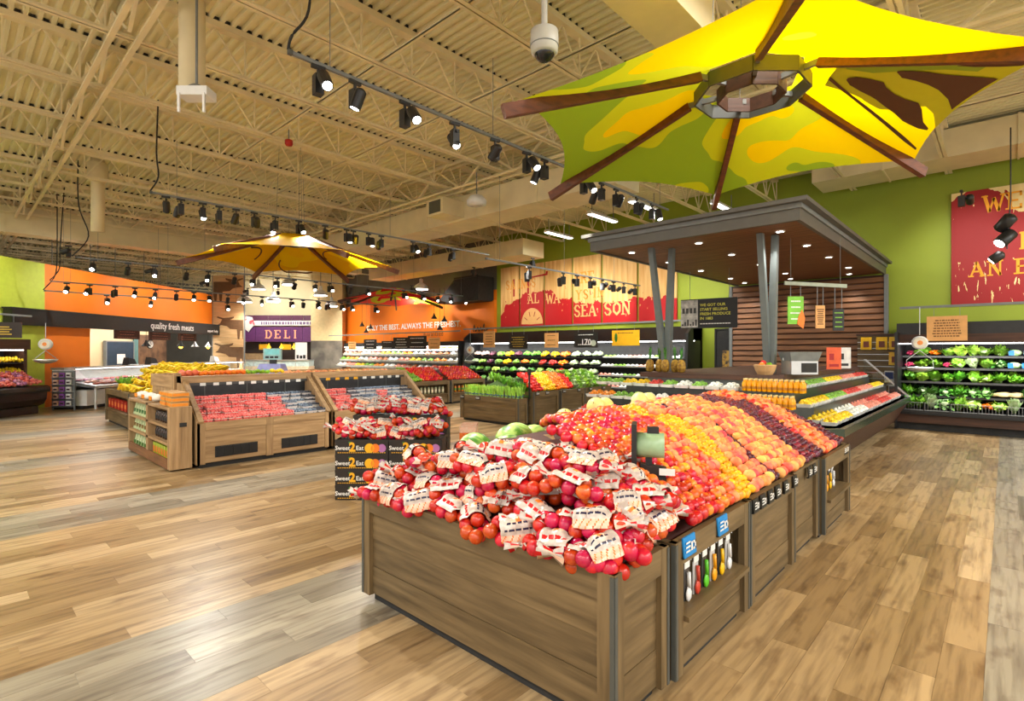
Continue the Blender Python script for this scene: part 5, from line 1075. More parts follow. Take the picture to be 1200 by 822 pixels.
# things standing on the counter
PINE = M('pineapple_skin', S(120, 84, 30), .6, col2=S(190, 150, 50), scale=30, rand=.1, bump=.4)
pbody = MB().lathe([(.03, 0), (.06, .02), (.07, .08), (.068, .14), (.05, .19), (.025, .21)], 12).mesh('fruit_body', PINE, True); pcrown = leafy('crown', VG3, 22, .09, .26, .025, 9, .5, .2)
for i in range(5):
    p = thing('pineapple', 'leafy pineapple on the left end of the salad counter, %s in the row' % ('first', 'second', 'third', 'fourth', 'fifth')[i], 'pineapple', (-4.42 + .14 * i, 8.18 + .07 * (i % 2), 1.34), i, 'pineapples on the counter'); mobj('fruit_body', pbody, p); mobj('crown', pcrown, p, (0, 0, .19))
t = thing('fruit_bag', 'open brown paper bag of apples on the salad counter', 'bag', (-2.62, 8.35, 1.34), YAW); part('paper', MB().lathe([(.1, 0), (.13, .05), (.16, .14), (.15, .15), (.12, .06)], 9), mt('kraft_paper', S(200, 160, 110), .7, bump=.4), t)
for i, (x, y, z) in enumerate(((-.05, 0, .14), (.05, -.02, .14), (0, .06, .17), (.07, .06, .13))): part('apple', MB().ball((x, y, z), .045, 10, 7), (PEPO, LIM, PEPR, VG2)[i], t, True)
t = thing('display_box', 'steel and dark glass counter appliance beside the paper bag', 'appliance', (-2.3, 8.9, 1.34), YAW); part('body', MB().box(-.2, .2, -.15, .15, 0, .2), STEEL, t); part('bowl', MB().hexa([(-.2, -.15, .2), (.2, -.15, .2), (.2, .15, .2), (-.2, .15, .2), (-.24, -.19, .34), (.24, -.19, .34), (.24, .19, .34), (-.24, .19, .34)]), mt('smoke_glass', (.2, .22, .22), .1), t); part('label_plate', MB().box(-.05, .18, -.156, -.15, .03, .17), MBLACK, t)
t = thing('tap', 'small chrome tap on the salad counter', 'tap', (-2.5, 8.9, 1.34)); part('pipe', MB().tube(sw([(0, 0, 0), (0, 0, .2), (.0, -.03, .26), (.0, -.09, .25), (0, -.1, .2)], 4), .012, 6), STEEL, t, True); part('base', MB().lathe([(.03, 0), (.025, .03)], 10), STEEL, t)
for i, (c, lab) in enumerate(((S(230, 90, 40), 'orange printed menu card standing at the right end of the counter'), (S(220, 220, 216), 'white printed menu card standing at the right end of the counter'))):
    t = thing('menu_card', lab, 'card', (-2.4 + .02 * i, 11.6 + .75 * i, 1.34), YAW); part('card', MB().box(-.14, .14, -.005, .005, 0, .42), mt('menu%d' % i, c, .5), t); part('picture', MB().box(-.09, .0, -.008, -.005, .18, .3), mt('menu_ink%d' % i, (S(170, 20, 20), S(30, 30, 30))[i], .5), t); part('caption', MB().box(-.09, .09, -.008, -.005, .05, .1), MAT['menu_ink%d' % i], t)
# pegboard of yellow bags between screen and right-hand case
t = thing('peg_panel', 'grey-brown slatted peg panel left of the leafy greens case', 'panel', (-2.17, 15.25, 0)); part('panel', MB().box(-.48, .42, 0, .05, 0, 2.05), wood('x', 'bin'), t)
for k in range(13): part('groove', MB().box(-.48, .42, -.006, 0, .15 + .145 * k, .165 + .145 * k), STEEL, t)
part('top_cap', MB().box(-.5, .44, -.03, .06, 2.05, 2.1), wood('x', 'dark'), t)
for i, (x, z) in enumerate(((-2.46, 1.72), (-2.15, 1.72), (-1.9, 1.72), (-1.9, 1.36))):
    c = thing('snack_pouch', 'yellow snack pouch on the peg panel, %s' % ('upper left', 'upper middle', 'upper right', 'lower right')[i], 'pouch', (x, 15.2, z)); part('pouch', MB().hexa([(-.11, -.05, 0), (.11, -.05, 0), (.11, .02, 0), (-.11, .02, 0), (-.11, 0, .3), (.11, 0, .3), (.11, .01, .3), (-.11, .01, .3)]), mt('pouch_yellow', S(240, 190, 20), .3), c); part('picture', MB().box(-.05, .06, -.056, -.04, .06, .2), mt('pouch_brown', S(130, 60, 30), .4), c)
for i, (x, z) in enumerate(((-2.0, .95), (-1.92, .62))):
    c = thing('pouch', ('blue and white pack on the peg panel', 'white bottle pack low on the peg panel')[i], 'pouch', (x, 15.18, z)); part('pack_body', MB().box(-.09, .09, -.03, .03, 0, .27), WHITE, c); part('print', MB().box(-.08, .08, -.034, -.03, .08, .24), (mt('pack_blue', S(40, 60, 120), .4), BLACK)[i], c)

# ================================================================ right-hand case of greens
t = thing('greens_case', 'black multi-deck refrigerated case of leafy greens at the right wall', 'display case', (1.0, 14.1, 0)); x0, x1 = -2.72, 3.5
part('kick', MB().box(x0, x1, .15, 1.4, 0, .16), MBLACK, t); part('base', MB().box(x0, x1, .05, 1.45, .16, .34), DWOOD, t)
part('bumper', MB().box(x0 - .02, x1, -.03, .12, .34, .43).box(x0 - .02, x1, -.05, -.03, .36, .4), BLACK, t)
part('back', MB().box(x0, x1, 1.3, 1.5, .4, 2.1), MBLACK, t); part('end_panel', MB().box(x0 - .05, x0, .05, 1.5, 0, 2.1), BLACK, t)
part('header', MB().box(x0 - .05, x1, .35, 1.5, 2.05, 2.3), BLACK, t); part('header_strip', MB().box(x0 - .05, x1, .34, .36, 1.86, 2.05), DWOOD, t); part('lamp_strip', MB().box(x0, x1, .36, .42, 1.84, 1.86), mt('case_glow', (1, .97, .92), emit=6), t)
case_lamp(t, 6, (.4, .33, 1.83), (.25, 0, 0), 70)
SH = [(.43, .12, 1.3), (.72, .5, 1.3), (1.02, .62, 1.3), (1.32, .74, 1.3), (1.58, .84, 1.3)]
for z, a, b in SH:
    part('shelf', MB().box(x0, x1, a, b, z - .03, z), BLACK, t); part('price_strip', MB().box(x0, x1, a - .006, a, z - .04, z + .005), mt('clear_rail', (0, 0, 0)), t)
gl = {'kale': leafy('leafy_bunch', VG1, 30, .2, .2, .07, 11, .9, .6), 'chard': leafy('leafy_bunch', VG2, 28, .2, .2, .09, 12, .8, .6), 'dark': leafy('leafy_bunch', VG3, 28, .22, .17, .05, 13, 1, .8), 'pale': leafy('leafy_bunch', VG4, 22, .16, .2, .08, 14, .7, .4), 'lime': leafy('leafy_bunch', VG2, 32, .17, .16, .06, 15, 1, .6)}
bandm = MB().lathe([(.04, .02), (.05, .06), (.04, .09)], 8).mesh('stalks', VG4, True)
carr = balls('carrots', PEPO, 16, .03, .09, .08, .08, 4, (1, 2.4, 1)); radm = balls('radishes', M('radish_pink', S(190, 50, 90), .4, rand=.1), 16, .026, .09, .08, .07, 5); pars = balls('parsnips', M('parsnip_cream', S(224, 196, 140), .6, rand=.1), 12, .03, .16, .08, .08, 6, (3.4, 1, 1))
rows = (((0, 'basket'), ('kale', 'kale', 'pale', 'dark', 'chard', 'lime', 'carrot', 'lime', 'pale', 'pale', 'lime', 'lime', 'kale', 'kale')), ((1, ''), ('kale', 'dark', 'dark', 'dark', 'kale', 'dark', 'dark', 'parsnip', 'parsnip', 'dark', '', '', '')), ((2, ''), ('kale', 'chard', 'kale', 'lime', 'kale', 'chard', 'lime', 'kale', 'kale', 'lime', 'kale', 'lime', 'chard')),
        ((3, ''), ('radish', 'lime', 'kale', 'radish', 'chard', 'pale', 'chard', 'dark', 'bag', 'bag', 'bag', 'bag', 'bag', 'bag')), ((4, ''), ('radish', 'lime', 'carrot', 'lime', 'chard', 'chard', 'lime', 'kale', 'bag', 'bag', 'bag', 'bag', 'bag', 'bag')))
LV = ('bottom', 'second', 'middle', 'fourth', 'top')
for (lv, _), items in rows:
    z, a, b = SH[lv]
    for i, k in enumerate(items):
        if not k: continue
        x = 1.0 + x0 + .14 + .215 * i; y = 14.1 + a + .16
        for rr in range(2 if k not in ('bag',) else 1):
            X, Y = x + rnd.uniform(-.03, .03), y + .2 * rr; Z = z + (.05 if lv == 0 else .0)
            if k in gl:
                o = tag(mobj('leafy_bunch', gl[k], None, (X, Y - (.05 if lv else 0), Z + .04 * rr), (rnd.uniform(0, .35), rnd.uniform(-.2, .2), rnd.uniform(0, 6)), rnd.uniform(1.2, 1.5)), '%s on the %s shelf of the greens case' % ({'kale': 'curly green kale bunch', 'chard': 'broad light green chard bunch', 'dark': 'dark green herb bunch', 'pale': 'pale green leek or lettuce bunch', 'lime': 'bright lime green lettuce bunch'}[k], LV[lv]), 'greens', '%s bunches on the %s shelf' % (k, LV[lv])); mobj('stalks', bandm, o)
            elif k == 'bag':
                c = thing('salad_bag', 'blue and clear salad bag on the %s shelf of the greens case' % LV[lv], 'bag', (X, Y - .05, Z), rnd.uniform(-.1, .1), 'salad bags on the %s shelf' % LV[lv]); part('bag_body', MB().ball((0, 0, .07), .1, 10, 7, (1.1, .7, .7)), mt('salad_bag_clear', S(200, 216, 180), .2, col2=S(150, 190, 120), scale=25, bump=.3), c, True); part('blue_print', MB().box(-.1, -.02, -.075, -.05, .02, .12), mt('salad_blue', S(40, 120, 210), .3), c)
            else:
                me, cat, col = {'carrot': (carr, 'carrots', 'orange carrots'), 'radish': (radm, 'radishes', 'pink radishes'), 'parsnip': (pars, 'parsnips', 'cream parsnips')}[k]
                o = tag(mobj(cat, me, None, (X, Y, Z + .03), (0, 0, rnd.uniform(-.2, .2))), 'pile of %s on the %s shelf of the greens case' % (col, LV[lv]), cat, '%s on the %s shelf' % (col, LV[lv]), 'stuff')
        if lv == 0 and i % 2 == 0:
            c = thing('wire_basket', 'clear wire basket holding greens on the bottom shelf of the greens case', 'basket', (x + .1, y - .1, z), 0, 'wire baskets'); q = MB()
            for s in range(9): q.box(-.2 + .05 * s, -.196 + .05 * s, -.1, -.096, 0, .16)
            part('wires', q, STEEL, c); part('rim', MB().box(-.205, .205, -.102, -.094, .155, .163).box(-.205, .205, -.102, -.094, 0, .008), STEEL, c); part('sides', MB().box(-.206, -.2, -.1, .3, 0, .16).box(.2, .206, -.1, .3, 0, .16), mt('clear_rail', (0, 0, 0)), c)

# ================================================================ long wall case of vegetables in baskets
t = thing('vegetable_case', 'long black stepped wall case of vegetables in round baskets', 'display case', (-11.3, 14.5, 0)); x0, x1 = -5.1, 4.6
part('kick', MB().box(x0, x1, .1, 1.1, 0, .15), MBLACK, t); part('base', MB().box(x0, x1, 0, 1.1, .15, .4), DWOOD, t); part('bumper', MB().box(x0, x1, -.04, .05, .4, .48), BLACK, t); part('back', MB().box(x0, x1, 1.0, 1.12, .4, 2.0), MBLACK, t)
part('header', MB().box(x0, x1, .5, 1.12, 2.0, 2.42), mt('header_dark', S(30, 16, 12), .5), t); part('lamp_strip', MB().box(x0, x1, .52, .58, 1.97, 2.0), MAT['case_glow'], t)
q = MB().prism([(0, 0), (1.1, 0), (1.1, 2.42), (.45, 2.42), (.15, 2.2), (.05, .48)], 0, .08); o = part('end_panel', q, BLACK, t, loc=(x1, 0, 0), rot=(0, 0, PI / 2)); o = part('end_panel', q, BLACK, t, loc=(x0 + .08, 0, 0), rot=(0, 0, PI / 2))
case_lamp(t, 9.5, (-.25, .48, 1.96), (.2, 0, 0), 110)
WS = [(.5, .05), (.86, .3), (1.16, .48), (1.46, .62)]
for z, a in WS: part('shelf', MB().box(x0, x1, a, 1.0, z - .03, z), BLACK, t)
bshell = MB().lathe([(.12, 0), (.17, .02), (.215, .07), (.22, .075), (.2, .075), (.1, .03)], 14, (0, 0, 0), 1, .7).mesh('basket', MBLACK, True)
BK = {'green': VG1, 'lime': VG2, 'yellow': PEPY, 'orange': PEPO, 'red': PEPR, 'purple': PLUM, 'white': VG4, 'pink': mt('mushroom_pink', S(226, 190, 170), .6, rand=.1), 'dark': VG3}
bm = {k: balls('vegetables', m, 24, .056, .19, .13, .1, 8, seg=(7, 5)) for k, m in BK.items()}
seq = (('white', 'dark', 'green', 'white', 'dark', 'lime', 'green', 'white', 'green', 'dark', 'white', 'green', 'red', 'white'), ('dark', 'green', 'dark', 'lime', 'dark', 'green', 'white', 'dark', 'lime', 'green', 'red', 'pink', 'pink', 'white'), ('white', 'lime', 'purple', 'green', 'yellow', 'green', 'orange', 'green', 'red', 'red', 'orange', 'white', 'white', 'white'), ('pink', 'pink', 'purple', 'green', 'yellow', 'purple', 'green', 'green', 'yellow', 'yellow', 'orange', 'white', 'white', 'white'))
CN = {'green': 'green vegetables', 'lime': 'light green vegetables', 'yellow': 'yellow squash', 'orange': 'orange vegetables', 'red': 'red peppers', 'purple': 'purple vegetables', 'white': 'pale vegetables', 'pink': 'pinkish mushrooms', 'dark': 'dark greens'}
for lv, (z, a) in enumerate(WS):
    for i in range(20):
        x = -16.2 + .46 * i; k = seq[lv][i % 14] if i < 14 else None
        if k:
            o = thing('produce_basket', 'black basket of %s, number %s from the left on the %s step' % (CN[k], ('one', 'two', 'three', 'four', 'five', 'six', 'seven', 'eight', 'nine', 'ten', 'eleven', 'twelve', 'thirteen', 'fourteen')[i], ('lowest', 'second', 'third', 'top')[lv]), 'basket', (x, 14.5 + a + .18, z + .02), 0, 'baskets in the long wall case'); o.rotation_euler = (.25, 0, 0)
            mobj('basket', bshell, o, scale=1.1); v = mobj('vegetables', bm[k], o, (0, 0, .05), (0, 0, i)); v['kind'] = 'stuff'
        else:
            for c_ in range(3):
                put_tub(('white', 'green', 'white', 'pink')[(i + lv) % 4], (x + .16 * c_ - .1, 14.5 + a + .14, z), 0, 'white packaged produce tub at the right end of the wall case, %s step' % ('lowest', 'second', 'third', 'top')[lv], 'packs at the right end of the wall case', .95)
# packaged salads along the orange wall
t = thing('salad_case', 'white-lit stepped wall case of packaged salads along the orange wall', 'display case', (-22.6, 14.5, 0)); x0, x1 = -4.2, 6.0
part('base', MB().box(x0, x1, 0, 1.1, 0, .6), WHITE, t); part('back', MB().box(x0, x1, 1.0, 1.12, .6, 1.9), WHITE, t); part('header', MB().box(x0, x1, .6, 1.12, 1.9, 2.1), MBLACK, t); part('lamp_strip', MB().box(x0, x1, .62, .68, 1.87, 1.9), MAT['case_glow'], t); part('end_panel', MB().box(x1, x1 + .08, 0, 1.1, 0, 2.1), MBLACK, t)
case_lamp(t, 10, (1, .58, 1.86), (.2, 0, 0), 110)
for k, (z, a) in enumerate(((.85, .1), (1.15, .3), (1.45, .5), (1.7, .62))):
    part('shelf', MB().box(x0, x1, a, 1.0, z - .03, z), GREYM, t)
    for i in range(23):
        kk = ('white', 'pink', 'yellow', 'green', 'orange', 'white', 'pink', 'brown')[(i // 2 + k * 3) % 8]
        put_tub(kk, (-26.6 + .45 * i, 14.5 + a + .2, z), 0, 'packaged %s salad tub in the case along the orange wall' % kk, '%s tubs along the orange wall' % kk, 2.1)

# ================================================================ painted wall panels
def mural(name, pts, noise_amt, cream, red, top=False, sc_=2.2):
    """red below a ragged line whose height follows pts (x, z); cream boards above"""
    m = bpy.data.materials.new(name); m.use_nodes = True; n = m.node_tree.nodes; l = m.node_tree.links; b = n['Principled BSDF']; b.inputs['Roughness'].default_value = .6
    tc = n.new('ShaderNodeTexCoord'); sp = n.new('ShaderNodeSeparateXYZ'); l.new(tc.outputs['Object'], sp.inputs[0])
    fc = n.new('ShaderNodeFloatCurve'); x0, x1 = pts[0][0], pts[-1][0]; cv = fc.mapping.curves[0]
    for i, (x, z) in enumerate(pts):
        u = (x - x0) / (x1 - x0)
        if i == 0: cv.points[0].location = (0, z / 3)
        elif i == len(pts) - 1: cv.points[-1].location = (1, z / 3)
        else: cv.points.new(u, z / 3)
    for p in cv.points: p.handle_type = 'VECTOR'
    fc.mapping.update(); mr = n.new('ShaderNodeMapRange'); mr.inputs['From Min'].default_value = x0; mr.inputs['From Max'].default_value = x1; l.new(sp.outputs[0], mr.inputs[0]); l.new(mr.outputs[0], fc.inputs['Value'])
    def noise(scale, st, dt):
        mp = n.new('ShaderNodeMapping'); mp.inputs['Scale'].default_value = st; l.new(tc.outputs['Object'], mp.inputs[0]); q = n.new('ShaderNodeTexNoise'); q.inputs['Scale'].default_value = scale; q.inputs['Detail'].default_value = dt; l.new(mp.outputs[0], q.inputs['Vector']); return q.outputs['Fac']
    def ma(op, a, bb):
        q = n.new('ShaderNodeMath'); q.operation = op
        for i, v in enumerate((a, bb)):
            if isinstance(v, (int, float)): q.inputs[i].default_value = v
            else: l.new(v, q.inputs[i])
        return q.outputs[0]
    h = ma('MULTIPLY', fc.outputs[0], 3); rag = ma('MULTIPLY', ma('SUBTRACT', noise(sc_, (1.6, 1, .9), 6), .5), noise_amt)
    diff = ma('SUBTRACT', ma('ADD', h, rag), sp.outputs[2]); msk = ma('GREATER_THAN', diff, 0)
    spl = ma('MULTIPLY', ma('GREATER_THAN', noise(9, (1, 1, .35), 3), .66), ma('LESS_THAN', ma('ABSOLUTE', diff, 0), .45)); msk2 = ma('ABSOLUTE', ma('SUBTRACT', msk, spl), 0)
    if top:      # cream chalk streaks low on the red
        st = ma('MULTIPLY', ma('GREATER_THAN', noise(5, (3.2, 1, .7), 4), .63), ma('LESS_THAN', sp.outputs[2], .95)); msk2 = ma('MULTIPLY', msk2, ma('SUBTRACT', 1, st))
    cr = n.new('ShaderNodeValToRGB'); cr.color_ramp.elements[0].color = (*cream[0], 1); cr.color_ramp.elements[1].color = (*cream[1], 1); cr.color_ramp.elements[0].position = .3; cr.color_ramp.elements[1].position = .7; l.new(noise(1.5, (6, 6, .5), 5), cr.inputs[0])
    mx = n.new('ShaderNodeMix'); mx.data_type = 'RGBA'; l.new(msk2, mx.inputs[0]); l.new(cr.outputs[0], mx.inputs[6]); mx.inputs[7].default_value = (*red, 1); l.new(mx.outputs[2], b.inputs['Base Color']); return m
CRM = (S(214, 158, 82), S(242, 202, 134)); CL = mt('letter_cream', S(240, 186, 116), .6, var=.03); OL = mt('letter_amber', S(226, 150, 50), .6, var=.03); REDP = mt('mural_red', S(176, 14, 18), .6, var=.05)
t = thing('wall_mural', 'six tall wooden wall panels painted red and cream with the season slogan', 'mural', (-11.4, 15.62, 2.62)); H = 2.46
mm_ = mural('season_paint', [(-3.85, .45), (-3.5, .9), (-2.9, 1.1), (-2.6, 1.28), (-1.7, 1.32), (-1.2, 1.4), (-.9, 1.05), (-.2, .95), (0, .85), (.8, .8), (1.2, .72), (2.4, .78), (3.0, .8), (3.85, .75)], .55, CRM, S(184, 16, 22))
for a, b in ((-15.2, -14.2), (-14.12, -12.93), (-12.85, -11.6), (-11.52, -10.33), (-10.25, -8.93), (-8.85, -7.52)): part('panel', MB().box(a + 11.4, b + 11.4, 0, .05, 0, H), mm_, t)
slab(t, 'SAVINGS', -3.5, 1.55, .36, OL, -.012, .62, .12); slab(t, 'ARE', -.1, 1.5, .4, OL, -.012, .7, .1)
slab(t, 'AL', -2.3, .92, .36, CL); slab(t, 'WA', -1.38, .86, .38, CL, gap=.05); slab(t, 'YS', .02, .92, .34, OL); slab(t, 'IN', .75, .95, .34, OL)
slab(t, 'SEA', -.08, .3, .42, CL, -.012, .72, .05); slab(t, 'SON', 1.2, .3, .44, CL, -.012, .75, .06)
q = MB(); pr = [(-2.1, .1)] + [(-2.1 + .55 * math.cos(a), .12 + .62 * math.sin(a)) for a in [PI * i / 16 for i in range(17)]]; q.prism(pr, -.006, 0); part('sun_disc', q, CL, t)
q = MB()
for k in range(4): a = .5 + .7 * k; q.bar((-2.1 + .28 * math.cos(a), -.009, .12 + .3 * math.sin(a)), (-2.1 + .45 * math.cos(a), -.009, .12 + .5 * math.sin(a)), .004, .03)
part('disc_marks', q, REDP, t); part('barn_roof', MB().prism([(-2.35, 1.95), (-1.4, 2.02), (-1.4, 2.1), (-1.3, 2.1), (-1.32, 1.95), (-2.35, 1.9)], -.005, 0).prism([(-3.1, 1.25), (-3.02, 1.25), (-3.02, 1.95), (-3.1, 1.95)], -.005, 0).prism([(-2.35, 1.3), (-2.25, 1.3), (-2.25, 1.9), (-2.35, 1.9)], -.005, 0), REDP, t)
t = thing('wall_mural', 'large red wall panel with amber slab letters at the right edge', 'mural', (1.2, 15.62, 2.74)); m2 = mural('red_panel_paint', [(-2.1, 2.35), (-1.65, 2.6), (-1.35, 2.42), (-1.0, 1.95), (-.6, 1.75), (0, 1.6), (2.2, 1.7)], .4, (S(230, 200, 130), S(244, 222, 160)), S(152, 10, 14), True)
part('panel', MB().box(-2.1, 2.4, 0, .05, 0, 2.52), m2, t)
AMB = mt('letter_orange', S(240, 160, 20), .6, var=.03)
slab(t, 'WE', -1.55, 2.0, .36, AMB, gap=.1); slab(t, 'IN', -1.0, 1.12, .36, AMB); slab(t, 'AN EX', -1.78, .6, .32, AMB, gap=.22)

# ================================================================ hanging boards
def hang_board(label, x, y, z, a, wd, ht, mat, ztop, name='hanging_sign', lines=0, ink=None, th=.02, group=None):
    t = thing(name, label, 'sign', (x, y, z), a, group); part('board', MB().box(-wd / 2, wd / 2, 0, th, 0, ht), mat, t)
    if ztop > z + ht:
        for s in (-1, 1): part('cord', MB().box(-.004, .004, .006, .014, ht, ztop - z), GREYM, t, loc=(s * wd * .32, 0, 0))
    if lines:
        q = MB(); qr = random.Random(int(abs(x * 10)))
        for k in range(lines):
            w_ = wd * qr.uniform(.25, .4); zz = ht * (.82 - .64 * k / max(1, lines - 1)); xx = -w_
            while xx < w_: l_ = wd * qr.uniform(.03, .09); q.box(xx, min(w_, xx + l_), -.003, 0, zz - ht * .02, zz + ht * .03); xx += l_ + wd * .02
        part('print_lines', q, ink or WINK, t)
    return t
TANB, YELB = mt('tan_board', S(226, 170, 104), .6, var=.06), mt('yellow_board', S(244, 186, 20), .6, var=.04); BRI = mt('brown_ink', S(120, 80, 40), .6)
def sign_rail(label, p0, p1, drops):
    t = thing('sign_rail', label, 'rail', p0); d = Vector(p1) - Vector(p0); part('bar', MB().bar((0, 0, 0), d, .03, .05), GREYM, t)
    for u in drops: v = d * u; part('rod', MB().box(-.01, .01, -.01, .01, .02, DZ - p0[2]), GREYM, t, loc=v)
sign_rail('grey sign rail under the season wall panels', (-15.9, 14.2, 2.55), (-6.4, 14.2, 2.55), ()); sign_rail('grey sign rail in front of the red wall panel', (-1.64, 13.85, 2.6), (3.2, 13.85, 2.6), ())
for x in (-15.4, -13, -9.2, -6.6): part('rail_bracket', MB().box(x - .02, x + .02, 14.2, 15.7, 2.54, 2.58), GREYM, None) if False else None
hang_board('tan hanging board by the corner of orange and green walls', -14.45, 14.2, 1.82, 0, .62, .62, TANB, 2.55, lines=5, ink=BRI)
hang_board('black hanging board with small yellow print', -12.95, 14.2, 1.75, 0, .9, .52, CARDK, 2.55, lines=5, ink=mt('yellow_ink', S(200, 170, 60), .6))
hang_board('small square tan hanging board with faded print', -11.4, 14.2, 1.8, 0, .6, .5, TANB, 2.55, lines=3, ink=BRI)
t = hang_board('black hanging board with chalk figures and a round emblem', -9.97, 14.2, 1.8, 0, .92, .5, CARDK, 2.55, lines=2); txt(t, '170', .02, .08, .2, WINK, -.006); part('emblem', MB().prism([(.3 + .1 * math.cos(a), .14 + .1 * math.sin(a)) for a in [i * PI / 7 for i in range(14)]], -.006, 0), mt('emblem_pale', S(180, 190, 170), .6), t)
t = hang_board('bright yellow hanging board with a green leaf drawing', -8.5, 14.2, 1.85, 0, .95, .47, YELB, 2.55, lines=1, ink=BRI); part('leaf', MB().prism([(-.33 + .05 * math.cos(a), .25 + .14 * math.sin(a)) for a in [i * PI / 6 for i in range(12)]], -.005, 0), PGRN, t)
hang_board('tan hanging board over the leafy greens case', -.87, 13.85, 1.9, 0, .64, .5, TANB, 2.6, lines=7, ink=BRI)
for i, (x, m, ln) in enumerate(((-24.6, TANB, 3), (-22.9, CARDK, 3), (-21.4, CARDK, 2), (-20.3, CARDK, 4), (-19.1, CARDK, 3), (-17.9, TANB, 3))):
    hang_board(('small tan board over the packaged salads, leftmost', 'black menu board second from the left over the salads', 'short black board third from the left over the salads', 'black board fourth from the left over the salads', 'large black board fifth along the orange wall', 'tan board nearest the green wall over the salads')[i], x, 14.3, 1.75, .3, (.5, .8, .7, .9, 1.0, .6)[i], (.4, .5, .4, .55, .6, .5)[i], m, 2.5, lines=ln, ink=BRI if m is TANB else WINK)
sign_rail('thin sign rail along the orange back wall', (-27, 14.3, 2.5), (-16.2, 14.3, 2.5), ())
t = thing('heritage_sign', 'black and white sign with a shopfront picture hanging left of the screen wall', 'sign', (-4.85, 11.6, 2.2), .12)
part('board', MB().box(-.6, .62, 0, .03, 0, .66), CARDK, t); part('photo', MB().box(-.6, -.22, -.004, 0, .02, .64), mt('old_photo', S(150, 150, 146), .6, col2=S(214, 212, 206), scale=9), t)
q = MB()
for i in range(4): q.box(-.57 + .085 * i, -.51 + .085 * i, -.006, -.004, .34, .46)
for i in range(6): q.box(-.58 + .06 * i, -.54 + .06 * i, -.006, -.004, .06, .1 + .05 * (i % 3))
part('photo_windows', q, mt('photo_dark', S(70, 70, 70), .6), t)
YI = mt('chartreuse_ink', S(214, 210, 80), .6)
for i, s in enumerate(('WE GOT OUR', 'START SELLING', 'FRESH PRODUCE', 'IN 1883')): txt(t, s, -.17, .49 - .1 * i, .062, YI, -.004, 'LEFT', bold=.02)
q = MB(); [q.box(-.17 + .06 * i, -.12 + .06 * i, -.003, 0, .09, .11) for i in range(11)]; part('small_print', q, WINK, t)
for s in (-.4, .45): part('cord', MB().box(-.004, .004, .01, .018, .66, 1.3), GREYM, t, loc=(s, 0, 0))
t = thing('sign_rail', 'pale perforated sign rail hanging under the canopy', 'rail', (-2.68, 9.5, 2.82)); part('bar', MB().bar((0, 0, 0), (.75, .72, -.05), .03, .06), mt('pale_rail', S(160, 170, 150), .4), t)
for u in (.1, .9): part('wire', MB().box(-.003, .003, -.003, .003, 0, .75), GREYM, t, loc=(.75 * u, .72 * u, 0))
t = hang_board('lime green hanging sign with a vegetable picture under the canopy', -2.55, 9.66, 2.14, YAW, .26, .46, mt('lime_board', S(120, 190, 50), .5), 2.8, lines=4); part('picture', MB().prism([(.02, .0), (.12, -.08), (.15, .1), (.1, .24), (.04, .12)], -.012, 0), PORA, t)
hang_board('narrow tan hanging sign under the canopy', -2.25, 9.94, 2.07, YAW, .15, .38, TANB, 2.8, lines=8, ink=BRI); hang_board('narrow black hanging sign with green print under the canopy', -2.03, 10.15, 2.03, YAW, .18, .36, CARDK, 2.78, lines=4, ink=mt('green_ink', S(130, 190, 50), .6))
def hang_scale(label, p, zd, zb, ztop, rz):
    t = thing('hanging_scale', label, 'scale', (p[0], p[1], zd), rz); part('dial_case', MB().tube([(0, -.05, 0), (0, .05, 0)], .14, 18), WHITE, t, True); part('dial_face', MB().tube([(0, -.056, 0), (0, -.05, 0)], .11, 18), mt('dial_face', S(226, 220, 200), .4), t); part('needle', MB().tube([(0, -.06, 0), (0, -.056, 0)], .05, 8), mt('dial_orange', S(230, 140, 60), .4), t)
    part('hook', MB().tube([(0, 0, .16), (0, 0, ztop - zd)], .008, 5), STEEL, t); q = MB()
    for s in (-1, 1): q.tube([(0, 0, -.16), (s * .22, 0, -.36), (s * .22, 0, zb - zd + .02)], .008, 5)
    part('chain', q, STEEL, t); part('pan', MB().lathe([(.08, 0), (.2, .04), (.25, .1), (.24, .105), (.19, .05), (.08, .015)], 16, (0, 0, zb - zd - .05)), STEEL, t, True)
hang_scale('hanging dial scale with a steel pan before the onions', camp(-11.9, 13.5), 1.86, 1.42, 2.4, YAW + .3); hang_scale('hanging dial scale with a steel pan before the leafy greens', (-1.3, 13.8), 1.86, 1.3, 2.6, .2); hang_scale('hanging dial scale beside the tan board at the wall corner', (-15.5, 14.2), 1.72, 1.25, 2.55, .3)

# ================================================================ slogan on the orange wall, bulkhead, pendants
t = thing('wall_lettering', 'white slogan lettering on the orange back wall', 'lettering', (-21.6, 15.69, 2.78)); txt(t, 'ONLY THE BEST. ALWAYS THE FRESHEST.', 0, 0, .27, PEARL, -.01, bold=.03, xs=1.12); txt(t, 'guaranteed', 1.9, -.4, .24, mt('script_brown', S(90, 60, 20), .6), -.01)
t = thing('bulkhead', 'black slanted ceiling bulkhead at the end of the orange wall', 'bulkhead', (-15.6, 15.6, 3.75)); part('box', MB().prism([(0, 0), (0, 1.0), (-1.4, 1.0), (-2.6, 0)], -.9, 0), MBLACK, t); part('edge', MB().box(-1.45, .02, -.93, -.9, .95, 1.02), BLACK, t)
struct('wall_back_wing', MB().prism([(-17.6, 0), (-15.5, 0), (-15.5, 3.8), (-16.2, 3.7), (-17.6, 2.9)], 15.55, 15.68), ORANGE, 'orange wing panel beside the green wall')
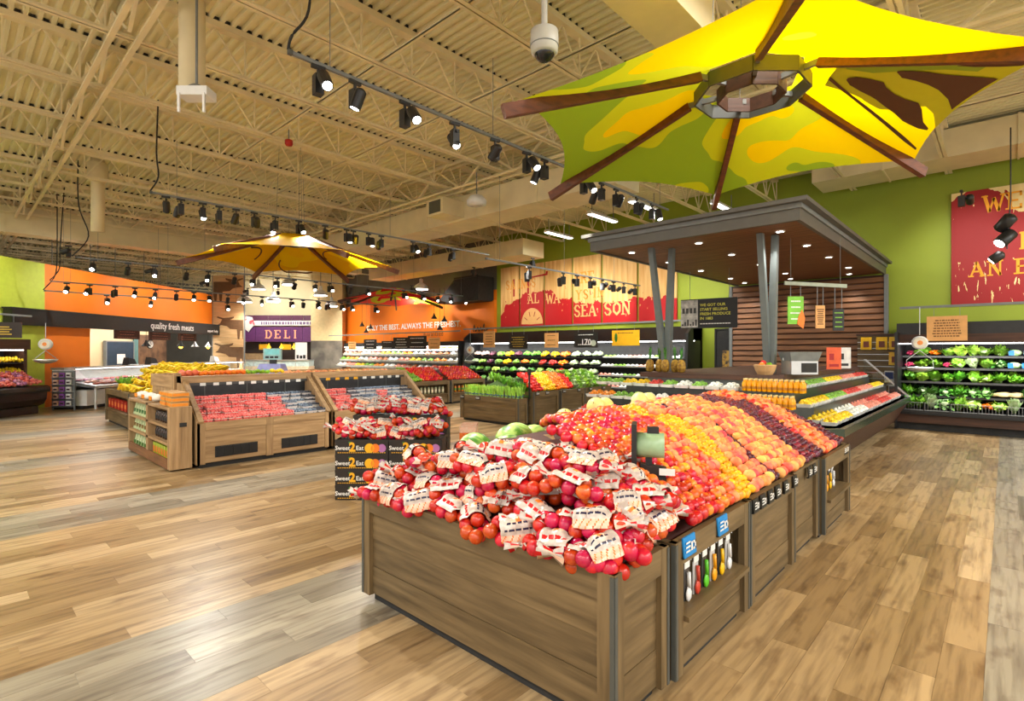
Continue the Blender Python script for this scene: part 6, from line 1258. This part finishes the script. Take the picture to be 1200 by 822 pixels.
t = thing('wall_lettering', 'dark script lettering on the orange wing panel by the green wall', 'lettering', (-16.3, 15.53, 2.5), 0); part('script_mark', MB().tube(sw([(-.45, -.01, 0), (-.4, -.01, .3), (-.3, -.01, .02), (-.18, -.01, .2), (-.1, -.01, .02), (.02, -.01, .2), (.1, -.01, .03), (.22, -.01, .34), (.24, -.01, .02), (.45, -.01, .12)], 4), .02, 5), MAT['script_brown'], t)
def pendant(label, p, z, shade, grp, ztop=4.4, bulb=True, r=.14):
    t = thing('pendant_lamp', label, 'lamp', (p[0], p[1], z), 0, grp); part('shade', MB().lathe([(r, 0), (r * .9, .03), (r * .4, .13), (r * .2, .2), (r * .2, .24)], 14), shade, t, True); part('cord', MB().box(-.005, .005, -.005, .005, .22, ztop - z), MBLACK, t)
    part('bulb', MB().ball((0, 0, -.01), r * .45, 10, 7), mt('bulb_amber', S(255, 190, 60), emit=6), t, True) if bulb else None
for i, (x, z) in enumerate(((-24.3, 2.95), (-23.5, 2.8), (-23.9, 2.6), (-18.4, 3.1), (-17.7, 2.95), (-18.0, 2.6))): pendant('small dark pendant lamp hanging %s the white slogan' % ('left of' if i < 3 else 'right of'), (x, 14.7), z, MBLACK, 'pendants by the slogan', 4.4, False)

# ================================================================ meat counter along the slanted wall
LRZ = YAW + PI / 2
def lp(r, d, z=0): return camp(r, d, z)
t = thing('counter_sign', 'long black fascia with the fresh meats lettering over the meat counter', 'sign', lp(-13.7, 19.85, 2.42), LRZ); part('fascia', MB().box(-5.35, 5.35, 0, .25, 0, .44), CARDK, t); part('top_edge', MB().box(-5.4, 5.38, -.03, .25, .44, .48), MBLACK, t)
txt(t, 'quality fresh meats', 1.55, .12, .26, PEARL, -.012, bold=.01); txt(t, 'expert help', 4.35, .11, .13, PEARL, -.012)
t = thing('meat_counter', 'glass-fronted meat counter with a white base along the slanted wall', 'counter', lp(-12.1, 20.2), LRZ); w_ = 4.9
part('base', MB().box(-w_, w_, .2, 1.2, .1, .55), WHITE, t); part('kick', MB().box(-w_, w_, .3, 1.2, 0, .1), MBLACK, t); part('deck', MB().hexa([(-w_, -.05, .6), (w_, -.05, .6), (w_, 1.1, .75), (-w_, 1.1, .75), (-w_, -.05, .68), (w_, -.05, .68), (w_, 1.1, .85), (-w_, 1.1, .85)]), STEEL, t); part('rear_top', MB().box(-w_, w_, .85, 1.25, 1.14, 1.2), mt('counter_grey', S(150, 140, 124), .4), t); part('rear_wall', MB().box(-w_, w_, 1.1, 1.2, .55, 1.14), WHITE, t)
part('front_glass', MB().hexa([(-w_, 0, .72), (w_, 0, .72), (w_, .008, .72), (-w_, .008, .72), (-w_, .5, 1.18), (w_, .5, 1.18), (w_, .508, 1.18), (-w_, .508, 1.18)]), GLASS, t); part('glass_rail', MB().box(-w_, w_, .48, .53, 1.17, 1.2), STEEL, t)
for k in range(7): part('leg', MB().tube([(-w_ + .1 + 1.6 * k, .02, 0), (-w_ + .1 + 1.6 * k, .02, .6)], .035, 8), STEEL, t)
part('lamp_strip', MB().box(-w_ + .1, w_ - .1, .56, .6, 1.15, 1.17), MAT['case_glow'], t); case_lamp(t, 9.4, (0, .58, 1.14), (0, 0, 0), 35)
MEAT = [M('meat_%s' % n_, a, .4, col2=b, scale=25, rand=.15) for n_, a, b in (('red', S(170, 40, 40), S(226, 130, 120)), ('pink', S(226, 150, 140), S(244, 206, 196)), ('purple', S(130, 60, 90), S(210, 170, 190)))]
mme = [MB().ball((0, 0, .03), .1, 9, 6, (1.3, .9, .4)).mesh('meat_cut', m, True) for m in MEAT]
for i in range(36):
    for j in range(3):
        p = lp(-12.1 - (.15 + .26 * j), 15.6 + .26 * i, .7 + .05 * j); tag(mobj('meat_cut', mme[(i // 4 + j) % 3], None, p, (0, 0, LRZ + rnd.uniform(-.4, .4)), rnd.uniform(.8, 1.15)), '%s cut of meat laid out in the glass counter' % ('red', 'pale pink', 'purplish')[(i // 4 + j) % 3], 'meat', '%s cuts in the meat counter' % ('red', 'pale pink', 'purplish')[(i // 4 + j) % 3])
# things on the service side
t = thing('service_door', 'dark blue service doorway behind the meat counter', 'door', lp(-16.4, 22.1), LRZ); part('door_leaf', MB().box(-.75, .75, -.05, .05, 0, 2.05), mt('door_navy', S(34, 56, 76), .5), t); part('window', MB().box(-.2, .25, -.06, -.05, 1.15, 1.55), WHITE, t); part('frame', MB().box(-.8, -.75, -.06, .06, 0, 2.1).box(.75, .8, -.06, .06, 0, 2.1).box(-.8, .8, -.06, .06, 2.05, 2.1), GREYM, t)
for i, d in enumerate((19.4, 21.2, 23.0)): hang_board(('dark red menu board left under the meats fascia', 'dark red menu board in the middle under the meats fascia', 'dark red menu board right under the meats fascia')[i], *lp(-14.1, d, 2.12), LRZ, 1.3, .32, mt('menu_maroon', S(66, 26, 20), .5), 2.42, lines=3, ink=mt('pink_ink', S(190, 120, 100), .6))
for i, d in enumerate((20.1, 22.2, 23.2, 24.2)): pendant(('black pendant lamp over the meat counter clock', 'small amber pendant lamp left over the meat counter', 'steel pendant lamp over the meat counter', 'amber pendant lamp right over the meat counter')[i], lp(-13.9, d), 1.86, (MBLACK, MBLACK, STEEL, STEEL)[i], 'pendants over the meat counter', 2.42, i in (1, 3), .16)
t = thing('wall_clock', 'round wall clock behind the meat counter', 'clock', lp(-14.2, 20.75, 1.95), LRZ); part('face', MB().tube([(0, -.03, 0), (0, 0, 0)], .15, 16), WHITE, t); part('rim', MB().tube([(0, -.02, 0), (0, .01, 0)], .18, 16), MBLACK, t); part('hands', MB().box(-.01, .01, -.035, -.03, 0, .1).box(0, .08, -.035, -.03, -.01, .01), BLACK, t); part('bracket', MB().box(-.01, .01, 0, .02, .15, .5), GREYM, t)
for i in range(5): k = thing('kitchen_knife', 'knife hanging on the service wall, %s from the orange wall' % ('first', 'second', 'third', 'fourth', 'fifth')[i], 'knife', lp(-16.45, 18.9 + .26 * i, 1.55), LRZ, 'knives on the service wall'); part('blade', MB().prism([(-.03, 0), (.03, .05), (.03, .25), (-.03, .25)], -.01, .0), mt('copper', S(150, 90, 50), .4), k); part('handle', MB().box(-.02, .02, -.02, 0, .25, .4), MBLACK, k)
for i, d in enumerate((18.2, 19.3, 23.4)): c = thing('counter_appliance', ('black slicer on the meat counter back top', 'small black printer on the meat counter back top', 'white scale on the meat counter back top')[i], 'appliance', lp(-13.15, d, 1.2), LRZ); part('body', MB().hexa([(-.2, -.12, 0), (.2, -.12, 0), (.2, .12, 0), (-.2, .12, 0), (-.15, -.06, .26), (.16, -.06, .2), (.16, .1, .2), (-.15, .1, .26)]), WHITE if i == 2 else MBLACK, c); part('tray', MB().box(-.22, .22, -.16, -.1, 0, .03), STEEL, c)
t = thing('tiled_wall', 'brown and teal tiled wall section behind the meat counter', 'wall panel', lp(-16.44, 23.9), LRZ); part('teal_panel', MB().box(-.95, -.7, -.05, 0, 0, 2.4), mt('teal_panel', S(90, 130, 130), .5), t); part('brown_panel', MB().box(-.7, 1.2, -.05, 0, 0, 2.4), mt('brown_tiles', S(70, 50, 38), .5, col2=S(120, 90, 66), scale=3), t)
for i, d in enumerate((18.4, 21.2, 23.8)): p = lp(-15.3, d, 3.2); strip_lamp(p.x, p.y, 3.2, LRZ, 'added unseen linear lamp behind the meats fascia, %s from the left' % ORD[i], 55, 2.0)  # added unseen to brighten the meat service area
# snack rack by the orange wall
t = thing('wire_rack', 'wire rack of small packets at the left end of the meat counter', 'rack', lp(-12.75, 15.05), YAW + .1); part('frame', MB().box(-.3, -.27, -.02, .02, 0, 1.12).box(.27, .3, -.02, .02, 0, 1.12).box(-.3, .3, -.02, .02, 1.08, 1.12).box(-.3, .3, -.02, .02, .08, .1), GREYM, t); part('back_wire', MB().box(-.27, .27, 0, .01, .1, 1.08), GREYM, t)
for i in range(5): part('tray', MB().box(-.27, .27, -.12, .0, .12 + .2 * i, .135 + .2 * i), STEEL, t)
for i in range(15):
    c = thing('spice_packet', 'small packet in the wire rack, %s tier' % ('bottom', 'second', 'middle', 'fourth', 'top')[i // 3], 'packet', (*lp(-12.75, 15.0)[:2], .14 + .2 * (i // 3)), YAW + .1, 'packets in the wire rack'); dx = -.17 + .17 * (i % 3); c.location.x += dx * math.cos(YAW + .1); c.location.y += dx * math.sin(YAW + .1); part('packet_body', MB().box(-.06, .06, -.03, .02, 0, .13), (FILM[4], FILM[5], WHITE)[i % 3], c); part('packet_label', MB().box(-.045, .045, -.034, -.03, .03, .08), mt('packet_dark', S(60, 40, 44), .5), c)
# left-hand produce case
t = thing('produce_case', 'black rounded produce case of onions with lemon shelves at the left edge', 'display case', lp(-12.6, 11.4), LRZ)
def side_prof(pts, x0, x1): q = MB(); n = len(pts); q.add([(x0, a, z) for a, z in pts] + [(x1, a, z) for a, z in pts], [tuple(range(n)), tuple(range(2 * n - 1, n - 1, -1))] + [(i, n + i, n + (i + 1) % n, (i + 1) % n) for i in range(n)]); return q
part('base', side_prof([(.25, 0), (.25, .2), (.1, .25), (.02, .4), (0, .6), (.04, .72), (.12, .76), (1.2, .76), (1.2, 0)], -3, 2.95), mt('case_brown', S(34, 16, 14), .3), t); part('bumper', side_prof([(-.03, .58), (-.05, .64), (-.03, .72), (.06, .76), (.06, .58)], -3, 3.0), BLACK, t); part('back', MB().box(-3, 2.9, 1.1, 1.2, .76, 1.9), MBLACK, t); part('end_panel', MB().box(2.86, 2.95, .55, 1.2, .76, 1.9), DWOOD, t)
part('header', MB().box(-3, 3.0, .5, 1.2, 1.72, 2.0), DWOOD, t); part('lamp_strip', MB().box(-3, 2.85, .55, .62, 1.7, 1.72), MAT['case_glow'], t)
for z in (1.08, 1.38): part('shelf', MB().box(-3, 2.86, .55, 1.1, z - .03, z), BLACK, t)
onm = [sphere_m('onion', .045, M('onion_%s' % n_, a, .4, col2=b, scale=8, rand=.12)) for n_, a, b in (('red', S(190, 60, 60), S(226, 130, 110)), ('purple', S(150, 70, 120), S(210, 150, 180)), ('white', S(230, 220, 190), S(244, 238, 220)))]
for i in range(26):
    for j in range(7):
        d = 12.0 + .088 * i; p = lp(-12.68 - .085 * j, d + rnd.uniform(-.02, .02), .82 + .045 * j + rnd.uniform(0, .05)); k = 2 if d < 12.9 else (0 if (i // 3 + j // 2) % 3 else 1)
        tag(mobj('onion', onm[k], None, p, (rnd.uniform(0, 3), 0, 0), rnd.uniform(.9, 1.2)), '%s onion in the black case at the left edge' % ('red', 'purple', 'white')[k], 'onion', '%s onions' % ('red', 'purple', 'white')[k])
for lv, z in enumerate((1.12, 1.42)):
    for i in range(24):
        for j in range(3):
            d = 12.2 + .09 * i; gr = lv == 0 and d < 13.2; tag(mobj('lime' if gr else 'lemon', lm_ if gr else le, None, lp(-13.2 - .09 * j, d, z + .03 * j + rnd.uniform(0, .04)), (rnd.uniform(0, 3), 0, rnd.uniform(0, 3)), 1.15), '%s on the %s shelf of the left-hand case' % ('green lime' if gr else 'yellow lemon', ('lower', 'upper')[lv]), 'lime' if gr else 'lemon', '%s in the left-hand case' % ('limes' if gr else 'lemons'))
hang = hang_board('dark board with a round teal emblem over the left-hand case', *lp(-12.95, 13.35, 2.02), YAW + .35, .92, .4, mt('umber_board', S(44, 30, 24), .5), 2.6, lines=0); part('emblem', MB().prism([(-.2 + .13 * math.cos(a), .2 + .13 * math.sin(a)) for a in [i * PI / 8 for i in range(16)]], -.006, 0), mt('emblem_teal', S(120, 180, 190), .5, col2=S(230, 240, 240), scale=5), hang)
q = MB(); [q.box(-.02, .26 - .05 * (k % 2), -.004, 0, .08 + .06 * k, .11 + .06 * k) for k in range(4)]; part('print_lines', q, mt('yellow_ink', (0, 0, 0)), hang)
sign_rail('pale sign rail over the left-hand case', tuple(lp(-12.9, 11.0, 2.62)), tuple(lp(-12.9, 14.2, 2.62)), (.1, .6))

# ================================================================ cow panel and delicatessen
t = thing('cow_panel', 'tall plank panel with brown cow silhouettes beside the delicatessen', 'panel', lp(-13.3, 24.8), YAW)
for k in range(18): part('plank', MB().box(-.72, .72, 0, .06, .29 * k + .003, .29 * k + .287), wood('x', 'pale'), t)
for s in (-1, 1): part('edge_trim', MB().box(min(s * .72, s * .76), max(s * .72, s * .76), -.01, .07, 0, 5.22), GREYM, t)
COW = mt('cow_brown', S(104, 76, 50), .6)
def cow(z, flip, sc_, x0=0):
    o = [(-.62, .62), (-.5, .7), (-.42, .86), (-.66, .95), (-.62, 1.0), (-.36, .93), (-.1, .95), (.12, 1.0), (.1, .92), (-.06, .84), (.62, .84), (.66, .3), (.58, .0), (.5, 0), (.47, .36), (.4, .36), (.36, -.02), (.28, -.02), (.24, .42), (-.06, .44), (-.2, .56), (-.42, .6)]
    pts = [((-x if flip else x) * sc_ + x0, zz * sc_) for x, zz in o]; pts = [(max(-.7, min(.7, x)), zz) for x, zz in pts]
    part('cow_silhouette', MB().prism(pts, -.008, 0), COW, t, loc=(0, 0, z))
cow(4.0, True, 1.1); cow(2.25, False, 1.05, .15); cow(.9, False, 1.15, .1)
DR = 30.2
def dq(r, z): return lp(r, DR, z)
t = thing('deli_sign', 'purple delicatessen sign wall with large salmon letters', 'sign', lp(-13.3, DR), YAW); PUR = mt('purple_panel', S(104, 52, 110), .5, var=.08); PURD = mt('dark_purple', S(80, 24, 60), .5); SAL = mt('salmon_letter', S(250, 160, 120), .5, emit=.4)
for k in range(6): part('purple_panel', MB().box(-2.0 + .67 * k, -1.35 + .67 * k, 0, .06, 2.2, 3.05), PUR, t); part('upper_panel', MB().box(-2.0 + .67 * k, -1.35 + .67 * k, .1, .14, 3.3, 3.72), PURD, t)
part('white_strip', MB().box(-2.0, 2.05, -.06, 0, 3.12, 3.4), WHITE, t); q = MB(); qr = random.Random(4); x = -1.0
while x < 1.8: l_ = qr.uniform(.06, .16); q.box(x, x + l_, -.064, -.06, 3.18, 3.34); x += l_ + .05
part('strip_print', q, mt('strip_ink', S(120, 100, 140), .5), t); slab(t, 'DELI', -.78, 2.4, .46, SAL, -.012, .8, .36)
part('logo', MB().prism([(-2.0, 3.0), (-1.7, 2.75), (-1.35, 3.2), (-1.5, 3.6), (-2.0, 3.7)], -.08, -.06), mt('logo_red', S(226, 90, 100), .5, col2=S(240, 240, 236), scale=2, lo=.45, hi=.5), t)
struct('wall_deli_stone', MB().hexa([lp(r, d, z) for z in (0, 2.25) for r, d in ((-11.25, 29.6), (-9.5, 29.6), (-9.5, 30.9), (-11.25, 30.9))]), mt('stone_grey', S(84, 80, 74), .6, col2=S(130, 124, 112), scale=1.5), 'grey stone pier right of the delicatessen')
struct('wall_deli_upper', MB().hexa([lp(r, d, z) for z in (2.25, DZ) for r, d in ((-11.25, 29.6), (-9.5, 29.6), (-9.5, 30.9), (-11.25, 30.9))]), mt('cream_panel', S(222, 200, 150), .6, var=.05))
struct('wall_deli_dark', MB().hexa([lp(r, d, z) for z in (0, 2.2) for r, d in ((-15.6, 30.6), (-11.25, 30.6), (-11.25, 30.8), (-15.6, 30.8))]), mt('deli_dark', S(50, 38, 34), .6), 'dark back wall of the delicatessen')
t = thing('deli_counter', 'pale delicatessen counter with a glass case', 'counter', lp(-13.2, 28.4), YAW); part('base', MB().box(-2.2, 2.3, 0, .8, 0, .85), mt('counter_cream', S(206, 190, 160), .5), t); part('case', MB().box(-2.2, 2.3, .05, .7, .85, 1.15), mt('case_white', S(180, 200, 200), .3), t); part('top', MB().box(-2.2, 2.3, .0, .75, 1.15, 1.2), STEEL, t)
for k in range(6): part('case_divider', MB().box(-2.2 + .75 * k, -2.17 + .75 * k, .03, .05, .85, 1.15), STEEL, t)
t = thing('back_counter', 'beige back counter in the delicatessen', 'counter', lp(-14.2, 30.1), YAW); part('counter_body', MB().box(-1.2, .9, 0, .4, 0, 1.55), mt('counter_beige', S(190, 160, 120), .5), t); part('counter_slab', MB().box(-1.25, .95, -.03, .42, 1.55, 1.6), DWOOD, t)
t = thing('white_board', 'white menu panel at the right of the delicatessen', 'board', lp(-11.75, 29.4, 1.2), YAW); part('panel', MB().box(-.3, .35, 0, .04, 0, .95), WHITE, t); part('stand', MB().box(-.02, .02, .0, .04, -1.2, 0), GREYM, t); part('print', MB().box(-.22, -.1, -.004, 0, .05, .25).box(-.05, .1, -.004, 0, .05, .22).box(.14, .27, -.004, 0, .05, .25), MBLACK, t)
for i, r_ in enumerate((-13.6, -12.9, -12.2)): pendant('amber pendant lamp before the delicatessen, %s' % ('left', 'middle', 'right')[i], lp(r_, 29.6), 1.85, mt('amber_glass', S(250, 190, 40), emit=1.2), 'amber delicatessen pendants', 2.2, True, .13)
for i, r_ in enumerate((-14.0, -12.7)): hang_board('yellow menu card under the delicatessen letters, %s' % ('left', 'right')[i], *lp(r_, 29.8, 1.75), YAW, .5, .3, YELB, 2.2, lines=2, ink=BRI)
# doorway with a snack rack right of the wall case
t = thing('door_opening', 'dark doorway with posters left of the slatted screen', 'doorway', (-5.98, 15.6, 0)); part('dark_panel', MB().box(-.28, .28, 0, .06, 0, 2.3), MBLACK, t); part('frame', MB().box(-.33, -.28, -.03, .06, 0, 2.35).box(.28, .33, -.03, .06, 0, 2.35).box(-.33, .33, -.03, .06, 2.3, 2.35), BLACK, t); part('poster', MB().box(-.1, .2, -.02, 0, 1.05, 1.7), mt('poster_mix', S(190, 150, 60), .5, col2=S(60, 50, 50), scale=9, lo=.4, hi=.6), t)
